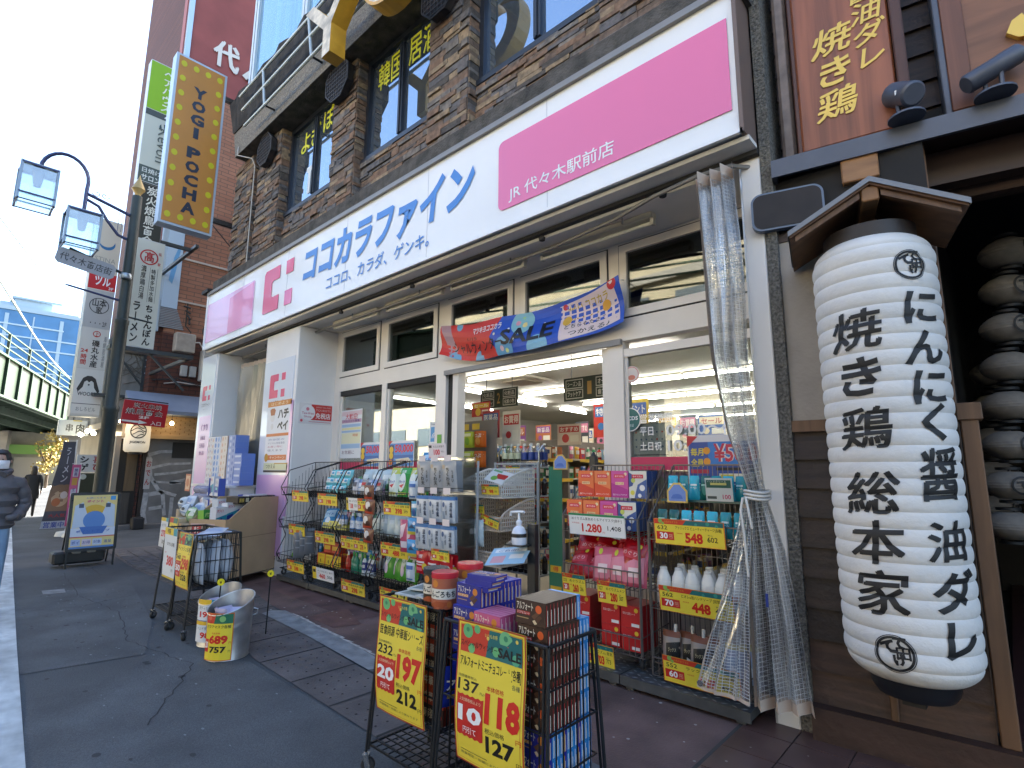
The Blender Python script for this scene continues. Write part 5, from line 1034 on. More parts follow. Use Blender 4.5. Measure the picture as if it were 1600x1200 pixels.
def bottle(r, h, body, cap, label=None, lz=(.2, .6), neck=.4, caph=.12, sx=1., sy=1., mat=None, txt=None):
    mb = MB(); m_ = mat or G(body); s = h*(1-caph)
    mb.lathe([(0, 0), (r*.9, 0), (r, r*.15), (r, s*.68), (r*.93, s*.78), (r*neck*1.15, s*.95), (r*neck, s)], m_, 18, sx=sx, sy=sy)
    mb.lathe([(r*neck*1.1, s*.985), (r*neck*1.1, h*.985), (r*neck*.8, h), (0, h)], G(cap), 14, sx=sx, sy=sy)
    if label: mb.lathe([(r*1.012, h*lz[0]), (r*1.012, h*lz[1])], P(label[0]), 18, sx=sx, sy=sy)
    if label and txt:
        l = MB(); l.text(txt, -r*.8, h*(lz[0]+.3*(lz[1]-lz[0])), r*1.6, h*.4*(lz[1]-lz[0]), P(label[1]), 0, .02); l.bend(lambda p: Vector((r*1.025*math.sin(p.x/r)*sx, -r*1.025*math.cos(p.x/r)*sy, p.y)), (r*.3, 10)); o = len(mb.v); mb.v += l.v; mb.mats.append(l.mats[0]) if l.mats[0] not in mb.mats else None
        for q in l.f: mb.f.append([i+o for i in q]); mb.mi.append(mb.mats.index(l.mats[0])); mb.sm.append(True)
    return mb.mesh('bottle')

# ---- price cards
def decor(x0, x1, y0, y1):
    xm = x0+(x1-x0)*.48
    return [('r', x0, y0, x1, y1, '#d8402a'), ('p', [(xm, y0), (x1, y0), (x1, y1), (xm-.05, y1)], '#1c6f70')]
def dots(pts): return [('o', x, y, r, c) for x, y, r, c in pts]
def ptag(lbl, T, W, H, big, name='', old='', off='', tax='', tall=False, white=False, edge='#e8742a', green=False):
    bgc = '#f7dd45' if not white else '#f6f4f0'
    it = [('r', .0, .0, 1, 1, edge if not white else '#d8d6d0'), ('r', .012, .02, .988, .98, bgc)]
    if tall:
        it = [('r', 0, 0, 1, 1, '#b8402a'), ('r', .02, .012, .98, .988, '#f7dd45'), ('r', .045, .025, .955, .975, '#c8602a'), ('r', .05, .028, .95, .972, '#f7dd45')]+decor(.05, .95, .03, .225)
        it += dots(((.16, .07, .075, '#6fc07a'), (.30, .045, .045, '#6fc07a'), (.72, .075, .095, '#7cc58a'), (.58, .17, .05, '#6fc07a'), (.22, .19, .05, '#6fc07a'), (.86, .19, .055, '#5fb58a'), (.88, .06, .02, '#f0d860'), (.46, .09, .02, '#f0d860'), (.72, .06, .03, '#3f8f6a'), (.16, .06, .025, '#3f8f6a')))
        it += [('t', 'いつもお得', .42, .055, .60, .085, '#f0e070', .02), ('t', 'スペシャルウィンター', .06, .135, .60, .185, '#2a1414', .004), ('t', 'SALE', .61, .13, .94, .20, '#15151a', .03), ('t', name, .06, .25, .94, .335, '#15120e', .02), ('t', '各種', .82, .35, .93, .385, '#444444', .0),
               ('t', '当店通常税込', .05, .385, .33, .405, '#333333', 0), ('t', old, .05, .415, .37, .495, '#15120e', .02), ('t', '円より', .39, .47, .48, .49, '#333333', 0), ('t', '本体価格', .48, .41, .72, .445, '#d8281c', .01), ('t', big, .47, .455, .95, .665, '#dc2418', .05), ('t', '円', .90, .69, .97, .725, '#dc2418', 0)]
        zz = [(.05+.04*i, .525 if i % 2 else .515) for i in range(11)]+[(.45, .80)]+[(.45-.04*i, .81 if i % 2 else .80) for i in range(1, 11)]
        it += [('p', zz, '#d42a20'), ('t', '上記価格税込より', .09, .54, .41, .565, '#f6d8b0', 0), ('t', off, .07, .59, .43, .705, '#ffffff', .04), ('t', '円引て', .15, .735, .35, .78, '#ffffff', .01), ('t', '税込価格', .48, .69, .75, .725, '#3a3428', .0), ('t', tax, .49, .74, .88, .855, '#15120e', .04), ('t', '円', .90, .84, .97, .875, '#15120e', 0), ('r', .1, .905, .5, .909, '#333333'), ('t', '数量限定・店舗により異なります', .1, .92, .9, .94, '#666644', 0)]
    elif white:
        it += ([('r', .0, 0, 1, .10, '#2f8f58')] if green else [('r', 0, 0, .18, 1, '#f2d230'), ('r', .03, .2, .15, .45, '#20201c')])
        it += [('t', name, .06 if green else .24, .17, .95, .33, '#222222', .004), ('t', '本体価格', .06 if green else .24, .42, .2 if green else .36, .49, '#d8382c', 0), ('t', big, .24 if green else .32, .45, .60, .85, '#dc2a20', .035), ('t', tax, .70, .5, .93, .74, '#222222', .01), ('t', '円', .61, .78, .65, .86, '#dc2a20', 0)]
    else:
        it += decor(.012, .988, .02, .20)+dots(((.10, .08, .03, '#8fbf5a'), (.14, .17, .02, '#8fbf5a'), (.62, .15, .02, '#3f9f8a'), (.78, .10, .025, '#3f9f8a'), (.9, .16, .02, '#3f9f8a')))
        it += [('t', '店長のおすすめ', .16, .06, .36, .15, '#f0a030', 0), ('t', old, .05, .26, .2, .42, '#1a1712', .01), ('t', name, .32, .25, .96, .40, '#1a1712', .006), ('r', .03, .50, .29, .82, '#d42a20'), ('t', off, .08, .54, .20, .78, '#ffffff', .035), ('t', '円引', .22, .58, .27, .76, '#f6d8b0', 0), ('t', '本体価格', .33, .5, .42, .56, '#d8382c', 0), ('t', big, .45, .48, .70, .88, '#dc2418', .045), ('t', tax, .76, .58, .90, .78, '#1a1712', .01), ('t', '税込', .77, .49, .84, .55, '#555544', 0)]
    mb = MB(); mb.sheet(W, H, P(bgc), it, None, .0007, .002)
    if tall: mb.bend(lambda p: Vector((p.x, p.y, p.z+.012*math.sin(p.y*9)+.006*math.sin(p.x*9+p.y*4))), (.12, .06))
    o = mb.build('price_card'); o.matrix_world = T; return tag(o, lbl, 'price card', 'poster price cards' if tall else 'shelf price cards')
def tg(x, z, y=3.66, tilt=-.12, yaw=0.): return frame((x, y, z), (1, yaw, 0), (0, tilt, 1))

# ---- wire carts
def wire_cart(lbl, x0, x1, y0, y1, zb, zt, rot=0., shelf=.14, splay=.05):
    t = thing('wire_cart', lbl, 'wire cart', ((x0+x1)/2, (y0+y1)/2, 0), 0, 'black wire display carts'); mb = MB(t); r = .0085
    for x, sx in ((x0, -1), (x1, 1)):
        for y, sy in ((y0, -1), (y1, 1)): mb.bar((x, y, zt), (x+sx*splay*.5, y+sy*splay, .10), r, WIREB, 6); mb.bar((x-sx*.022, y, zt-.01), (x-sx*.022+sx*splay*.5, y+sy*splay, .12), r*.8, WIREB, 6)
    for z in (zt, zb, zt-(zt-zb)*.5):
        rr_ = r if z != zt-(zt-zb)*.5 else .005
        for y in (y0, y1): mb.bar((x0, y, z), (x1, y, z), rr_, WIREB, 6)
        for x in (x0, x1): mb.bar((x, y0, z), (x, y1, z), rr_, WIREB, 6)
    mb.build('frame', t)
    for fx in ((x0,), (x1,)):
        mb = MB(t); n = max(4, int((y1-y0)/.045))
        for i in range(1, n): y = y0+(y1-y0)*i/n; mb.bar((fx[0], y, zb), (fx[0], y, zt), .0035, WIREB)
        for z in (.25, .75): mb.bar((fx[0], y0, zb+(zt-zb)*z), (fx[0], y1, zb+(zt-zb)*z), .0045, WIREB)
        mb.build('side_grid', t)
    for y in (y0, y1):
        mb = MB(t); n = max(5, int((x1-x0)/.045))
        for i in range(1, n): x = x0+(x1-x0)*i/n; mb.bar((x, y, zb), (x, y, zt), .0035, WIREB)
        for z in (.25, .75): mb.bar((x0, y, zb+(zt-zb)*z), (x1, y, zb+(zt-zb)*z), .0045, WIREB)
        mb.build('front_grid' if y == y0 else 'back_grid', t)
    for z, e in ((zb, 0), (shelf, splay*.85)):
        mb = MB(t)
        for i in range(9): y = y0-e+(y1-y0+2*e)*i/8; mb.bar((x0-e*.5, y, z), (x1+e*.5, y, z), .0045 if i % 8 else .007, WIREB)
        for i in range(11): x = x0-e*.5+(x1-x0+e)*i/10; mb.bar((x, y0-e, z-.004), (x, y1+e, z-.004), .0035 if i % 10 else .007, WIREB)
        mb.build('shelf', t)
    for x, sx in ((x0, -1), (x1, 1)):
        for y, sy in ((y0, -1), (y1, 1)): caster(t, (x+sx*splay*.5, y+sy*splay, 0), rnd.uniform(-1, 1))
    return t
wire_cart('black wire cart packed with brown and blue chocolate boxes, nearest the camera', -2.07, -1.44, 1.80, 2.13, .24, .90)
wire_cart('black wire cart with red-lidded snack tubs, beside the chocolate box cart', -2.70, -2.19, 1.88, 2.22, .34, .90)
wire_cart('black wire cart with a white price poster, by the brown cardboard bin', -7.02, -6.47, 1.98, 2.38, .45, .96)
wire_cart('black wire cart filled with silver foil packs, beside the metal buckets', -6.40, -5.95, 1.95, 2.36, .45, .96)
ptag('tall yellow poster priced 118 hanging on the chocolate cart', frame((-1.93, 1.765, .36), (1, 0, 0), (0, -.02, 1)), .40, .575, '118', 'アルフォートミニチョコレート[各種]', '137', '10', '127', True)
ptag('tall yellow poster priced 197 hanging on the snack tub cart', frame((-2.665, 1.845, .335), (1, .0, 0), (.03, -.03, 1)), .405, .585, '197', '医食同源 中華飯シリーズ', '232', '20', '212', True)
ptag('tall yellow poster priced 298 on the far cart with foil packs', frame((-6.37, 1.925, .44), (1, 0, 0), (0, -.02, 1)), .36, .53, '298', 'ティッシュ各種', '348', '50', '328', True)
wp = MB(); wp.sheet(.40, .52, P('#e9edf0'), [('r', 0, 0, 1, .14, '#f2d230'), ('r', .72, 0, 1, .14, '#36a0b0'), ('t', '得', .2, .02, .5, .12, '#222222', .02), ('t', 'タオル各種', .25, .28, .85, .36, '#222222', .01), ('t', '本体', .12, .48, .25, .52, '#d8382c', 0), ('t', '380', .30, .55, .85, .75, '#dc2a20', .04), ('t', '円', .72, .80, .85, .86, '#333333', 0), ('r', 0, .96, 1, 1, '#e8c838')], None, .0007)
o = wp.build('price_card'); o.matrix_world = frame((-6.93, 1.95, .455), (1, 0, 0), (0, -.02, 1)); tag(o, 'tall white poster with red 380 on the far empty wire cart', 'price card', 'poster price cards')

# chocolate boxes
def choc(main, title, sub, acc, sid, top):
    mb = MB(); w_, d, h = .165, .0245, .098
    mb.box(-w_/2, w_/2, .0, d, 0, h, P(sid)); mb.sheet(w_, h, P(main), [('t', title, .05, .10, .60, .42, '#f0e6d2', .02), ('r', .05, .47, .5, .60, acc), ('t', sub, .07, .485, .48, .585, '#ffffff', 0), ('o', .78, .30, .10, '#e08a30' if main != '#3f261c' else '#e8622a'), ('p', [(.55, .62), (.72, .42), (.80, .5), (.64, .74)], '#6b4630'), ('p', [(.66, .72), (.82, .52), (.90, .6), (.75, .86)], '#5a3826'), ('p', [(.58, .8), (.66, .74), (.74, .88), (.66, .94)], '#e0c9a0'), ('r', .05, .72, .45, .76, '#b99a6a')], Matrix.Translation((-w_/2, -.0008, 0)) @ FT0, .0004, .0005)
    T = frame((w_/2+.0005, 0, 0), (0, 1, 0), (0, 0, 1))
    for a, b, c in ((.006, .92, acc), (.012, .7, '#e8dcc4'), (.018, .45, top)): mb.poly([(a, h*.06, 0), (a+.004, h*.06, 0), (a+.004, h*b, 0), (a, h*b, 0)], P(c), T)
    mb.poly([(-w_/2, .002, h+.0005), (w_/2, .002, h+.0005), (w_/2, d-.003, h+.0005), (-w_/2, d-.003, h+.0005)], P(top)); return mb.mesh('chocolate_box')
CB_ = {'brown': choc('#3f261c', 'アルフォート', 'ミニチョコレート', '#b8322c', '#4a3022', '#5b4638'), 'blue': choc('#23288c', 'アルフォート', 'ミニチョコ', '#e0a040', '#2a2f98', '#3a46b4'), 'pink': choc('#d8608c', 'アルフォート', 'いちご', '#f0c0c8', '#cf5a88', '#e88aa8'), 'cyan': choc('#2e8fcf', 'アルフォート', 'バニラ', '#e8e8f0', '#2f86c6', '#58b0e4')}
CN = {'brown': 'thin brown chocolate biscuit box stacked upright in the near wire cart', 'blue': 'thin navy blue chocolate biscuit box stacked in the near wire cart', 'pink': 'thin pink chocolate biscuit box standing in the near wire cart', 'cyan': 'thin sky-blue chocolate biscuit box stacked in the near wire cart'}
def cbox(kind, x, y, z, rz=0., tilt=0.): put(CB_[kind], 'chocolate_box', CN[kind], 'chocolate box', kind+' chocolate boxes in the near cart', (x, y, z), rz, tilt)
for tier in range(8):
    z = .265+tier*.0995
    for j in range(12):
        y = 1.825+j*.0247
        if tier >= 3: kind = 'brown' if j < 9 else 'cyan'
        else: kind = 'cyan' if j % 4 else 'blue'
        if tier == 7 and j > 9: continue
        cbox(kind, -1.545-(.012 if tier == 7 else 0)+rnd.uniform(-.002, .002), y, z, rnd.uniform(-.01, .01))
for j in range(11):
    for tier in range(2): cbox('blue', -1.965, 1.83+j*.0262+.02*tier, .868+tier*.099, rnd.uniform(-.02, .02))
    if j < 5: cbox('blue', -1.965, 1.83+j*.0262, .768)
for j in range(6): cbox('pink', -1.79, 1.80+j*.0262, .872, rnd.uniform(-.03, .03)); 
for j in range(3): cbox('blue', -1.93+.02*j, 1.86, 1.064+.0252*j, .08*j, R(-90))
for tier in range(4):
    for j in range(2): cbox('blue' if tier % 2 else 'cyan', -1.74, 1.83+j*.0255, .47+.0995*tier)
# snack tubs and packets on the second cart
def tub(body, lid):
    mb = MB(); mb.lathe([(0, 0), (.062, 0), (.067, .02), (.067, .155)], P(body), 24); mb.lathe([(.071, .15), (.071, .175), (.068, .178), (0, .178)], G(lid), 24)
    l = MB(); l.poly([(-.09, .05), (.09, .05), (.09, .10), (-.09, .10)], P('#f2ead8')); l.text('とんごろもち', -.082, .06, .164, .032, P('#1a1410'), .001, .03); l.disc(-.03, .125, .018, .001, P('#e08a30')); l.poly([(-.08, .015, 0), (.02, .012, 0), (.06, .035, 0), (-.02, .04, 0)], P('#b05028')); l.disc(.05, .025, .014, .001, P('#cf7a3a'))
    l.bend(lambda p: Vector((.0678*math.sin(p.x/.067)*(1+p.z*9), -.0678*math.cos(p.x/.067)*(1+p.z*9), p.y)), (.02, 10)); o = len(mb.v); mb.v += l.v
    for m_ in l.mats: mb.mats.append(m_) if m_ not in mb.mats else None
    for q, m_ in zip(l.f, l.mi): mb.f.append([i+o for i in q]); mb.mi.append(mb.mats.index(l.mats[m_])); mb.sm.append(True)
    return mb.mesh('snack_tub')
ta, tb_ = tub('#c06a4a', '#d8343c'), tub('#4a3a30', '#3a3a3c')
put(tb_, 'snack_tub', 'dark lidded snack tub at the left of the tub row', 'snack tub', 'snack tubs', (-2.36, 1.98, .905), .5); put(ta, 'snack_tub', 'red lidded snack tub in front of the dark lidded one', 'snack tub', 'snack tubs', (-2.235, 1.935, .905), .5); put(ta, 'snack_tub', 'red lidded snack tub at the back next to the blue chocolate boxes', 'snack tub', 'snack tubs', (-2.23, 2.11, .93), .8)
mg = MB(); mg.box(0, .2, 0, .26, 0, .008, P('#d8dcd8')); mg.poly([(.02, .02, .0085), (.18, .02, .0085), (.18, .13, .0085), (.02, .13, .0085)], P('#8a948c')); mg.text('とん', .03, .16, .1, .06, P('#333333'), .009, .01)
mg = mg.mesh('flat_packet')
for i, (x, y, rz, lb) in enumerate(((-2.66, 1.93, .1, 'front'), (-2.50, 1.95, -.15, 'right hand'), (-2.64, 2.0, .3, 'rear'))): put(mg, 'flat_packet', 'pale flat packet lying on the tub cart, %s one' % lb, 'packet', 'flat packets on the tub cart', (x, y, .905+.009*i), rz)
nb = carton(.17, .27, .075, '#c8461e', [('t', '中華飯', .1, .2, .7, .8, '#f4e6c0', .03), ('o', .83, .5, .10, '#e8a040')], '#b23a1a')
nb2 = carton(.17, .27, .075, '#3a2018', [('t', '麻婆', .1, .2, .6, .8, '#f0d0a0', .03), ('o', .83, .5, .10, '#d83a24')], '#7a2a18')
for i in range(7): put(nb if i % 3 else nb2, 'meal_pack', ('orange-red' if i % 3 else 'dark brown')+' meal pack stacked inside the tub cart', 'meal pack', ('orange' if i % 3 else 'brown')+' meal packs', (-2.28, 1.915, .35+i*.077), rnd.uniform(-.04, .04))
bp_ = pouch(.16, .2, .05, '#2236a8', [('t', 'アル', .15, .3, .75, .55, '#ffffff', .03), ('r', .2, .65, .7, .75, '#b8a040')])
for i in range(4): put(bp_, 'snack_pouch', 'royal blue snack pouch slipped between the two near carts', 'snack pouch', 'blue snack pouches between the carts', (-2.145, 1.93+.07*i, .46+.07*(i % 2)), R(75), .15)
# foil packs
fo = pouch(.17, .40, .13, '#b8bcc4', [('r', .15, .15, .85, .16, '#8a8f98'), ('r', .2, .5, .8, .52, '#9aa0a8')])
for i in range(3):
    for j in range(3): put(fo, 'foil_pack', 'crumpled silver-white foil pack packed in the far wire cart', 'foil pack', 'silver foil packs', (-6.32+.145*i, 2.03+.12*j, .47+rnd.uniform(0, .04)), rnd.uniform(-.3, .3), rnd.uniform(-.1, .1))
fl = pouch(.2, .3, .05, '#ccd6e6', [('r', .1, .4, .9, .6, '#9fb4d4')])
for i in range(4): put(fl, 'foil_pack', 'pale blue foil pack lying on top of the silver packs', 'foil pack', 'pale foil packs on top', (-6.28+.09*i, 2.0+.06*(i % 2), .88+.02*i), .3*i, R(-80))
# ---- galvanised buckets
GALV = M('galvanised', (.46, .47, .48), .38, .85, noise=(7, .22), bump=(9, .15))
def bucket(lbl, x, y, r, h, poster, ang):
    t = thing('metal_bucket', lbl, 'bucket', (x, y, 0), 0, 'galvanised buckets'); mb = MB(t); n = 40; v = []; f = []
    zs = (0, .012, .03, .5, .62, .66, .70, .74, 1.0); rs = (.93, .96, .94, .99, 1.0, 1.02, 1.0, 1.015, 1.03)
    for ring_, (z, rr_) in enumerate(zip(zs, rs)):
        for i in range(n):
            a = 2*math.pi*i/n; hh = h*(1+.16*math.sin(a-.35)); v.append((x+r*rr_*math.cos(a), y+r*rr_*math.sin(a), z*hh))
    for k in range(len(zs)-1):
        for i in range(n): j = (i+1) % n; f.append((k*n+i, k*n+j, (k+1)*n+j, (k+1)*n+i))
    o = len(v)
    for i in range(n): a = 2*math.pi*i/n; hh = h*(1+.16*math.sin(a-.35)); v.append((x+r*1.0*math.cos(a), y+r*1.0*math.sin(a), hh))
    for i in range(n): a = 2*math.pi*i/n; v.append((x+r*.93*math.cos(a), y+r*.93*math.sin(a), .04))
    for i in range(n): j = (i+1) % n; f.append(((len(zs)-1)*n+i, (len(zs)-1)*n+j, o+j, o+i)); f.append((o+i, o+j, o+n+j, o+n+i))
    f.append(tuple(range(o+n, o+2*n))); mb.add(v, f, GALV, True); mb.build('body', t)
    mb = MB(t); e = [(x+r*1.035*math.cos(2*math.pi*i/n), y+r*1.035*math.sin(2*math.pi*i/n), h*(1+.16*math.sin(2*math.pi*i/n-.35))) for i in range(n+1)]; mb.tube(e, .006, GALV, 6); mb.build('rim', t)
    mb = MB(t)
    for s in (ang+1.9, ang-1.9): c = Vector((x+r*1.03*math.cos(s), y+r*1.03*math.sin(s), h*.8)); mb.tube([c+Vector((0, 0, -.03)), c+Vector((.03*math.cos(s), .03*math.sin(s), -.02)), c+Vector((.035*math.cos(s), .035*math.sin(s), .02)), c+Vector((0, 0, .03))], .006, GALV, 6)
    mb.build('handle', t)
    W, H, items, bgc, z0 = poster; pm = MB(); pm.sheet(W, H, P(bgc), items, None, .0008, .001)
    pm.bend(lambda p: Vector(((r*1.03+.004+p.z)*math.cos(ang+(p.x-W/2)/r), (r*1.03+.004+p.z)*math.sin(ang+(p.x-W/2)/r), p.y)), (.05, 10))
    o_ = pm.build('price_card', loc=(x, y, z0)); return t, o_
TALL = [('r', .03, .02, .97, .98, '#f2d838'), ('r', .03, .02, .97, .22, '#d8402a'), ('p', [(.42, .02), (.97, .02), (.97, .22), (.36, .22)], '#1c6f50'), ('o', .65, .12, .10, '#8fc070'), ('o', .2, .1, .08, '#e87050'), ('t', 'アクアマスク各種', .08, .25, .92, .32, '#222222', .01), ('t', '本体価格', .3, .40, .6, .44, '#d8382c', 0), ('t', '689', .22, .46, .85, .65, '#dc2418', .05), ('t', '円', .88, .6, .95, .65, '#dc2418', 0), ('r', .03, .55, .2, .82, '#d42a20'), ('t', '20', .05, .6, .18, .74, '#ffffff', .03), ('t', '757', .26, .70, .82, .83, '#1a1712', .04), ('t', '円', .88, .78, .95, .83, '#222222', 0)]
b1, c1 = bucket('galvanised bucket with a yellow 689 poster, nearest of the two', -5.20, 2.03, .178, .445, (.24, .38, TALL, '#d8702a', .015), math.atan2(-2.03, 5.20)-.50)
tag(c1, 'yellow poster reading 689 and 757 wrapped on the front bucket', 'price card', 'poster price cards')
WH = [('r', 0, 0, 1, .12, '#f2c230'), ('r', .7, 0, 1, .12, '#36a0b0'), ('t', 'ボディタオル', .15, .16, .8, .24, '#333333', 0), ('t', '198', .2, .28, .8, .42, '#dc2a20', .04), ('r', 0, .49, 1, .51, '#4a6ab0'), ('r', 0, .51, 1, .6, '#f2c230'), ('r', .7, .51, 1, .6, '#36a0b0'), ('t', 'ハンドタオル', .15, .64, .8, .71, '#333333', 0), ('t', '98', .3, .76, .75, .91, '#dc2a20', .04)]
b2, c2 = bucket('galvanised bucket with a white 98 poster, behind the front bucket', -5.66, 2.10, .17, .44, (.22, .37, WH, '#eceff2', .05), math.atan2(-2.1, 5.66)-.62)
tag(c2, 'white poster reading 198 and 98 wrapped on the rear bucket', 'price card', 'poster price cards')
wr_ = pouch(.13, .22, .05, '#cfc4dc', [('r', .2, .3, .8, .6, '#e8b8a8')])
for i in range(5): put(wr_, 'soft_pack', 'lilac clear-wrapped pack lying inside the front bucket', 'soft pack', 'packs inside the front bucket', (-5.20+.03*math.cos(i*1.3), 2.03+.03*math.sin(i*1.3), .17+.012*i), i*.9, R(-25))
for i in range(4): put(wr_, 'soft_pack', 'lilac clear-wrapped pack standing inside the rear bucket', 'soft pack', 'packs inside the rear bucket', (-5.66+.03*math.cos(i*1.6), 2.10+.03*math.sin(i*1.6), .16+.01*i), i*.9, R(-20))
def round_tag(l):
    rt = MB(); rt.lathe([(0, -.004), (.032, -.004), (.032, .004), (0, .004)], P('#e8d820'), 20, T=Matrix.Rotation(R(90), 4, 'X')); rt.bar((0, 0, -.03), (-.01, .01, -l), .006, WIREB, 6); rt.text('¥', -.012, -.014, .024, .028, P('#444400'), .005, .02, FT0); return rt.mesh('round_tag')
for p, lb, l_ in (((-5.56, 2.06, .56), 'round yellow tag on a rod above the rear bucket', .4), ((-5.55, 2.52, .58), 'round yellow tag on a rod between bucket and cardboard bin', .57)): put(round_tag(l_), 'round_tag', lb, 'tag', 'round yellow tags', p, .9)
# ================================================================ wire racks on the step plates
def wire_rack(lbl, x0, x1, y0, y1, tiers, top, mat, lip=.10, depth_up=.06, grp=None, splay=0.0):
    t = thing('wire_rack', lbl, 'display rack', ((x0+x1)/2, (y0+y1)/2, .10), 0, grp); r = .0065
    mb = MB(t)
    for x in (x0, x1):
        mb.bar((x, y1, .2), (x, y1, top), r, mat, 6); mb.bar((x, y0+.02, .2), (x, y0+.02, tiers[-1]+lip), r, mat, 6) if splay == 0 else None
        pts = [(x, y1, top)]
        for z in tiers[::-1]: pts += [(x, y0+.10, z+.36), (x, y0-.02, z+lip), (x, y0+.05, z)] if splay else [(x, y0, z+lip), (x, y0, z)]
        for a, b in zip(pts, pts[1:]): mb.bar(a, b, r, mat, 6)
        mb.bar((x, y0+.05, .2), (x, y1, .2), r, mat, 6)
    mb.bar((x0, y1, top), (x1, y1, top), r, mat, 6); mb.bar((x0, y0+.05, .2), (x1, y0+.05, .2), r, mat, 6); mb.bar((x0, y1, .2), (x1, y1, .2), r, mat, 6); mb.build('frame', t)
    mb = MB(t); n = max(6, int((x1-x0)/.04))
    for i in range(n+1): x = x0+(x1-x0)*i/n; mb.bar((x, y1, .2), (x, y1, top), .0028, mat)
    for k in range(int((top-.3)/.16)): mb.bar((x0, y1-.004, .3+k*.16), (x1, y1-.004, .3+k*.16), .003, mat)
    mb.build('back_grid', t)
    for x in (x0, x1):
        mb = MB(t); n = 9
        for i in range(1, n): y = y0+.05+(y1-y0-.05)*i/n; mb.bar((x, y, .2), (x, y, tiers[-1]+.05+(top-tiers[-1]-.05)*min(1, .45+i/n*.6) if not splay else top-(top-tiers[-1]-lip)*(1-i/n)), .0028, mat)
        for z in tiers: mb.bar((x, y0, z), (x, y1, z+depth_up), .004, mat); mb.bar((x, y0, z+lip), (x, y1, z+lip+depth_up), .004, mat)
        mb.build('side_grid', t)
    for z in tiers:
        mb = MB(t); n = max(6, int((x1-x0)/.05))
        for i in range(n+1): x = x0+(x1-x0)*i/n; mb.bar((x, y0, z), (x, y1, z+depth_up), .003, mat); mb.bar((x, y0-(.02 if splay else 0), z+lip), (x, y0, z), .003, mat)
        for k in range(4): mb.bar((x0, y0+(y1-y0)*k/3, z+depth_up*k/3-.004), (x1, y0+(y1-y0)*k/3, z+depth_up*k/3-.004), .0038, mat)
        yl = y0-(.02 if splay else 0); mb.bar((x0, yl, z+lip), (x1, yl, z+lip), .0055, mat, 6); mb.build('wire_shelf', t)
    for x in (x0+.04, x1-.04):
        for y in (y0+.08, y1-.05): caster(t, (x, y, .105), rnd.uniform(-.8, .8))
    return t
KG = 'tiered wire racks left of the entrance'
KX = [(-7.98, -7.26), (-7.18, -6.46), (-6.38, -5.66), (-5.58, -4.86)]
for (a, b), lb in zip(KX, ('tiered black wire rack, mostly empty, by the white pillar', 'tiered black wire rack with cyan wipes on its top basket', 'tiered black wire rack with bottles and tissues, third from pillar', 'tiered black wire rack with green detergent refill pouches')):
    wire_rack(lb, a, b, 3.70, 4.20, (.30, .78, 1.24), 1.72, WIREB, .11, .05, KG, splay=1)
wire_rack('dark chrome wire rack holding eye mask boxes and red pouches', -2.92, -2.19, 3.86, 4.34, (.22, .70, 1.10), 1.66, WIREG, .13, .03, 'wire racks right of the entrance')
wire_rack('dark chrome wire rack holding teal tubes and white bottles', -2.10, -1.40, 3.86, 4.34, (.13, .60, 1.10), 1.66, WIREG, .12, .03, 'wire racks right of the entrance')
mb = MB(); mb.box(-.33, .33, 0, .22, 0, .015, M('shelf_teal_dark', (.02, .09, .085), .3)); one(mb, 'display_shelf', 'dark teal riser shelf carrying the upper row of teal tubes', 'shelf', loc=(-1.75, 4.05, 1.375))
# price cards on the lips
K = lambda x, z, w_, lb, big, nm, old='498', off='30', tax='399': ptag(lb, tg(x, z), w_, .15, big, nm, old, off, tax)
K(-7.55, 1.17, .47, 'yellow price card on the top basket of the empty rack', '398', 'マスクケース')
K(-7.58, .71, .46, 'yellow price card on the middle basket of the empty rack', '358', 'おしりふき')
K(-7.56, .23, .48, 'yellow price card on the bottom basket of the empty rack', '598', '洗濯ネット')
K(-6.82, 1.15, .49, 'yellow price card under the cyan wipe packs', '198', 'ウェットティシュ')
K(-6.83, .67, .50, 'tilted yellow price card under the folded cloths', '398', 'おむつ各種')
ptag('white price card reading 460 with a yellow end on the bottom basket', tg(-6.83, .22), .53, .15, '460', 'メンズビオレ 各種', tax='506', white=True)
ptag('half white price card between the pouch rack and the wipes', tg(-6.10, 1.12), .25, .15, '138', 'カイロ', tax='151', white=True)
K(-5.85, 1.12, .24, 'small yellow price card next to the half white card', '98', '綿棒')
K(-6.18, .66, .29, 'light yellow price card under the tissue packs', '128', '石けん'); K(-5.89, .66, .29, 'yellow price card beside the hanging clear packs', '278', '歯みがき')
K(-6.12, .16, .51, 'yellow price card under the green drink bottles', '298', '食器用洗剤 各種')
K(-5.31, 1.11, .50, 'yellow price card under the green detergent pouches', '398', 'アタック 詰替 各種'); K(-5.33, .66, .50, 'yellow price card reading 488 below the detergent pouches', '488', '柔軟剤 つめかえ'); K(-5.31, .18, .50, 'orange topped price card under the lowest green pouches', '248', 'キッチン用品')
ptag('white eye mask price card reading 1.280 with green top band', tg(-2.80, 1.085, 3.80), .54, .175, '1.280', 'めぐりズム蒸気めぐるアイマスク[各種]', tax='1,408', white=True, green=True)
ptag('yellow price card reading 548 below the teal tubes', tg(-2.02, 1.075, 3.82), .53, .185, '548', 'アトリックス ビューティーチャージ[各種]', '632', '30', '602')
ptag('yellow price card reading 448 below the white bottles', tg(-2.0, .605, 3.82), .545, .18, '448', 'ビオレu泡ハンドソープ [詰替大容量]', '562', '70', '492')
ptag('yellow price card reading 448 below the spouted refill packs', tg(-1.99, .125, 3.82), .55, .18, '448', 'ラックス [詰替大容量]', '552', '60', '492')
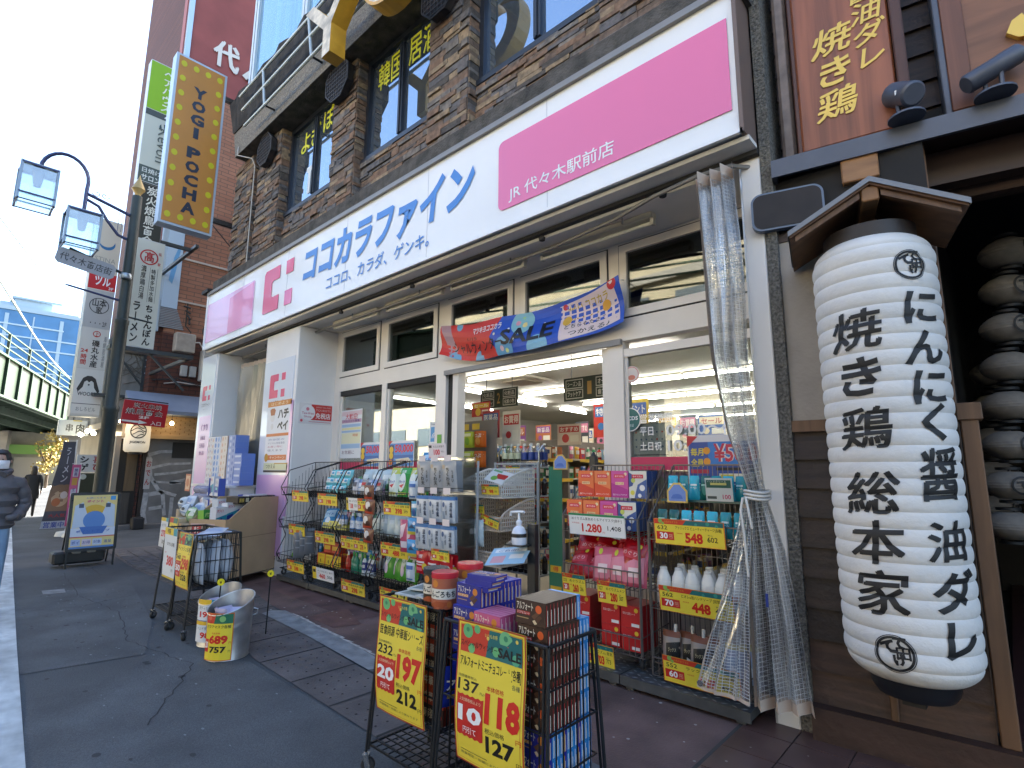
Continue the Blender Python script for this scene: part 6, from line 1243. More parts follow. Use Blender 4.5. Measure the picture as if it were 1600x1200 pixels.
ptag('small yellow price card reading 260 below the red pouches', tg(-2.89, .595, 3.82), .235, .165, '260', 'めぐりズム', '323', '20', '286'); ptag('small yellow price card reading 280 below the pink pouches', tg(-2.54, .575, 3.82), .26, .17, '280', 'めぐりズムメン', '327', '20', '307'); ptag('yellow price card reading 703 in front of the red boxes', tg(-2.70, .09, 3.82), .30, .17, '703', 'めぐりズム 蒸気', '793', '90', '773')
# goods: right racks
def eye(main, m2, ac): return carton(.165, .09, .225, main, [('p', [(0, .45), (1, .7), (1, 1), (0, 1)], m2), ('o', .85, .12, .08, '#f0e0b0'), ('r', .18, .13, .82, .27, '#d8283c'), ('r', .20, .145, .80, .255, '#e84858'), ('t', 'めぐリズム', .25, .165, .75, .235, '#ffffff', .01), ('r', .25, .42, .75, .52, '#f6d8a0'), ('t', ac, .28, .435, .72, .505, '#b8442a', .01), ('t', '蒸気でホットアイマスク', .1, .86, .9, .93, '#ffffff', 0)], m2)
EY = [eye('#f0743a', '#d83c28', '完熟ゆず'), eye('#ef8048', '#e24a24', '無香料'), eye('#d8509c', '#b8288c', 'ローズ'), carton(.165, .09, .225, '#e6e2d2', [('p', [(0, .05), (.4, .2), (.2, .55), (0, .6)], '#34508c'), ('p', [(.5, .5), (1, .3), (1, 1), (.3, 1)], '#40609c'), ('o', .25, .35, .12, '#c8d060'), ('o', .75, .62, .15, '#f4f0e4'), ('o', .2, .8, .12, '#e8d850'), ('r', .18, .13, .82, .27, '#d8283c'), ('t', 'めぐリズム', .25, .165, .75, .235, '#ffffff', .01), ('o', .6, .9, .1, '#f0f0e8')], '#34508c')]
EN = ['orange-red eye mask box', 'orange eye mask box', 'magenta eye mask box', 'navy and cream patterned eye mask box']
for row, (z, y) in enumerate(((1.385, 4.05), (1.135, 3.90))):
    for i in range(4):
        for k in range(2): put(EY[i], 'eye_mask_box', EN[i]+(' in the upper row' if row == 0 else ' in the lower row behind the 1.280 card'), 'eye mask box', '%s eye masks, row %s' % (EN[i].split()[0], 'above' if row == 0 else 'below'), (-2.80+.172*i-.02*row, y+.093*k, z+(.0 if row else .0)), 0)
rp = pouch(.23, .26, .10, '#b0121f', [('r', .12, .30, .88, .55, '#d0303c'), ('t', 'めぐり', .2, .34, .8, .48, '#f0b8b8', .02), ('o', .78, .15, .07, '#e8d838'), ('o', .3, .72, .12, '#c83040')])
pk = pouch(.20, .28, .10, '#dc6478', [('p', [(.1, .3), (.9, .2), (.9, .9), (.1, .9)], '#e88a98'), ('o', .35, .15, .09, '#d8d838'), ('r', .3, .5, .7, .75, '#f4d4d0')])
for i in range(11):
    put(rp, 'refill_pouch', 'glossy deep red pouch slumped on the middle basket', 'pouch', 'deep red pouches', (-2.80+.12*(i % 5)+.02*(i//5), 3.90+.13*(i//5), .72+.09*(i//4)), rnd.uniform(-.35, .35), R(-20-24*rnd.random()), rnd.uniform(-.2, .2))
for i in range(3): put(pk, 'refill_pouch', 'glossy pink pouch in front of the deep red ones', 'pouch', 'pink pouches', (-2.53+.14*i, 3.885, .715), rnd.uniform(-.2, .2), R(-14))
rb_ = carton(.17, .28, .165, '#c8141e', [('t', '蒸気の温熱シート', .1, .3, .75, .42, '#f0d0d0', .01), ('o', .80, .18, .10, '#e8c030'), ('r', .55, .78, .95, .92, '#f0ece8')], '#b0121a', '#c0222a')
for i in range(2):
    for j in range(2): put(rb_, 'red_box', 'bright red carton with yellow dot on the bottom basket', 'carton', 'bright red cartons', (-2.48+.18*i, 3.90, .235+.168*j))
for i in range(2): put(rb_, 'red_box', 'bright red carton at the left, behind the 703 card', 'carton', 'bright red cartons behind the card', (-2.80, 3.95, .235+.168*i), .1)
tt = pouch(.075, .185, .045, '#1f8f98', [('r', .2, .35, .8, .42, '#cfe8e8'), ('t', 'ベール', .2, .46, .8, .54, '#e8f4f0', 0)], -.28)
tl = pouch(.075, .185, .045, '#35b4cc', [('r', .2, .35, .8, .42, '#e8f4f4'), ('t', 'ベール', .2, .46, .8, .54, '#f4fafa', 0)], -.28)
td = pouch(.075, .185, .045, '#145a52', [('r', .2, .35, .8, .42, '#9fd0c0'), ('o', .5, .6, .2, '#2f8a7a')], -.28)
for i in range(7): put((td, td, tl, tl, tl, tt, tt)[i], 'cream_tube', ('dark green' if i < 2 else 'sky-blue' if i < 5 else 'teal')+' hand cream tube in the front row', 'tube', ('dark green', 'dark green', 'sky-blue', 'sky-blue', 'sky-blue', 'teal', 'teal')[i]+' tubes in front', (-2.02+.098*i, 3.93, 1.135), rnd.uniform(-.15, .15), R(-6))
for i in range(7): put((tl, tt, tl, td, tt, tl, tt)[i], 'cream_tube', ('sky-blue', 'teal', 'sky-blue', 'dark green', 'teal', 'sky-blue', 'teal')[i]+' hand cream tube on the riser shelf', 'tube', ('sky-blue', 'teal', 'sky-blue', 'dark green', 'teal', 'sky-blue', 'teal')[i]+' tubes on the riser', (-2.0+.088*i, 4.10, 1.39), rnd.uniform(-.15, .15), R(-4))
ch = MB(); ch.sheet(.20, .17, P('#cfd4d0'), [('r', .04, .08, .96, .42, '#1f5a50'), ('r', .2, .2, .8, .3, '#c8c070'), ('t', 'ハンドクリーム', .1, .1, .8, .18, '#e8e8e0', 0), ('t', '100', .62, .7, .92, .9, '#c03a6a', .02), ('r', .05, .78, .4, .9, '#4a5450')], None, .0006)
o = ch.build('display_card'); o.matrix_world = tg(-1.70, 1.39, 4.03); tag(o, 'grey and green display card clipped to the riser shelf', 'card')
em = MB(); em.prism([(0, 0), (.165, 0), (.165, .09), (.11, .15), (.055, .15), (0, .09)], .004, P('#e8c060'), FT0); em.prism([(.014, .012), (.151, .012), (.151, .084), (.104, .136), (.061, .136), (.014, .084)], .002, P('#6f8fd0'), FT0 @ Matrix.Translation((0, 0, .0042))); em.prism([(.03, .03), (.13, .03), (.115, .06), (.09, .066), (.05, .06)], .001, P('#4a72c0'), FT0 @ Matrix.Translation((0, 0, .0064))); em = em.mesh('shaped_card')
put(em, 'shaped_card', 'house-shaped blue and yellow card leaning before the teal tubes', 'card', None, (-1.99, 3.98, 1.37))
wb = bottle(.058, .265, '#e6e4de', '#dcdad4', ('#eeece6', '#d87060'), (.18, .62), .5, .06, .95, .7, txt='ビオレ')
wb2 = bottle(.058, .265, '#e9e7e2', '#dcdad4', ('#f0ece6', '#e07a40'), (.18, .62), .5, .06, .95, .7, txt='詰替')
for i in range(6): put((wb, wb2)[i % 2], 'soap_refill', 'white soap refill bottle '+('with red script' if i % 2 == 0 else 'with orange script'), 'bottle', 'white refill bottles, '+('red' if i % 2 == 0 else 'orange')+' script', (-2.02+.112*i, 3.93+.02*(i % 2), .63), rnd.uniform(-.2, .2))
for i in range(5): put(wb, 'soap_refill', 'white soap refill bottle in the shaded back row', 'bottle', 'white refill bottles in the back row', (-1.96+.112*i, 4.10, .635), rnd.uniform(-.2, .2))
sp_ = pouch(.135, .27, .085, '#a8988c', [('p', [(.30, .32), (1, .25), (1, 1), (.38, 1)], '#171514'), ('r', 0, .0, 1, .16, '#8a4a22'), ('t', 'ラックス', .45, .42, .85, .52, '#d8c8a0', 0), ('p', [(.6, .62), (.8, .68), (.66, .86), (.58, .8)], '#dcd4c8')], 0, True)
spw = pouch(.135, .27, .085, '#b4b8d0', [('r', 0, 0, 1, .14, '#d8c890'), ('p', [(.2, .3), (.9, .3), (.8, .95), (.3, .95)], '#a8bcd8'), ('p', [(.5, .5), (.7, .55), (.55, .8), (.45, .72)], '#e8ecf4')])
sc_ = MB(); sc_.lathe([(.012, 0), (.012, .03), (.014, .03), (.014, .055), (0, .055)], G('#e8e4dc'), 12); sc_ = sc_.mesh('spout_cap')
for i in range(6):
    m_ = sp_ if i < 4 else spw; o = put(m_, 'spouted_refill', 'brown and black refill pack with white spout cap' if i < 4 else 'pale lilac refill pack with white spout cap behind the curtain', 'refill pack', 'brown refill packs' if i < 4 else 'lilac refill packs', (-1.99+.105*i+(.04 if i > 3 else 0), 3.93+.05*(i % 2), .165), rnd.uniform(-.15, .15), R(-8))
    c = bpy.data.objects.new('spout_cap', sc_); col.objects.link(c); c.parent = o; c.location = (.03, 0, .265)
# goods: left racks
def wipes(): return pouch(.20, .11, .10, '#7fd0dc', [('r', .12, .25, .88, .75, '#e8f4f4'), ('t', 'ビオレ', .2, .32, .6, .55, '#d0404c', .03), ('r', .65, .35, .85, .65, '#5aa8cc')])
wi = wipes()
for i in range(9): put(wi, 'wet_wipe_pack', 'cyan and white wipe pack piled on the top basket', 'wipe pack', 'cyan wipe packs', (-6.98+.19*(i % 3)+.03*(i//3), 3.88+.02*(i//3), 1.30+.10*(i//3)), rnd.uniform(-.25, .25), R(-14))
lp = lambda c1, c2, c3: pouch(.21, .34, .10, c1, [('p', [(0, 0), (1, 0), (1, .22), (0, .30)], c2), ('o', .5, .52, .32, '#eef4ee'), ('t', 'アタック', .22, .46, .78, .58, '#2a50a8', .03), ('p', [(.3, .64), (.75, .58), (.6, .72)], c3), ('r', .1, .86, .9, .94, '#e8e870'), ('t', '抗菌', .3, .1, .7, .2, '#ffffff', .02)], .1)
ga, gb_ = lp('#2f9a44', '#3aa84e', '#d83a4a'), lp('#d8e6e0', '#c8d048', '#d8283c'); gc = pouch(.19, .27, .09, '#4a96d0', [('p', [(.1, .2), (.9, .1), (.9, .5), (.1, .6)], '#bcdcf0'), ('t', 'ワイド', .2, .3, .8, .45, '#2a58a8', .03), ('o', .5, .75, .2, '#e8f0f8')])
for i in range(6): put(ga if i % 2 else gb_, 'detergent_pouch', ('green' if i % 2 else 'white and lime')+' detergent refill pouch on the top basket', 'pouch', ('green' if i % 2 else 'lime')+' detergent pouches', (-5.44+.19*(i % 3)+.05*(i//3), 3.86+.12*(i//3), 1.30), rnd.uniform(-.15, .15), R(-10))
put(gc, 'detergent_pouch', 'blue detergent pouch perched above the green pouches', 'pouch', None, (-5.02, 4.0, 1.56), .2, R(-18)); put(gc, 'detergent_pouch', 'blue detergent pouch lying in the dark end basket', 'pouch', None, (-6.98, 3.9, .84), .5, R(-30))
gr = pouch(.17, .30, .10, '#58a83a', [('p', [(.1, .1), (.8, .05), (.5, .5), (.1, .6)], '#e8f0e0'), ('o', .35, .62, .2, '#f0d8e8'), ('t', 'キュキュ', .15, .2, .75, .34, '#2a7a3a', .02)])
for i in range(7): put(gr, 'dish_soap_pouch', 'bright green dish soap pouch on the lowest basket', 'pouch', 'bright green dish soap pouches', (-5.48+.155*(i % 4), 3.88+.15*(i//4), .36), rnd.uniform(-.3, .3), R(-10))
gbm = bottle(.036, .25, '#3a8a6a', '#3fa050', ('#2f8f6a', '#f0f0e0'), (.25, .6), .4, .18, 1.2, .8, txt='キュキュ'); rbm = bottle(.036, .25, '#c0301f', '#e8e4dc', ('#d8402a', '#f4e0b0'), (.25, .6), .4, .18, 1.2, .8, txt='オレンジ'); wbm = bottle(.036, .25, '#dfe4e6', '#7ab04a', ('#2f3a78', '#f4f4f0'), (.25, .62), .4, .18, 1.2, .8, txt='除菌')
for i in range(7): put((rbm, gbm, gbm, gbm, wbm, wbm, wbm)[i], 'dish_soap_bottle', ('red', 'green', 'green', 'green', 'white and navy', 'white and navy', 'white and navy')[i]+' squeeze bottle on the bottom basket', 'bottle', ('red', 'green', 'green', 'green', 'navy label', 'navy label', 'navy label')[i]+' squeeze bottles', (-6.28+.092*i, 3.83+.02*(i % 2), .345), rnd.uniform(-.2, .2))
yb = carton(.19, .12, .15, '#f0c81e', [('r', 0, 0, .12, 1, '#d83a20'), ('p', [(.4, .5), (.5, .45), (.55, .75), (.45, .75)], '#5a3418'), ('t', 'カロリー', .2, .15, .85, .3, '#b83018', .02)], '#d8401e')
for i in range(3):
    for j in range(2): put(yb, 'snack_carton', 'yellow and red carton piled on the bottom basket', 'carton', 'yellow and red cartons', (-6.98+.2*i, 3.84+.125*j, .345+.02*j), .05)
rc_ = carton(.16, .10, .13, '#d04020', [('r', .1, .3, .9, .7, '#f0c030')]); 
for i in range(2): put(rc_, 'snack_carton', 'orange carton topping the yellow and red pile', 'carton', 'orange cartons', (-6.9+.2*i, 3.88, .51), .1)
bt_ = bottle(.034, .23, '#5a8cc8', '#e4ecf4', ('#dfe8f2', '#3a60a8'), (.2, .6), .4, .14, 1.3, .8, txt='アクア')
for i in range(4): put(bt_, 'shampoo_bottle', 'blue bottle in shrink film on the middle basket', 'bottle', 'blue filmed bottles', (-6.28+.085*i, 3.86+.03*(i % 2), .83), .2*i)
for i in range(3): put(bt_, 'shampoo_bottle', 'blue bottle standing at the end of the wipes rack', 'bottle', 'blue bottles at the rack end', (-6.66+.08*i, 3.88, .83), .3*i)
wt = bottle(.036, .24, '#e4e8e8', '#2f7a6a', ('#d8e6e4', '#2a6a5a'), (.2, .55), .55, .2, 1.1, .8, txt='ピュオ')
for i in range(5): put(wt, 'mouthwash_bottle', 'white bottle with teal cap on the middle basket', 'bottle', 'white teal-capped bottles', (-5.98+.08*i, 3.90+.03*(i % 2), .83), .2*i)
yc = carton(.22, .20, .07, '#d8d060', [('t', 'おしり', .1, .2, .6, .8, '#3a5aa0', .02)], '#cfc858', '#e0d878')
for i in range(3): put(yc, 'folded_pack', 'lime yellow folded pack on the middle basket', 'pack', 'lime yellow folded packs', (-6.88+.17*i, 3.84, .83+.03*(i % 2)), .1*i, R(-6))
lg = pouch(.20, .13, .10, '#7ab83c', [('o', .4, .45, .22, '#e0e8d0'), ('r', .55, .2, .9, .5, '#d84a3a')]); wtp = pouch(.14, .22, .08, '#d8dce2', [('r', .2, .3, .8, .6, '#3a4a6a'), ('t', '洗', .35, .34, .65, .56, '#ffffff', .02)]); gpk = pouch(.15, .34, .07, '#6c6e72', [('r', .15, .3, .85, .33, '#a8acb0'), ('r', .2, .55, .8, .6, '#8a8e94')])
for i in range(2): put(lg, 'sponge_pack', 'lime green pack lying on the bottom basket of the empty rack', 'pack', 'lime green packs', (-7.75+.17*i, 3.86, .36), .2, R(-22))
for i in range(2): put(wtp, 'laundry_pack', 'white and navy pack beside the lime green packs', 'pack', 'white and navy packs', (-7.45+.10*i, 3.84, .37), .2, R(-12))
for i in range(3): put(gpk, 'hanging_pack', 'grey clear pack hanging between the two end racks', 'pack', 'grey hanging packs', (-7.26+.06*i, 3.66+.04*i, .42+.03*i), .9, .05)
brn = pouch(.15, .17, .05, '#8a5a44', [('o', .4, .4, .25, '#e8dcd0'), ('o', .65, .65, .2, '#4a2a22'), ('r', .1, .8, .9, .95, '#c8482a')])
for i in range(4): put(brn, 'hanging_pack', 'brown and white pack on the hanging strip between racks', 'pack', 'brown hanging packs', (-5.62+.02*(i % 2), 3.655, 1.26-.165*i), .25, .05, .1*(i % 2))
mixed = [pouch(.15, .19, .06, c, it) for c, it in (('#b4b8c4', [('r', .15, .2, .85, .5, '#4a4e60'), ('o', .5, .7, .2, '#e0e4e8')]), ('#8aa4d0', [('r', .2, .25, .8, .5, '#dfe8f4'), ('t', '除菌', .25, .6, .75, .8, '#ffffff', .02)]), ('#9c9a98', [('r', .2, .2, .8, .4, '#c83a3a'), ('r', .2, .5, .8, .8, '#dadada')]))]
for i in range(6): put(mixed[i % 3], 'hanger_pack', ('grey and navy', 'powder blue', 'grey and red')[i % 3]+' small pack on the top basket of the third rack', 'pack', ('navy', 'powder blue', 'grey-red')[i % 3]+' small packs', (-6.22+.10*i, 3.83+.02*(i % 2), 1.30), rnd.uniform(-.2, .2), R(-8))
clr = pouch(.2, .26, .12, '#c4d4d8', [('r', .2, .3, .8, .5, '#e8f0f0')])
for i in range(5): put(clr, 'film_pack', 'pale clear-film pack at the back of a top basket', 'pack', 'pale film packs', (-6.3+.24*i, 4.05, 1.36), .2*i, R(-10))
for i in range(5): put(clr, 'film_pack', 'pale clear-film pack on a middle basket', 'pack', 'pale film packs on middle baskets', (-5.74+.17*i, 3.88, .84), .3*i, R(-12))
pkp = pouch(.16, .34, .07, '#c85a78', [('p', [(.1, .2), (.7, .1), (.5, .5), (.1, .6)], '#f0d0d8'), ('r', .2, .65, .8, .85, '#e8e4ec'), ('r', .3, .9, .7, .97, '#c03a5a')]); skb = pouch(.17, .17, .05, '#4a9ad0', [('p', [(.2, .6), (.5, .35), (.8, .6)], '#2a4a6a'), ('r', 0, .8, 1, 1, '#e8d850'), ('o', .7, .3, .1, '#f0f4f8')])
for i in range(2): put(pkp, 'floral_pack', 'pink floral pack hanging left of the blue and white bags', 'pack', 'pink floral packs', (-4.86+.12*i, 3.64, .74), .1, .04)
for i in range(2): put(skb, 'beach_pack', 'sky blue and yellow pack hanging below the pink floral pack', 'pack', 'sky blue hanging packs', (-4.68, 3.60, .94-.22*i), .1, .05)
# ---- hanging bag stand by the entrance
hs = thing('peg_stand', 'clear and grey peg stand hung with black printed bags and blue-topped packs', 'display stand', (-4.28, 3.85, .1)); PLG = M('stand_grey', (.30, .32, .33), .4)
mb = MB(hs); mb.box(-4.60, -3.98, 3.80, 3.815, .3, 1.74, CLEAR); mb.bar((-4.68, 3.72, .1), (-4.68, 3.72, 1.5), .018, CLEAR, 8); mb.bar((-3.95, 3.82, .1), (-3.95, 3.82, 1.7), .014, PLG, 8); mb.box(-4.62, -3.96, 3.7, 4.0, .1, .14, PLG); mb.build('panel', hs)
for z in (1.70, 1.38, 1.08):
    for i in range(3): mb = MB(hs); mb.bar((-4.48+.2*i, 3.81, z), (-4.48+.2*i, 3.52, z+.01), .004, CHROME, 6); mb.box(-4.52+.2*i, -4.42+.2*i, 3.515, 3.52, z-.005, z+.055, P('#ecdcd8')); mb.build('hook', hs)
pb = pouch(.20, .30, .05, '#a8aaac', [('v', 'ちくわ天', .38, .2, .62, .8, '#141414', .03), ('v', 'うまい', .72, .3, .86, .7, '#2a2a2a', .02), ('r', 0, .88, 1, .90, '#333333'), ('r', .1, .12, .3, .24, '#b09a80')])
pbb = pouch(.185, .25, .04, '#c6ccd2', [('r', 0, 0, 1, .13, '#2a72b0'), ('v', '湿布薬', .66, .2, .86, .8, '#1a2a4a', .03), ('v', '冷感', .36, .3, .5, .7, '#33445a', .01), ('o', .22, .3, .1, '#3a5a88'), ('r', .12, .55, .3, .85, '#98a4b0')])
rpk = pouch(.175, .22, .05, '#b81420', [('t', '煙', .35, .12, .65, .28, '#f4d8d8', .02), ('r', .1, .42, .8, .5, '#e8e0e0'), ('r', .1, .55, .7, .6, '#e8e0e0'), ('o', .8, .65, .16, '#e8c83a'), ('r', .1, .7, .6, .85, '#e87080')])
for i in range(3):
    for k in range(3): put(pb, 'printed_bag', 'grey bag with black brush script on the top hooks', 'bag', 'grey bags with black script', (-4.48+.2*i-.03*k+.03, 3.55+.06*k, 1.40), .08, .10, rnd.uniform(-.04, .04))
    for r_w, z in enumerate((1.10, .82)):
        for k in range(2): put(pbb, 'plaster_pack', 'blue topped white pack on the '+('upper' if r_w == 0 else 'lower')+' hook row', 'pack', ('upper' if r_w == 0 else 'lower')+' row of blue topped packs', (-4.48+.2*i-.03*k, 3.56+.06*k, z), .08, .06)
    for k in range(2): put(rpk, 'warmer_pack', 'crimson pack with yellow dot at the foot of the peg stand', 'pack', 'crimson packs', (-4.46+.185*i, 3.56+.07*k, .58), .05, .06)
pt_ = MB(); pt_.sheet(.28, .15, P('#eadfe0'), [('r', .04, .12, .2, .3, '#222222'), ('t', '大人の洋菓子', .28, .14, .9, .3, '#222222', 0), ('t', '100', .3, .4, .65, .8, '#dc2a40', .04), ('t', '税込', .72, .5, .9, .62, '#333333', 0), ('r', 0, .9, 1, 1, '#f0b0b8')], None, .0006)
o = pt_.build('price_card'); o.matrix_world = tg(-4.46, 1.73, 3.60); tag(o, 'pale pink price card reading 100 above the black printed bags', 'price card', 'shelf price cards')
ptag('yellow price card between the blue packs and crimson packs', tg(-4.28, .74, 3.53), .26, .11, '298', 'めぐり', '398', '40', '327')
# ---- white wicker-look baskets
def wicker(lbl, x0, x1, y0, y1, z0, z1, mat):
    t = thing('lattice_basket', lbl, 'basket', ((x0+x1)/2, (y0+y1)/2, z0), 0, 'open lattice baskets by the entrance'); d = y1-y0
    prof = lambda u: z0+(z1-z0)*(.42+.58*min(1, (u*1.25))**.6)     # scooped front, high back
    def shell(yf, nx, nz, pf):
        pass
    for x, nm in ((x0, 'side_panel'), (x1, 'side_panel')):
        mb = MB(t); n = 16
        for i in range(n+1): u = i/n; y = y0+d*u; mb.box(x-.004, x+.004, y-.006, y+.006, z0, prof(u), mat)
        for k in range(8):
            z = z0+(z1-z0)*k/7; u0 = 0
            while u0 < 1 and prof(u0) < z: u0 += .02
            if u0 < 1: mb.box(x-.0045, x+.0045, y0+d*u0, y1, z-.006, z+.006, mat)
        for i in range(n): mb.bar((x, y0+d*i/n, prof(i/n)), (x, y0+d*(i+1)/n, prof((i+1)/n)), .012, mat, 6)
        mb.build(nm, t)
    mb = MB(t); n = 22; h = prof(0)
    for i in range(n+1): x = x0+(x1-x0)*i/n; mb.box(x-.006, x+.006, y0-.004, y0+.004, z0, h, mat); mb.box(x-.006, x+.006, y1-.004, y1+.004, z0, z1, mat)
    for k in range(8): z = z0+(z1-z0)*k/7; mb.box(x0, x1, y1-.0045, y1+.0045, z-.006, z+.006, mat); mb.box(x0, x1, y0-.0045, y0+.0045, z-.006, z+.006, mat) if z < h else None
    mb.bar((x0, y0, h), (x1, y0, h), .012, mat, 6); mb.bar((x0, y1, z1), (x1, y1, z1), .012, mat, 6); mb.build('front_panel', t)
    mb = MB(t); mb.box(x0, x1, y0, y1, z0-.008, z0, mat); mb.build('base', t)
BW = M('basket_white', (.62, .60, .55), .5); BC = M('basket_cream', (.52, .44, .36), .5)
wicker('white lattice basket, uppermost of the three by the entrance', -4.30, -3.72, 3.92, 4.42, 1.34, 1.62, BW); wicker('cream lattice basket in the middle of the three by the entrance', -4.30, -3.72, 3.92, 4.42, 1.02, 1.31, BC); wicker('cream lattice basket, lowest of the three by the entrance', -4.32, -3.74, 3.92, 4.42, .68, .98, BC)
mb = MB(); [mb.bar((x, 4.46, .1), (x, 4.46, 1.7), .014, PLG, 8) for x in (-4.33, -3.70)]; [mb.bar((-4.33, 4.46, z), (-3.7, 4.46, z), .01, PLG, 6) for z in (.66, 1.0, 1.32, 1.68)]; [mb.bar((x, 4.46, .12), (x, 4.0, .12), .014, PLG, 8) for x in (-4.33, -3.7)]
one(mb, 'basket_stand', 'grey tube stand carrying the three lattice baskets', 'stand')
b_ = MB(); b_.sheet(.30, .20, P('#ece8e0'), [('p', [(.3, .3), (.7, .25), (.8, .6), (.35, .7)], '#c8342a'), ('o', .3, .7, .12, '#7ab04a'), ('r', .05, .05, .4, .2, '#7ab07a')], None, .0008); o = b_.build('flyer'); o.matrix_world = frame((-4.0, 3.95, 1.52), (1, .2, -.25), (.05, .8, .5)); tag(o, 'white flyer with red picture lying over the top lattice basket', 'flyer')
ptag('small yellow price card on the top lattice basket', tg(-3.96, 1.37, 3.89), .24, .10, '98', 'クロワッサン', '128', '10', '105'); ptag('small yellow price card on the middle lattice basket', tg(-4.12, 1.18, 3.89), .20, .09, '98', 'メロン', '118', '10', '105'); ptag('yellow and red price card slanting on the middle lattice basket', frame((-3.98, 3.89, 1.10), (1, 0, -.25), (.2, -.1, 1)), .26, .09, '128', 'デニッシュ', '158', '20', '138')
put(clr, 'film_pack', 'clear film bag hanging in front of the middle lattice basket', 'pack', None, (-4.02, 3.88, .86), .1, .05)
br_ = pouch(.2, .16, .09, '#b88a5a', [('r', .2, .3, .8, .6, '#e8dcc0')])
for i in range(4): put(br_, 'bread_pack', 'brown bread pack lying inside a lattice basket', 'bread', 'bread packs in the baskets', (-4.15+.28*(i % 2), 4.18, (1.36, 1.04)[i//2]), .2*i, R(-60))
# ---- hand sanitiser on its stand
hs = thing('sanitiser_stand', 'black sanitiser stand with white pump bottle and blue leaflet tray', 'sanitiser', (-3.10, 3.5, .1))
mb = MB(hs); mb.box(-3.06, -2.98, 3.55, 3.60, .1, 1.16, BLP); mb.box(-3.2, -2.84, 3.42, 3.72, .1, .115, BLP); mb.box(-3.2, -3.02, 3.42, 3.58, .985, .995, BLP); mb.lathe([(.066, .06), (.066, .09)], BLP, 20, (-3.11, 3.5, .995)); mb.build('stand', hs)
mb = MB(hs); mb.lathe([(0, 0), (.06, 0), (.063, .02), (.062, .10), (.045, .135), (.022, .15), (.022, .17), (0, .17)], G('#e4e8f2'), 24, (-3.11, 3.5, .996)); mb.build('bottle', hs)
mb = MB(hs); mb.lathe([(.026, 0), (.026, .02), (.012, .03), (.008, .09), (0, .09)], G('#eef0f4'), 14, (-3.11, 3.5, 1.165)); mb.tube([(-3.05, 3.5, 1.262), (-3.11, 3.5, 1.262), (-3.2, 3.5, 1.255), (-3.205, 3.5, 1.225)], .011, G('#eef0f4'), 8); mb.build('pump', hs)
mb = MB(hs); mb.text('手指消毒', -.045, .035, .09, .022, P('#d8402a'), 0, .02); mb.bend(lambda p: Vector((-3.11+.0645*math.sin(p.x/.064), 3.5-.0645*math.cos(p.x/.064), 1.02+p.y)), (.02, 10)); mb.build('lettering', hs)
T = frame((-3.42, 3.40, .80), (1, .1, .15), (0, .75, .6)); mb = MB(hs); mb.sheet(.42, .20, P('#a8cfe8'), [('r', .1, .1, .9, .3, '#e8f0f6'), ('t', 'ご自由に', .2, .13, .8, .27, '#3a6aa8', .01), ('r', .1, .5, .45, .9, '#e0a8b0'), ('r', .55, .45, .9, .7, '#f0f0f0')], T, .0008); mb.build('tray', hs)

# smaller packs filling the gaps of the racks
fill = [pouch(.13, .19, .06, c, [('r', .12, .14, .88, .34, a), ('o', .5, .6, .2, b), ('r', .15, .82, .85, .9, a)]) for c, a, b in (('#cfdce6', '#2f6ab0', '#e8f0f4'), ('#e6e0d4', '#c8382f', '#e8b040'), ('#5aa8c8', '#f0f4f4', '#2f5a9a'), ('#d8b0c4', '#8a3a6a', '#f4ecec'), ('#8ab87a', '#f0f0d8', '#3a7a3a'), ('#3f4450', '#c8ccd4', '#9aa0ac'))]
FNM = ('white and blue', 'cream and red', 'aqua', 'rose', 'leaf green', 'charcoal')
for (a, b), tiers in zip(KX, (((.30, 2),), ((.78, 4), (.30, 3), (1.24, 2)), ((1.24, 5), (.78, 4), (.30, 4)), ((.78, 5), (1.24, 3), (.30, 4)))):
    for z, n in tiers:
        for i in range(n):
            for k in range(2):
                q = rnd.randrange(6); put(fill[q], 'small_pack', FNM[q]+' small pack leaning at the back of a black wire basket', 'pack', FNM[q]+' small packs in the wire racks', (a+.1+(b-a-.2)*i/max(1, n-1)+rnd.uniform(-.02, .02), 4.02+.07*k, z+.07+.02*k), rnd.uniform(-.25, .25), R(-rnd.uniform(4, 16)), rnd.uniform(-.1, .1))
for i in range(5): put(fill[(0, 2, 3, 1, 0)[i]], 'small_pack', FNM[(0, 2, 3, 1, 0)[i]]+' small pack hung beside the peg stand', 'pack', FNM[(0, 2, 3, 1, 0)[i]]+' packs beside the peg stand', (-4.74+.015*(i % 2), 3.63+.03*(i % 2), 1.3-.21*i), .1, .05)
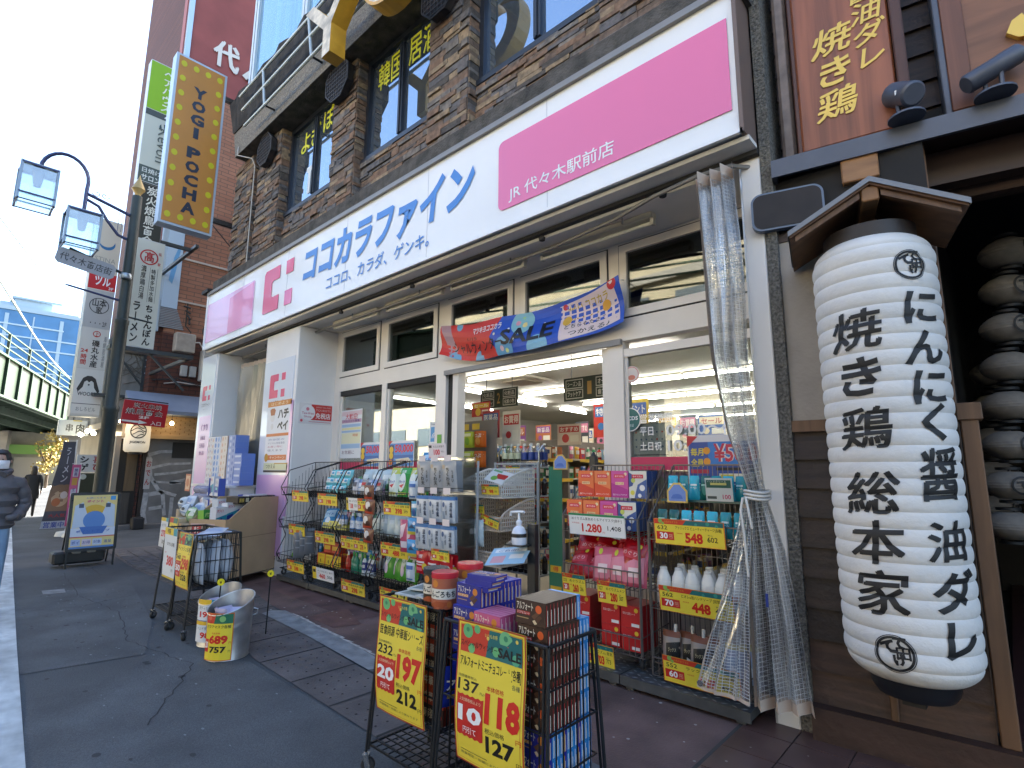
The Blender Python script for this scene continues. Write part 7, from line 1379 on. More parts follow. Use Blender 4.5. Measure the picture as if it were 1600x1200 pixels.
# ================================================================ curtains, banner, posters, stickers
VIN = glassy('vinyl_clear', (.84, .86, .87), (1, 1, 1), .16, .33); THR = M('vinyl_thread', (.74, .75, .76), .4); TAPE = M('hem_tape', (.56, .45, .36), .6)
def interp(tab, z):
    for (za, a), (zb, b) in zip(tab, tab[1:]):
        if za >= z >= zb: k = (za-z)/(za-zb); return a+(b-a)*k
    return tab[0][1] if z > tab[0][0] else tab[-1][1]
def curtain(t, left, right, y0, amp, pleats, zt, zb, nu, nv, thr=(24, 80), zbf=None, hem=True, ph=0., edge=False, mat=None):
    zbf = zbf or (lambda u: 0)
    def pt(u, v):
        z = zt+(zb-zt)*v; a, b = interp(left, z), interp(right, z); w_ = b-a
        q = 2*math.pi*pleats*u+ph; x = a+w_*(u+.5/pleats/6.28*math.sin(2*q)*.8)
        k = amp*(.75+.25*math.sin(v*5+u*9)); return Vector((x, y0+k*math.sin(q)+.012*math.sin(v*14+u*23), z+zbf(u)*v))
    mb = MB(t); vv = [pt(i/nu, j/nv) for j in range(nv+1) for i in range(nu+1)]
    mb.add(vv, [(j*(nu+1)+i, j*(nu+1)+i+1, (j+1)*(nu+1)+i+1, (j+1)*(nu+1)+i) for j in range(nv) for i in range(nu)], mat or VIN, True); mb.build('vinyl_sheet', t)
    if thr:
        mb = MB(t)
        for k in range(thr[1]+1):
            v = k/thr[1]; d = .0011; P_ = [pt(i/nu, v) for i in range(nu+1)]; o = Vector((0, -.002, 0)); e = Vector((0, 0, d)); mb.add([p+o+s*e for s in (-1, 1) for p in P_], [(i, i+1, nu+2+i, nu+1+i) for i in range(nu)], THR)
        for k in range(thr[0]+1):
            u = k/thr[0]; m_ = nv; P_ = [pt(u, j/m_) for j in range(m_+1)]; D = [(pt(min(1, u+.005), j/m_)-pt(max(0, u-.005), j/m_)) for j in range(m_+1)]; D = [x.normalized()*.0011 if x.length > 1e-6 else Vector((.001, 0, 0)) for x in D]; o = Vector((0, -.002, 0)); mb.add([p+o-x for p, x in zip(P_, D)]+[p+o+x for p, x in zip(P_, D)], [(j, m_+1+j, m_+2+j, j+1) for j in range(m_)], THR)
        mb.build('thread_grid', t)
    if hem:
        mb = MB(t)
        for v0, v1 in ((0, .022), (.982, 1)):
            vv = [pt(i/nu, v)+Vector((0, -.004, 0)) for v in (v0, v1) for i in range(nu+1)]; mb.add(vv, [(i, i+1, nu+2+i, nu+1+i) for i in range(nu)], TAPE, True)
        if edge: vv = [pt(u, j/nv)+Vector((0, -.004, 0)) for u in (0, .035) for j in range(nv+1)]; mb.add(vv, [(j, nv+1+j, nv+2+j, j+1) for j in range(nv)], TAPE, True)
        mb.build('hem', t)
cu = thing('vinyl_curtain', 'clear gridded vinyl curtain tied in a bundle at the right of the shop front', 'curtain', (-1.3, 3.72, .1))
L1 = [(3.86, -1.55), (3.19, -1.53), (2.41, -1.50), (1.86, -1.42), (1.43, -1.285), (1.2, -1.31), (.8, -1.335), (.1, -1.35)]; R1 = [(3.86, -1.255), (3.1, -1.23), (2.37, -1.235), (1.85, -1.215), (1.43, -1.18), (1.08, -1.09), (.67, -1.03), (.1, -.985)]
curtain(cu, L1, R1, 3.74, .068, 3.5, 3.82, .14, 96, 70, (40, 130), lambda u: .05*u, True, .4, True)
L2 = [(1.43, -1.30), (.79, -1.475), (.20, -1.665), (.1, -1.68)]; R2 = [(1.43, -1.25), (1.0, -1.29), (.5, -1.33), (.1, -1.345)]
curtain(cu, L2, R2, 3.66, .012, 1.2, 1.40, .20, 24, 34, (14, 62), lambda u: -.02*u, True, 2.2, True)
mb = MB(cu)
for k in range(3): mb.tube([(-1.235+.075*math.cos(a), 3.735+.085*math.sin(a), 1.435+.022*k+.006*math.sin(2*a)) for a in [2*math.pi*i/18 for i in range(19)]], .0095, M('tie_cord', (.60, .57, .52), .7), 6)
mb.tube([(-1.30, 3.655, 1.44), (-1.31, 3.63, 1.36), (-1.30, 3.64, 1.2), (-1.29, 3.64, .95)], .008, M('tie_cord', (.60, .57, .52), .7), 6); mb.tube([(-1.28, 3.65, 1.44), (-1.26, 3.62, 1.38), (-1.25, 3.64, 1.25)], .008, M('tie_cord', (.60, .57, .52), .7), 6); mb.build('tie', cu)
mb = MB(cu); mb.box(-1.20, -1.185, 3.655, 3.66, .78, .86, P('#2a3f8f')); mb.lathe([(.012, 0), (.02, 0), (.02, .004), (.012, .004)], CHROME, 14, T=frame((-1.645, 3.645, .235), (1, 0, 0), (0, 0, 1))); mb.build('eyelet', cu)
VIN2 = glassy('vinyl_milky', (.55, .55, .53), (.8, .8, .8), .3, .25)
c2 = thing('vinyl_curtain', 'long greyed vinyl curtain drawn behind the tissue packs in the left bay', 'curtain', (-10.4, 4.1, 1))
curtain(c2, [(3.7, -11.4), (.2, -11.4)], [(3.7, -9.45), (.2, -9.45)], 4.25, .07, 10, 3.70, .25, 110, 24, None, None, True, 0, False, VIN2)
rl = MB(); rl.tube([(-11.3, 4.22, 3.84), (-3.2, 4.10, 3.85), (-2.4, 4.0, 3.86), (-1.95, 3.86, 3.86), (-1.55, 3.80, 3.86), (-1.30, 3.83, 3.86), (-1.2, 3.95, 3.86)], .018, M('rail_steel', (.20, .19, .18), .4, .4), 8)
for x in (-10, -8.6, -7, -5.4, -3.8, -2.4): rl.bar((x, 4.12, 3.85), (x, 4.12, 3.92), .01, CHROME, 6)
one(rl, 'curtain_rail', 'bent steel curtain rail running under the soffit', 'rail')
FX = M('fixture_cream', (.50, .46, .38), .5); TB = M('tube_off', (.62, .58, .50), .3)
for i, (a, b) in enumerate(((-7.62, -6.42), (-6.22, -5.02), (-4.85, -3.65), (-3.42, -2.12))):
    t = thing('fluorescent_lamp', 'unlit soffit tube lamp, %s from the white pillar' % ('first', 'second', 'third', 'last')[i], 'lamp', ((a+b)/2, 4.2, 3.85), 0, 'unlit tube lamps under the soffit')
    mb = MB(t); mb.rbox(a, b, 4.15, 4.24, 3.85, 3.908, .008, FX); mb.box(a, a+.03, 4.17, 4.22, 3.79, 3.85, FX); mb.box(b-.03, b, 4.17, 4.22, 3.79, 3.85, FX); mb.build('fixture', t)
    mb = MB(t); mb.tube([(a+.03, 4.195, 3.81), (b-.03, 4.195, 3.81)], .018, TB, 10); mb.build('tube', t)
for i, x in enumerate((-7.0, -5.3, -3.2, -1.9)):
    t = MB(); t.lathe([(0, -.03), (.03, -.03), (.035, 0), (.012, .02), (.012, .05), (0, .05)], IRON, 12); one(t, 'soffit_fixing', 'dark round fixing under the fascia sign, %s from the left' % ('first', 'second', 'third', 'fourth')[i], 'fixing', 'dark soffit fixings', (x, 3.93, 3.90))
# sale banner
bn = MB(); bn.sheet(2.74, .47, P('#2456c8'), [('r', 0, 0, .36, 1, '#dc3428'), ('p', [(.30, 0), (.42, 0), (.36, .5), (.40, 1), (.28, 1)], '#dc3428'), ('p', [(0, 0), (.07, .0), (.12, 1), (.06, 1)], '#b8909c'), ('o', .14, .06, .022, '#7fb4d8'), ('o', .10, .98, .035, '#7fb4d8'), ('o', .27, 1.0, .04, '#7fb4d8'), ('o', .30, .85, .025, '#dc3428'), ('o', .44, .88, .055, '#6fb0dc'), ('o', .535, .24, .055, '#8cc4d4'), ('o', .62, .95, .05, '#8cc4e0'), ('o', .50, .68, .01, '#e8f0f8'), ('o', .39, .45, .006, '#f4f0c0'), ('o', .47, .38, .006, '#f4f4f4'), ('o', .64, .4, .006, '#f4f4f4'), ('o', .515, .25, .012, '#f0a8b8'), ('o', .55, .32, .012, '#f4e090'), ('o', .54, .15, .010, '#a8d890'), ('o', .43, .85, .012, '#f4d0d8'), ('o', .46, .92, .010, '#e8f0a0'),
    ('t', 'マツキヨココカラ', .245, .14, .425, .33, '#f4f0f4', .03), ('t', 'シャルウィンター', .085, .52, .43, .82, '#161420', .012), ('t', 'SALE', .43, .38, .69, .78, '#14141e', .03), ('t', '1/15', .2, .40, .27, .48, '#301820', 0),
    ('p', [(.71, .10), (.97, .02), (.985, .90), (.72, .98)], '#ecd8d8'), ('t', 'd払い ココカラ', .745, .13, .94, .32, '#c8a818', .035), ('t', 'ポイント', .76, .38, .90, .53, '#c8a818', .035), ('t', 'どちらもたまる', .74, .60, .92, .72, '#1a1a28', .012), ('t', 'つかえる♪', .76, .78, .94, .90, '#1a1a28', .012), ('o', .735, .15, .012, '#d83a4a'), ('o', .925, .43, .02, '#e8a838'), ('o', .745, .50, .02, '#e8b848'), ('o', .965, .08, .02, '#d02a38')], None, .0009)
bn.bend(lambda p: Vector((-5.34+p.x, 4.42+.05*math.sin(p.x*3.2+p.y*3)-p.z+.03*math.sin(p.y*12+p.x*2), 3.03+p.y*.96-.11*(1-abs(2*p.x/2.74-1)**2.2)+.07*math.exp(-(p.x/.22)**2)*(1-2*p.y)+.008*math.sin(p.x*7))), (.09, .06))
one(bn, 'sale_banner', 'red and blue cloth SALE banner sagging across the shop header', 'banner')
mb = MB(); mb.tube([(-5.34, 4.44, 3.42), (-5.42, 4.55, 3.5)], .006, THR, 5); mb.tube([(-2.62, 4.44, 3.46), (-2.66, 4.56, 3.5)], .006, THR, 5); one(mb, 'banner_cord', 'thin cords holding the SALE banner corners to the frame', 'cord')
# pillar graphics (parts of the building)
PW = M('pillar_acrylic', (.72, .74, .80), .2, coat=.4); LIL = M('lilac_acrylic', (.66, .38, .62), .3, coat=.2)
def pillar_sign(x0, x1, y, ze, he, zn, zpt, zpb, extra):
    mb = MB(shop); T = front(0, y-.012, 0); mb.box(x0, x1, y-.012, y-.001, .3, 3.42 if x0 > -10 else 3.9, PW); o = mb.build('pillar_panel', shop)
    mb = MB(shop); emblem(mb, (x0+x1)/2-.66*he/.8*.9, ze, he, T, RED, RED, .004); mb.build('emblem', o)
    mb = MB(shop); mb.text('ココカラファイン', x0+(x1-x0)*.22, zn, (x1-x0)*.56, .075, M('pillar_ink', (.12, .11, .14), .5), .002, .02, T); mb.text('ココロ、カラダ、ゲンキ。', x0+(x1-x0)*.32, zn-.06, (x1-x0)*.36, .025, M('pillar_ink', (.12, .11, .14), .5), .002, 0, T); mb.build('lettering', o)
    mb = MB(shop); mb.box(x0+.03 if x0 > -10 else x0+.12, x1-.03, y-.016, y-.012, zpb, zpt, LIL); mb.build('lilac_panel', o)
    return o
po = pillar_sign(-9.36, -8.28, 3.9, 2.78, .40, 2.66, 1.52, .3, None)
mb = MB(shop); mb.box(-8.30, -8.22, 3.884, 3.888, .9, 2.7, LIL); mb.build('lilac_panel', po)
lo = pillar_sign(-12.28, -11.5, 3.82, 2.98, .30, 2.85, 2.66, .3, None)
mb = MB(shop); T = front(0, 3.803, 0); VI = M('violet_ink', (.22, .05, .26), .5); mb.text('くすり', -12.0, 2.36, .36, .14, VI, .002, .03, T)
for i, s in enumerate(('化粧品', '日用品', '食品')): mb.text(s, -12.0, 2.18-.15*i, .28, .085, VI, .002, .01, T)
mb.build('lettering', lo)
def poster(name, lbl, cat, W, H, T, bgc, items, dz=.001, group=None):
    mb = MB(); mb.sheet(W, H, P(bgc), items, None, dz); o = mb.build(name); o.matrix_world = T; return tag(o, lbl, cat, group)
poster('pillar_poster', 'tall white poster with orange bands and bold black kana on the white pillar', 'poster', .86, 1.16, front(-9.12, 3.885, 1.56), '#eeeef2', [('r', 0, 0, 1, .075, '#d8862e'), ('t', 'はじめよう', .15, .015, .85, .06, '#f4e0b8', .01), ('t', 'ハチ', .46, .12, .90, .26, '#1c1a1c', .05), ('t', 'ペイ', .46, .29, .90, .42, '#1c1a1c', .05), ('o', .24, .22, .10, '#e8e4e2'), ('p', [(.12, .12), (.18, .10), (.3, .1), (.36, .13), (.32, .2), (.16, .2)], '#b86a3a'), ('o', .24, .36, .06, '#e4e0de'), ('r', .02, .46, .95, .50, '#d8762e'), ('t', '渋谷区の', .12, .53, .8, .56, '#6a7ab0', 0), ('t', 'デジタル地域通貨', .12, .58, .82, .61, '#7a7a98', 0), ('t', 'お買い物に', .12, .63, .75, .66, '#c06a8a', 0), ('t', '使えます', .12, .68, .75, .71, '#7a7a98', 0), ('r', .14, .76, .92, .83, '#e0762e'), ('t', 'キャンペーン', .24, .775, .86, .815, '#f8e8d0', .01), ('o', .09, .795, .08, '#d8a030'), ('r', 0, .87, 1, .965, '#dfe0b8'), ('t', 'つかえる', .1, .89, .5, .945, '#5a5a48', .01), ('r', .45, .87, 1, .885, '#c8a040'), ('r', 0, .97, 1, 1, '#1f1c1c')])
poster('tax_free_sticker', 'white and red duty-free sticker on the inner side of the white pillar', 'sticker', .56, .33, side(-8.195, 3.98, 2.33), '#e6e0de', [('r', .36, .04, 1, .80, '#d03430'), ('o', .26, .45, .22, '#f0ecea'), ('o', .25, .28, .05, '#e08090'), ('t', 'Tax-free', .08, .42, .44, .54, '#c86a78', .01), ('t', 'Shop', .15, .6, .38, .72, '#c86a78', .01), ('t', 'JAPAN TAX-FREE', .5, .12, .96, .22, '#f0c8c0', 0), ('t', 'TOURISTS', .5, .26, .96, .36, '#f0c8c0', 0), ('t', '免税店', .5, .44, .96, .72, '#f8f0ec', .03), ('o', .08, .85, .04, '#d84858'), ('r', .3, .88, .98, .90, '#d03430')])
# stickers and posters on the glass
GY = 4.606
poster('notice_poster', 'tall notice with pale blue and yellow blocks on the left window', 'poster', .60, .77, front(-7.98, GY, 1.79), '#eceef0', [('r', 0, .03, 1, .12, '#e8d0d4'), ('t', '大歓迎!', .2, .08, .8, .2, '#d84050', .02), ('r', .02, .20, .98, .27, '#c8a0b8'), ('t', 'アルバイト募集', .1, .21, .9, .26, '#5a3a7a', .01), ('r', .04, .30, .96, .36, '#a8c8e8'), ('r', .04, .37, .96, .42, '#f0e8b0'), ('r', .04, .43, .96, .47, '#a8c8e8'), ('r', .04, .48, .96, .70, '#f0ecc8'), ('t', '時給', .6, .5, .85, .56, '#e07838', .01), ('r', .04, .71, .96, .80, '#a8c8e8'), ('t', 'お気軽に', .1, .84, .7, .92, '#8a6a7a', .01)])
for i, x in enumerate((-7.36, -6.62)):
    poster('point_poster', 'small blue, red and yellow point campaign poster, %s of the pair' % ('left' if i == 0 else 'right'), 'poster', .60, .36, front(x, GY-.01, 1.66), '#e4e6ea', [('r', .02, .10, .98, .98, '#4a90d8'), ('r', .02, .16, .22, .95, '#283a78'), ('t', '50,000', .26, .14, .97, .52, '#d8304a', .04), ('r', .22, .56, .97, .68, '#2f6ab8'), ('o', .12, .35, .08, '#e8c030'), ('o', .12, .58, .08, '#e8c030'), ('p', [(.3, .72), (.8, .66), (.95, .84), (.35, .92)], '#e8e4c8'), ('o', .1, .85, .07, '#e07830'), ('t', '円分', .5, .74, .8, .86, '#c04a5a', .02), ('p', [(0, 0), (.16, 0), (0, .2)], '#d02a38')], group=None)
poster('wifi_sticker', 'white and blue wireless network sticker on the window edge', 'sticker', .24, .32, front(-5.70, GY-.005, 1.93), '#e8ecee', [('t', 'Free Wi-Fi', .12, .05, .88, .15, '#5a6a78', .01), ('r', .10, .22, .90, .82, '#3a94d0'), ('g', .5, .68, .26, .31, '#e8f0f4'), ('g', .5, .68, .15, .20, '#e8f0f4'), ('o', .5, .68, .05, '#e8f0f4'), ('p', [(.10, .70), (.5, .68), (.9, .70), (.9, .95), (.10, .95)], '#3a94d0'), ('o', .5, .68, .05, '#e8f0f4'), ('r', 0, .84, 1, 1, '#e8ecee'), ('t', 'スポット', .2, .87, .8, .96, '#7a7a7a', 0)])
poster('door_sticker', 'green and orange strip sticker on the door post', 'sticker', .09, .52, front(-5.50, 4.565, 1.55), '#e8e4dc', [('r', 0, .0, 1, .35, '#5aa838'), ('r', 0, .6, 1, .95, '#e08a28'), ('t', '自動', .15, .4, .85, .55, '#333333', .01)])
poster('campaign_poster', 'blue poster with red outlined 50.0 on the right window behind the rack', 'poster', .62, .42, front(-2.09, GY-.01, 1.50), '#e8e6ea', [('r', .02, .14, .98, .98, '#2a4fa0'), ('p', [(.3, .14), (.98, .14), (.98, .6), (.3, .62)], '#2f80d0'), ('t', '¥50.0', .38, .18, .96, .55, '#f0e8e8', .055), ('t', '¥50.0', .38, .18, .96, .55, '#d02a4a', .02), ('t', '毎月', .05, .26, .23, .42, '#f0d828', .03), ('t', '全員', .05, .48, .23, .64, '#f0d828', .03), ('o', .28, .32, .05, '#f0a028'), ('o', .28, .54, .05, '#f0a028'), ('p', [(0, 0), (.16, .02), (0, .24)], '#d02a38'), ('r', .40, .66, .96, .72, '#1a2030'), ('r', .04, .7, .30, .78, '#c02a4a'), ('r', .44, .78, .96, .94, '#f0ecd8'), ('r', .46, .80, .64, .92, '#f0d828')])
mb = MB(); WL = M('vinyl_letter_white', (.78, .78, .78), .5); T = front(0, GY, 0)
for s, x, z, w_, h in (('営業時間', -2.55, 2.06, .32, .085), ('平日', -2.56, 1.94, .14, .08), ('09:00〜22:30', -2.29, 1.93, .92, .10), ('土日祝', -2.56, 1.80, .22, .08), ('10:00〜22:00', -2.28, 1.79, .92, .10)): mb.text(s, x, z, w_, h, WL, 0, .014, T)
one(mb, 'opening_hours', 'white vinyl opening hours lettering on the right window', 'lettering')
mb = MB(); mb.disc(0, 0, .115, 0, P('#e8ecec'), 32, FT0); mb.disc(0, 0, .105, .001, P('#1f6a68'), 32, FT0); mb.text('JACDS', -.085, -.018, .17, .05, P('#e8f0f0'), .002, .03, FT0); mb.text('会員証', -.04, -.07, .08, .028, P('#c8e0e0'), .002, 0, FT0); one(mb, 'round_sticker', 'round dark green association sticker on the right window', 'sticker', None, (-2.66, GY, 2.10))
mb = MB(); mb.disc(0, 0, .085, 0, P('#e8dcd4'), 28, FT0); mb.ring(0, 0, .07, .078, .001, P('#d88a84'), 28, FT0); mb.disc(0, -.03, .04, .0012, P('#d8806a'), 20, FT0, .025); one(mb, 'round_sticker', 'round pale pink sticker high on the right window', 'sticker', None, (-2.63, GY, 2.54))
poster('calendar_notice', 'grey calendar notice taped inside the right window', 'notice', .42, .34, front(-2.68, 4.66, 1.72), '#8e9aa4', [('r', .04, .04, .96, .96, '#a8b4bc')]+[('o', .12+.13*i, .25+.2*j, .022, ('#4a6a90', '#c04a4a')[(i+j) % 5 == 0]) for i in range(6) for j in range(3)]+[('r', .06, .86, .9, .90, '#5a6470')])
poster('landscape_poster', 'pale green and mauve poster low inside the right window', 'poster', .62, .28, front(-2.66, 4.66, 1.38), '#b8b0c0', [('p', [(0, .5), (.5, .35), (1, .55), (1, 1), (0, 1)], '#8aa08a'), ('p', [(.4, .2), (.9, .15), (.95, .5), (.5, .45)], '#b890b4')])
# ================================================================ goods by the left bay
CARD = M('cardboard', (.45, .305, .175), .75, noise=(3, .08), bump=(30, .1)); CARDE = M('cardboard_edge', (.22, .14, .08), .8); CARD2 = M('cardboard_pale', (.50, .39, .25), .75, noise=(3, .08))
t = thing('cardboard_bin', 'large tan cardboard dump bin with sloped front standing on a caster dolly', 'cardboard box', (-8.4, 3.4, .12)); A = Vector((-8.0, 2.96, 0)); ax = Vector((-.463, .887, 0)); ay = Vector((-.887, -.463, 0)); L_, D_ = 1.28, .62
T = frame(A+Vector((0, 0, .12)), ax, (0, 0, 1))       # the side facing the camera
mb = MB(t); prof = [(0, 0), (L_, 0), (L_, 1.07), (.52, 1.085), (.06, .80), (0, .80)]
mb.prism([(x, z) for x, z in prof], .012, CARD, T @ Matrix.Translation((0, 0, -.012))); mb.prism([(x, z) for x, z in prof], .012, CARD, T @ Matrix.Translation((0, 0, -D_)))
o_ = A+Vector((0, 0, .12)); q = lambda a, d, z: o_+ax*a+ay*d+Vector((0, 0, z))
mb.add([q(0, 0, 0), q(0, D_, 0), q(0, D_, .80), q(0, 0, .80)], [(0, 1, 2, 3)], CARD); mb.add([q(L_, 0, 0), q(L_, D_, 0), q(L_, D_, 1.07), q(L_, 0, 1.07)], [(3, 2, 1, 0)], CARD); mb.add([q(.05, .012, .55), q(.05, D_-.01, .55), q(L_, D_-.01, .75), q(L_, .012, .75)], [(3, 2, 1, 0)], CARDE); mb.build('box_body', t)
mb = MB(t); mb.box(-.002, L_+.002, .525, .533, .0, .0015, CARDE, T)
mb.box(L_-.24, L_-.06, .60, .62, 0, .0015, CARDE, T); mb.box(L_-.24, L_-.06, .64, .65, 0, .0015, CARDE, T); mb.box(L_-.24, L_-.06, .12, .14, 0, .0015, CARDE, T); mb.box(L_-.24, L_-.06, .16, .17, 0, .0015, CARDE, T); mb.text('天地無用', L_-.22, .66, .14, .035, CARDE, .002, .01, T); mb.build('printed_marks', t)
pj = MB(t); pj.sheet(.40, .22, P('#c8a8a0'), [('r', .05, .1, .45, .9, '#b02a38'), ('r', .5, .1, .95, .9, '#2a2428'), ('t', '新', .15, .2, .35, .6, '#f0d8d0', .02), ('t', '髭', .6, .2, .85, .6, '#d8d0a0', .02)], frame(o_+ay*.58-ax*.003+Vector((0, 0, .52)), -ay, (0, 0, 1)), .001); pj.build('printed_panel', t)
for a in (.12, L_-.12):
    for d in (.1, D_-.1): p = q(a, d, 0); caster(t, (p.x, p.y, .0), .5)
mb = MB(t); mb.add([q(0, 0, -.012), q(L_, 0, -.012), q(L_, D_, -.012), q(0, D_, -.012), q(0, 0, 0), q(L_, 0, 0), q(L_, D_, 0), q(0, D_, 0)], [(0, 1, 5, 4), (4, 5, 6, 7), (3, 2, 1, 0), (2, 3, 7, 6)], IRON); mb.build('dolly', t)
def item_box(w_, d, h, c, its, sc_): return carton(w_, d, h, c, its, sc_)
RB = math.atan2(ax.y, ax.x)     # goods in the bin are turned with it
det = item_box(.20, .10, .30, '#e8e4e4', [('p', [(0, .5), (1, .35), (1, .8), (0, .85)], '#2f9ab0'), ('p', [(0, .6), (.6, .5), (.5, .85), (0, .95)], '#243c8c'), ('t', 'ホワイト', .1, .1, .7, .25, '#d83a48', .02)], '#d8d8dc'); det2 = item_box(.20, .10, .27, '#dcd8dc', [('r', 0, .45, 1, .8, '#2440a0'), ('r', .2, .5, .8, .65, '#9ad0d8'), ('t', 'ライン', .2, .1, .8, .3, '#4a5a8a', .02)], '#3a50a8'); det3 = item_box(.2, .1, .20, '#3f9a3a', [('t', 'パワー', .1, .2, .8, .5, '#f0f0a0', .03), ('r', .1, .6, .9, .8, '#1f2a1f')], '#7ab83a')
for i in range(5): p = q(.12+.2*i, .20, .66+.05*min(i, 3)); put((det, det, det2, det, det)[i], 'detergent_box', ('white and teal' if i != 2 else 'white and blue')+' detergent carton standing in the tan bin', 'carton', ('teal' if i != 2 else 'blue')+' detergent cartons in the bin', tuple(p), RB)
for i in range(4): p = q(.15+.25*i, .42, .72+.04*i); put((det3, det, det3, det2)[i], 'detergent_box', ('green', 'white and teal', 'green', 'white and blue')[i]+' carton behind in the tan bin', 'carton', ('green', 'teal', 'green', 'blue')[i]+' cartons at the bin rear', tuple(p), RB, -.1)
bk = carton(.26, .20, .10, '#26262a', [('t', '黒髪', .1, .2, .5, .8, '#d8c060', .02), ('r', .6, .2, .95, .8, '#d8d0b0')], '#1f1f22')
for i in range(4): p = q(.45+.22*i, .12, .99); put(bk, 'flat_carton', 'black flat carton with cream end on the tan bin top', 'carton', 'black flat cartons on the bin', tuple(p), RB+.1*i)
# pale cartons and packs further left
def cart_box(lbl, p, w_, d, h, m_, rz, its=()):
    t = MB(); t.rbox(0, w_, 0, d, 0, h, .004, m_); t.box(-.001, w_+.001, d*.46, d*.54, h, h+.001, M('pack_tape', (.42, .34, .22), .4)); t.box(w_*.45, w_*.55, -.0015, 0, h*.55, h, M('pack_tape', (.42, .34, .22), .4))
    for a in its: t.text(a, w_*.12, h*.2, w_*.3, h*.14, CARDE, .002, .01, FT0)
    return one(t, 'cardboard_carton', lbl, 'cardboard box', None, p, (0, 0, rz))
mb = MB(); mb.rbox(-.55, .55, -.3, .3, .09, .13, .01, M('dolly_blue', (.25, .32, .38), .5)); [mb.lathe([(0, -.02), (.045, -.02), (.045, .02), (0, .02)], RUB, 12, (x, y, .045), Matrix.Translation((0, 0, 0))) for x in (-.45, .45) for y in (-.2, .2)]
one(mb, 'platform_dolly', 'blue-grey platform dolly under the pale cartons', 'dolly', None, (-9.75, 3.05, 0), (0, 0, -.25))
cart_box('pale cardboard carton at the far end of the dolly', (-10.35, 3.0, .13), .42, .40, .55, CARD2, -.2, ('紙',)); cart_box('taller pale carton in the middle of the dolly', (-9.92, 2.88, .13), .45, .42, .72, CARD2, -.15, ('水',)); cart_box('tan carton at the near end of the dolly', (-9.45, 2.82, .13), .46, .45, .66, CARD, -.1, ('品',)); cart_box('pale carton topping the far dolly carton', (-10.33, 3.02, .69), .40, .36, .26, CARD2, -.22)
lt = pouch(.26, .22, .20, '#dcdfe6', [('r', .1, .3, .9, .6, '#a8b8d8'), ('t', 'ふわふわ', .15, .62, .85, .8, '#5a78b0', .01)]); lgp = pouch(.30, .13, .2, '#9a98ac', [('r', 0, .4, 1, .5, '#8a88a0')]); lgr = pouch(.24, .22, .14, '#a8c890', [('p', [(0, .3), (1, .1), (1, .6), (0, .8)], '#e8ecdc'), ('p', [(.3, .4), (.8, .3), (.7, .8)], '#5a9a48')]); lbk = pouch(.26, .2, .16, '#c8d0d8', [('o', .2, .5, .12, '#3a4450'), ('o', .5, .45, .12, '#3a4450'), ('o', .8, .5, .12, '#3a4450'), ('r', 0, .7, 1, .8, '#7a94b4')])
for i, (m_, nm, x, y, z) in enumerate(((lt, 'white', -10.2, 3.15, .97), (lt, 'white', -9.95, 3.1, .97), (lbk, 'white with dark spots', -9.85, 2.98, .87), (lgr, 'leafy green', -9.5, 2.95, .82), (lgr, 'leafy green', -9.3, 2.9, .82), (lt, 'white', -9.6, 3.12, .88), (lbk, 'white with dark spots', -10.05, 3.0, .97))): put(m_, 'paper_pack', nm+' soft paper pack piled on the dolly cartons', 'paper pack', nm+' packs on the cartons', (x, y, z), rnd.uniform(-.4, .2), R(-20))
for i in range(4): put(lgp, 'paper_pack', 'lavender grey towel pack heaped on the dolly cartons', 'paper pack', 'lavender towel packs', (-9.95+.26*(i % 2), 3.22, 1.1+.11*(i//2)), .1, R(-10))
for i in range(6): put((det, det2)[i % 2], 'detergent_box', ('white and teal' if i % 2 == 0 else 'white and blue')+' detergent carton above the dolly cartons', 'carton', ('teal' if i % 2 == 0 else 'blue')+' cartons above the dolly', (-9.62+.21*(i % 3), 3.16+.06*(i//3), .86+.33*(i//3)), -.1)
tb2 = MB(); tb2.box(-.9, .9, -.25, .25, 1.30, 1.34, WALLW); tb2.box(-.85, -.8, -.2, .2, 0, 1.30, WALLW); tb2.box(.8, .85, -.2, .2, 0, 1.3, WALLW); one(tb2, 'display_table', 'white display table carrying the tissue pack stacks in the bay', 'table', None, (-10.4, 3.75, 0))
TS = [carton(.30, .22, .105, c, it, sc_) for c, it, sc_ in (('#e4e2e4', [('o', .2, .5, .10, '#c8a8b4'), ('o', .5, .4, .08, '#b8b0c8'), ('o', .8, .6, .10, '#d8b8a8')], '#d0ccd0'), ('#d4dcec', [('o', .25, .5, .14, '#5a8ad0'), ('o', .7, .5, .14, '#7aa4dc')], '#a8bcdc'), ('#e4d8d0', [('o', .3, .5, .11, '#d8a890'), ('o', .7, .4, .08, '#c8b090')], '#d8b8a4'), ('#8aa0d4', [('o', .3, .5, .12, '#c8d4ec'), ('o', .75, .5, .1, '#4a6ab8')], '#6a84c4'), ('#6f8cd0', [('r', .1, .3, .9, .6, '#c8d4ec')], '#6480c4'))]
TN = ('white', 'white and blue', 'peach', 'mid blue', 'royal blue')
for c in range(5):
    for k in range(8):
        if c == 4 and k > 4: continue
        put(TS[c], 'tissue_pack', TN[c]+' patterned tissue pack in the tall stacks in the left bay', 'tissue pack', TN[c]+' tissue packs', (-10.80+.31*c+(.05 if c > 2 else 0), 3.62, 1.34+.106*k), rnd.uniform(-.03, .03))
poster('small_poster', 'white price board with yellow and teal top standing on the dolly', 'price card', .34, .44, frame((-9.92, 2.70, .42), (1, 0, 0), (0, .02, 1)), '#e6e8ea', [('r', 0, 0, 1, .12, '#e8c838'), ('r', .7, 0, 1, .12, '#36a0b0'), ('t', 'せっけん', .2, .2, .8, .3, '#333333', 0), ('t', '278', .2, .42, .85, .65, '#d83040', .04), ('t', '305', .4, .75, .8, .88, '#333333', .01)])
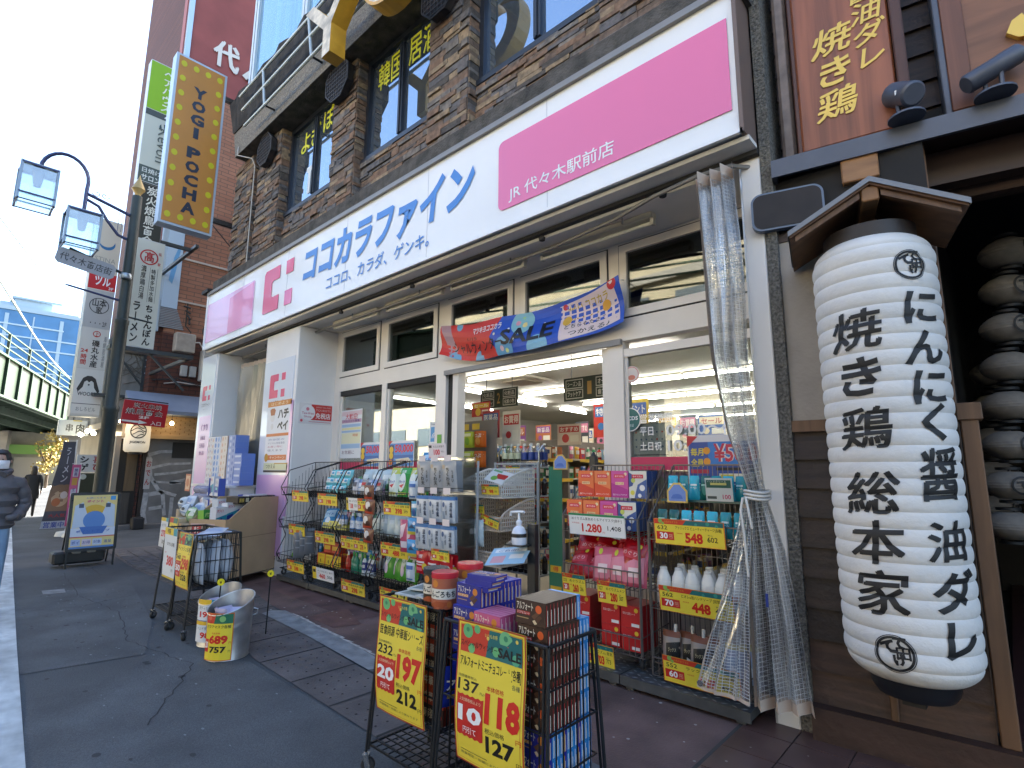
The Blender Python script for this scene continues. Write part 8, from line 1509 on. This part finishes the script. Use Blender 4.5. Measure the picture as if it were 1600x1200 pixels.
poster('small_poster', 'yellow price board with red top standing behind the wire carts', 'price card', .36, .40, frame((-9.36, 2.66, .50), (1, 0, 0), (0, .02, 1)), '#f2d838', [('r', .02, .02, .98, .2, '#c83a28'), ('p', [(.5, .02), (.98, .02), (.98, .2), (.45, .2)], '#1c6f60'), ('t', '洗剤', .2, .28, .8, .4, '#222222', 0), ('t', '348', .2, .5, .85, .75, '#dc2418', .04)])
poster('food_poster', 'small orange framed food picture behind the paper packs', 'poster', .26, .30, front(-10.95, 3.3, 1.22), '#b8583a', [('r', .1, .1, .9, .9, '#d8b090'), ('o', .5, .5, .28, '#c07048')])
# ================================================================ shop interior
TUBE = lamp_mat('tube_lit', (1, .97, .90), 6.5)
def tube_lamp(a, b, lbl):
    a, b = Vector(a), Vector(b); c = (a+b)/2; t = thing('ceiling_tube_lamp', lbl, 'lamp', tuple(c), 0, 'lit tube lamps inside the shop'); mb = MB(t); mb.tube([a, b], .024, TUBE, 10); mb.build('tube', t)
    mb = MB(t); d = (b-a).normalized(); n = Vector((-d.y, d.x, 0))*.045; mb.add([a-n+Vector((0, 0, .05)), b-n+Vector((0, 0, .05)), b+n+Vector((0, 0, .05)), a+n+Vector((0, 0, .05)), a-n+Vector((0, 0, .078)), b-n+Vector((0, 0, .078)), b+n+Vector((0, 0, .078)), a+n+Vector((0, 0, .078))], [(3, 2, 1, 0), (4, 5, 6, 7), (0, 1, 5, 4), (2, 3, 7, 6)], FX); mb.build('fixture', t)
for r_, (y, segs) in enumerate(((6.6, ((-7.1, -5.7), (-5.66, -4.26), (-4.22, -3.1))), (8.7, ((-7.6, -6.35), (-5.2, -4.0), (-3.95, -2.2))), (10.8, ((-7.5, -6.2), (-6.15, -4.9), (-4.85, -2.3))), (13.0, ((-7.4, -5.2), (-5.1, -3.2))), (15.5, ((-9.2, -6.6), (-6.5, -3.6))))):
    for s_, (a, b) in enumerate(segs): tube_lamp((a, y, 3.22), (b, y, 3.22), 'glowing ceiling tube, %s row from the door, %s from the left' % (('first', 'second', 'third', 'fourth', 'fifth')[r_], ('first', 'second', 'third')[s_]))
for i, (x, y) in enumerate(((-7.95, 7.0), (-8.25, 9.1), (-8.5, 11.2), (-10.0, 7.0), (-10.1, 9.1))): tube_lamp((x, y, 3.22), (x-.12, y+1.3, 3.22), 'glowing ceiling tube running inwards at the left, number %s' % ('one', 'two', 'three', 'four', 'five')[i])
ac = MB(); ac.rbox(-7.05, -6.1, 7.0, 7.95, 3.26, 3.30, .01, M('ac_cream', (.5, .46, .38), .5)); ac.rbox(-6.85, -6.3, 7.2, 7.75, 3.235, 3.26, .01, M('ac_grille', (.26, .22, .16), .6)); one(ac, 'ceiling_air_unit', 'square air conditioner panel in the shop ceiling', 'air conditioner')
for lbl, x, y, z, w_, h, num, a, b in (('dark green hanging aisle sign for cosmetics, numbered 2', -6.68, 6.5, 2.66, .86, .32, '2', ('化粧品', 'ビューティ'), ('化粧品', '化粧小物')), ('dark green hanging aisle sign for seasonal goods, numbered 1', -4.50, 6.0, 2.565, .86, .32, '1', ('シーズン品', 'フットケア'), ('オーラル', '歯ブラシ'))):
    t = thing('aisle_sign', lbl, 'aisle sign', (x+w_/2, y, z)); mb = MB(t); it = [('t', num, .46, .22, .54, .78, '#c8a050', .01)]
    for x0, tx in ((.04, a), (.62, b)):
        for k in range(2): y0 = .08+.44*k; it += [('r', x0, y0, x0+.34, y0+.40, '#d8dcd4'), ('r', x0+.015, y0+.04, x0+.325, y0+.36, '#24382a'), ('t', tx[k], x0+.04, y0+.09, x0+.30, y0+.31, '#e8ece4', .02)]
    mb.sheet(w_, h, P('#24382a'), it, front(x, y, z), .002, .02); mb.build('board', t); mb = MB(t); [mb.bar((x+q*w_, y+.01, z+h), (x+q*w_, y+.01, 3.3), .006, WIREB) for q in (.15, .85)]; mb.build('hanger', t)
# shelving: gondola(x0,x1,y0,y1) with goods on the +X side and on the end facing the door
SHF = M('shelf_ivory', (.50, .46, .38), .5); SHB = M('shelf_back', (.20, .18, .16), .7)
pal = ['#d8dce0', '#c83a34', '#2f5aa8', '#e8d8b8', '#3a8a5a', '#e0b040', '#8a4a9a', '#e8e4dc', '#d87a9a', '#3a3f48', '#8ab8d8', '#b86a3a']
gk = []
for i, c in enumerate(pal):
    a = '#f2efe6' if i not in (0, 3, 7) else '#3a5a9a'
    gk.append((carton(.12, .10, .17, c, [('r', .12, .15, .88, .5, a), ('o', .5, .72, .2, pal[(i+5) % 12])]), 'medicine_box', 'boxed item'))
    gk.append((bottle(.036, .2, c, pal[(i+3) % 12], (a, c), (.2, .6), .45, .15), 'toiletry_bottle', 'bottle'))
    gk.append((pouch(.12, .19, .05, c, [('r', .12, .3, .88, .62, a)]), 'hanging_pack', 'pack'))
CNM = ('white', 'red', 'blue', 'beige', 'green', 'amber', 'purple', 'ivory', 'pink', 'charcoal', 'pale blue', 'brown')
gcount = 0
def goods(p, rz, where):
    global gcount
    i = rnd.randrange(12); j = rnd.choice((0, 0, 1, 2)); me, nm, kd = gk[i*3+j]; gcount += 1
    put(me, nm, '%s %s on the %s' % (CNM[i], kd, where), kd, '%s %ss on the %s' % (CNM[i], kd, where), p, rz+rnd.uniform(-.08, .08))
TAGS = M('shelf_edge_tag', (.68, .45, .04), .5)
def gondola(lbl, x0, x1, y0, y1, h, where, levels, ny=0, step=.15, end=True):
    t = thing('shelving_unit', lbl, 'shelving', ((x0+x1)/2, (y0+y1)/2, .1), 0); m_ = (x0+x1)/2; mb = MB(t); mb.box(m_-.02, m_+.02, y0+.3, y1, .1, h, SHB); mb.box(x0, x1, y0, y1, .1, .30, SHF); mb.box(x0, x1, y0+.28, y0+.32, .3, h, SHB); mb.build('back_panel', t)
    for k in range(levels):
        z = .30+(h-.3)*k/levels; mb = MB(t); mb.box(x0, x1, y0, y1, z-.025, z, SHF); mb.build('shelf', t); mb = MB(t)
        for q in range(3): a = x0+.04+q*(x1-x0)/3; mb.box(a, a+(x1-x0)/4.2, y0-.006, y0-.001, z-.05, z-.002, TAGS)
        for q in range(int((y1-y0)/.5)): mb.box(x1+.001, x1+.005, y0+.1+q*.5, y0+.4+q*.5, z-.05, z-.002, TAGS)
        mb.build('price_rail', t)
        if end:
            for q in range(int((x1-x0)/.13)): goods((x0+.08+q*.13, y0+.03, z), 0, where+' end')
        for q in range(ny): goods((x1-.03, y0+.4+q*step, z), R(90), where)
    return t
gondola('middle aisle shelving with yellow tags facing the shop door', -5.68, -5.02, 6.5, 11.5, 2.1, 'middle aisle shelf', 6, 10, .16)
gondola('left aisle shelving behind the drink rack', -8.0, -7.3, 7.2, 11.5, 2.25, 'left aisle shelf', 6, 9, .18)
gondola('right aisle shelving behind the right shop window', -3.9, -3.2, 6.4, 11.0, 1.9, 'right aisle shelf', 5, 6, .17)
gondola('far right wall shelving past the window', -2.2, -1.5, 7.0, 12, 1.9, 'far right shelf', 4, 0)
gondola('tall shelving standing against the rear wall', -9.6, -1.4, 14.2, 14.8, 2.5, 'rear wall shelf', 5, 0, .2, False)
gondola('shelving just inside the left shop windows', -7.7, -6.2, 5.4, 5.8, 1.75, 'left window shelf', 3, 0)
# snack strips, drinks, boards by the door
sn = [pouch(.17, .22, .06, c, it) for c, it in (('#d8d4e0', [('o', .4, .55, .2, '#5a2a7a'), ('o', .6, .65, .18, '#6a3a8a'), ('r', .1, .1, .8, .22, '#3a1a5a')]), ('#c8d848', [('o', .5, .6, .25, '#8ab82a'), ('r', .1, .12, .85, .3, '#f4f4c0')]), ('#e8742a', [('o', .5, .62, .25, '#f0a040'), ('t', 'つぶ', .15, .15, .85, .4, '#fff0d8', .03)]))]
for r_ in range(2):
    for i in range(3):
        for k in range(2): put(sn[i], 'candy_pouch', ('grape', 'muscat green', 'orange')[i]+' candy pouch on the door strip, '+('upper' if r_ == 0 else 'lower')+' row', 'pouch', ('grape', 'muscat', 'orange')[i]+' pouches '+('above' if r_ == 0 else 'below'), (-5.70+.21*i, 5.12+.05*k, 1.92-.27*r_), .05, .04)
mb = MB(); mb.box(-5.86, -5.10, 5.26, 5.29, .1, 2.3, SHB); [mb.box(-5.80+.21*i, -5.66+.21*i, 5.08, 5.085, 2.16, 2.24, TAGS) for i in range(3)]; one(mb, 'strip_board', 'dark strip board behind the hanging candy pouches', 'display board')
pet = bottle(.045, .30, '#c8d4d4', '#e8ece8', ('#d8e0c0', '#5a8a3a'), (.35, .6), .4, .08, mat=CLEAR); pet2 = bottle(.045, .30, '#c8d4d4', '#e8ece8', ('#2f4a9a', '#e8e8f0'), (.3, .62), .4, .08, mat=CLEAR); dk = bottle(.035, .24, '#1f1512', '#d8d4cc', ('#2a1c18', '#d8c8a0'), (.2, .6), .4, .1); dk2 = bottle(.035, .24, '#2a1810', '#1a1a1a', ('#d8601f', '#f4e8d8'), (.2, .62), .4, .1)
t = thing('drink_rack', 'chrome tube rack with rows of dark drink bottles just inside the door', 'rack', (-5.0, 5.5, .1))
mb = MB(t)
for x in (-5.06, -4.36): mb.tube([(x, 5.28, .12), (x, 5.28, 1.85), (x+.03, 5.31, 1.92), (x+.03, 5.6, 1.92), (x, 5.65, .12)], .014, CHROME, 8)
for z in (.34, .66, .98, 1.30, 1.66): mb.box(-5.06, -4.36, 5.28, 5.64, z-.015, z, PLG); mb.bar((-5.06, 5.27, z+.06), (-4.36, 5.27, z+.06), .005, CHROME, 6)
mb.build('frame', t)
for z, ms in ((1.66, (pet, pet, pet, pet2, pet2, pet2)), (1.30, (dk, dk, dk, dk2, dk2, dk2, dk)), (.98, (dk, dk2, dk2, dk2, dk, dk, dk)), (.66, (dk, dk, dk, dk, dk, dk, dk)), (.34, (dk, dk, dk, dk, dk, dk, dk))):
    for i, m_ in enumerate(ms):
        for k in range(2): nm = 'clear water bottle with green label' if m_ is pet else 'clear water bottle with blue label' if m_ is pet2 else 'dark drink bottle' if m_ is dk else 'dark drink bottle with orange label'; put(m_, 'drink_bottle', nm+(' on the rack top' if z > 1.5 else ' on the chrome drink rack'), 'bottle', nm+'s', (-5.0+i*.58/(len(ms)-1), 5.34+.12*k, z))
for x, z, w_, b in ((-5.02, 1.20, .22, '198'), (-4.66, 1.22, .24, '98'), (-4.98, .90, .24, '128'), (-4.62, .91, .24, '148'), (-4.9, 1.585, .24, '78')): ptag('yellow price card reading %s on the chrome drink rack' % b, front(x, 5.25, z), w_, .085, b, 'ドリンク', '158', '10', '105')
for i, (x, y, z, w_, h, c, a, tx) in enumerate(((-5.72, 5.6, 2.08, .36, .40, '#b02a34', '#2f5aa8', '医薬品'), (-5.30, 5.6, 1.95, .34, .50, '#e4e0d8', '#c83a3a', 'お買得'), (-6.05, 5.7, 2.42, .4, .22, '#c02a2a', '#e8c040', 'セール'), (-4.45, 7.4, 2.1, .5, .62, '#e0c04a', '#4a6ab8', 'ポイント'), (-4.95, 7.4, 2.15, .4, .55, '#c83a30', '#3a7ac0', '特売'), (-4.85, 6.3, 1.98, .42, .3, '#e4d8cc', '#c83a3a', 'おすすめ'))):
    poster('interior_poster', '%s board hanging inside the door reading in bold kana' % ('crimson and blue', 'tall white and red', 'wide red', 'yellow and blue', 'red and blue', 'small cream')[i], 'poster', w_, h, front(x, y, z), c, [('r', .08, .1, .92, .4, a), ('t', tx, .12, .14, .88, .36, '#f4f0e8', .02), ('o', .35, .68, .15, a), ('r', .55, .55, .9, .85, '#f0ece0')])
mb = MB(); mb.sheet(.17, 1.30, M('promo_green', (.02, .16, .09), .4), [('r', .1, .75, .9, .80, '#e8c030'), ('r', .1, .9, .9, .95, '#e8c030'), ('t', '得', .3, .757, .7, .793, '#d83a30', .03)], front(-3.52, 4.42, .35)); mb.box(-3.55, -3.3, 4.40, 4.55, .1, .13, BLP); mb.box(-3.46, -3.42, 4.43, 4.46, .1, .4, BLP); one(mb, 'promo_stand', 'narrow dark green promotion stand in the doorway', 'stand')
put(em, 'shaped_card', 'house-shaped blue and yellow card topping the green promotion stand', 'card', None, (-3.44, 4.40, 1.62), .1)
mb = MB(); mb.box(-3.0, -2.94, 4.4, 4.46, 1.55, 1.75, BLP); mb.tube([(-2.97, 4.43, 1.75), (-2.97, 4.43, 1.79)], [.03, .01], BLP, 10); one(mb, 'door_sensor', 'small black sensor post by the door jamb', 'sensor')

# boards hung above the aisles
bt = ('お買得', 'セール', '新商品', 'ポイント', 'おすすめ', '日用品', '特価', '健康')
for i in range(22):
    x, y = (-9.2+.62*(i % 8), 9.4+1.7*(i//8)) if i < 16 else (-4.6+.55*(i-16), 9.6)
    c, a = pal[(i*5+1) % 12], pal[(i*7+4) % 12]
    if c == a: a = '#f0ece0'
    w_, h = .34+.16*((i*3) % 4)/3, .26+.26*((i*5) % 3)/2
    poster('aisle_board', '%s board over the %s aisle, %s in its row' % (CNM[(i*5+1) % 12], ('front', 'middle', 'rear')[i//8], ('first', 'second', 'third', 'fourth', 'fifth', 'sixth', 'seventh', 'eighth')[i % 8]), 'poster', w_, h, front(x+.1*math.sin(i*4), y, 2.02+.22*((i*7) % 3)/2), c, [('r', .06, .08, .94, .45, a), ('t', bt[i % 8], .12, .14, .88, .40, '#f4f0e8' if a not in ('#f0ece0', '#d8dce0', '#e8d8b8', '#e8e4dc') else '#b02a2a', .02), ('o', .3, .72, .12, a), ('r', .5, .6, .92, .88, '#efeadd')])
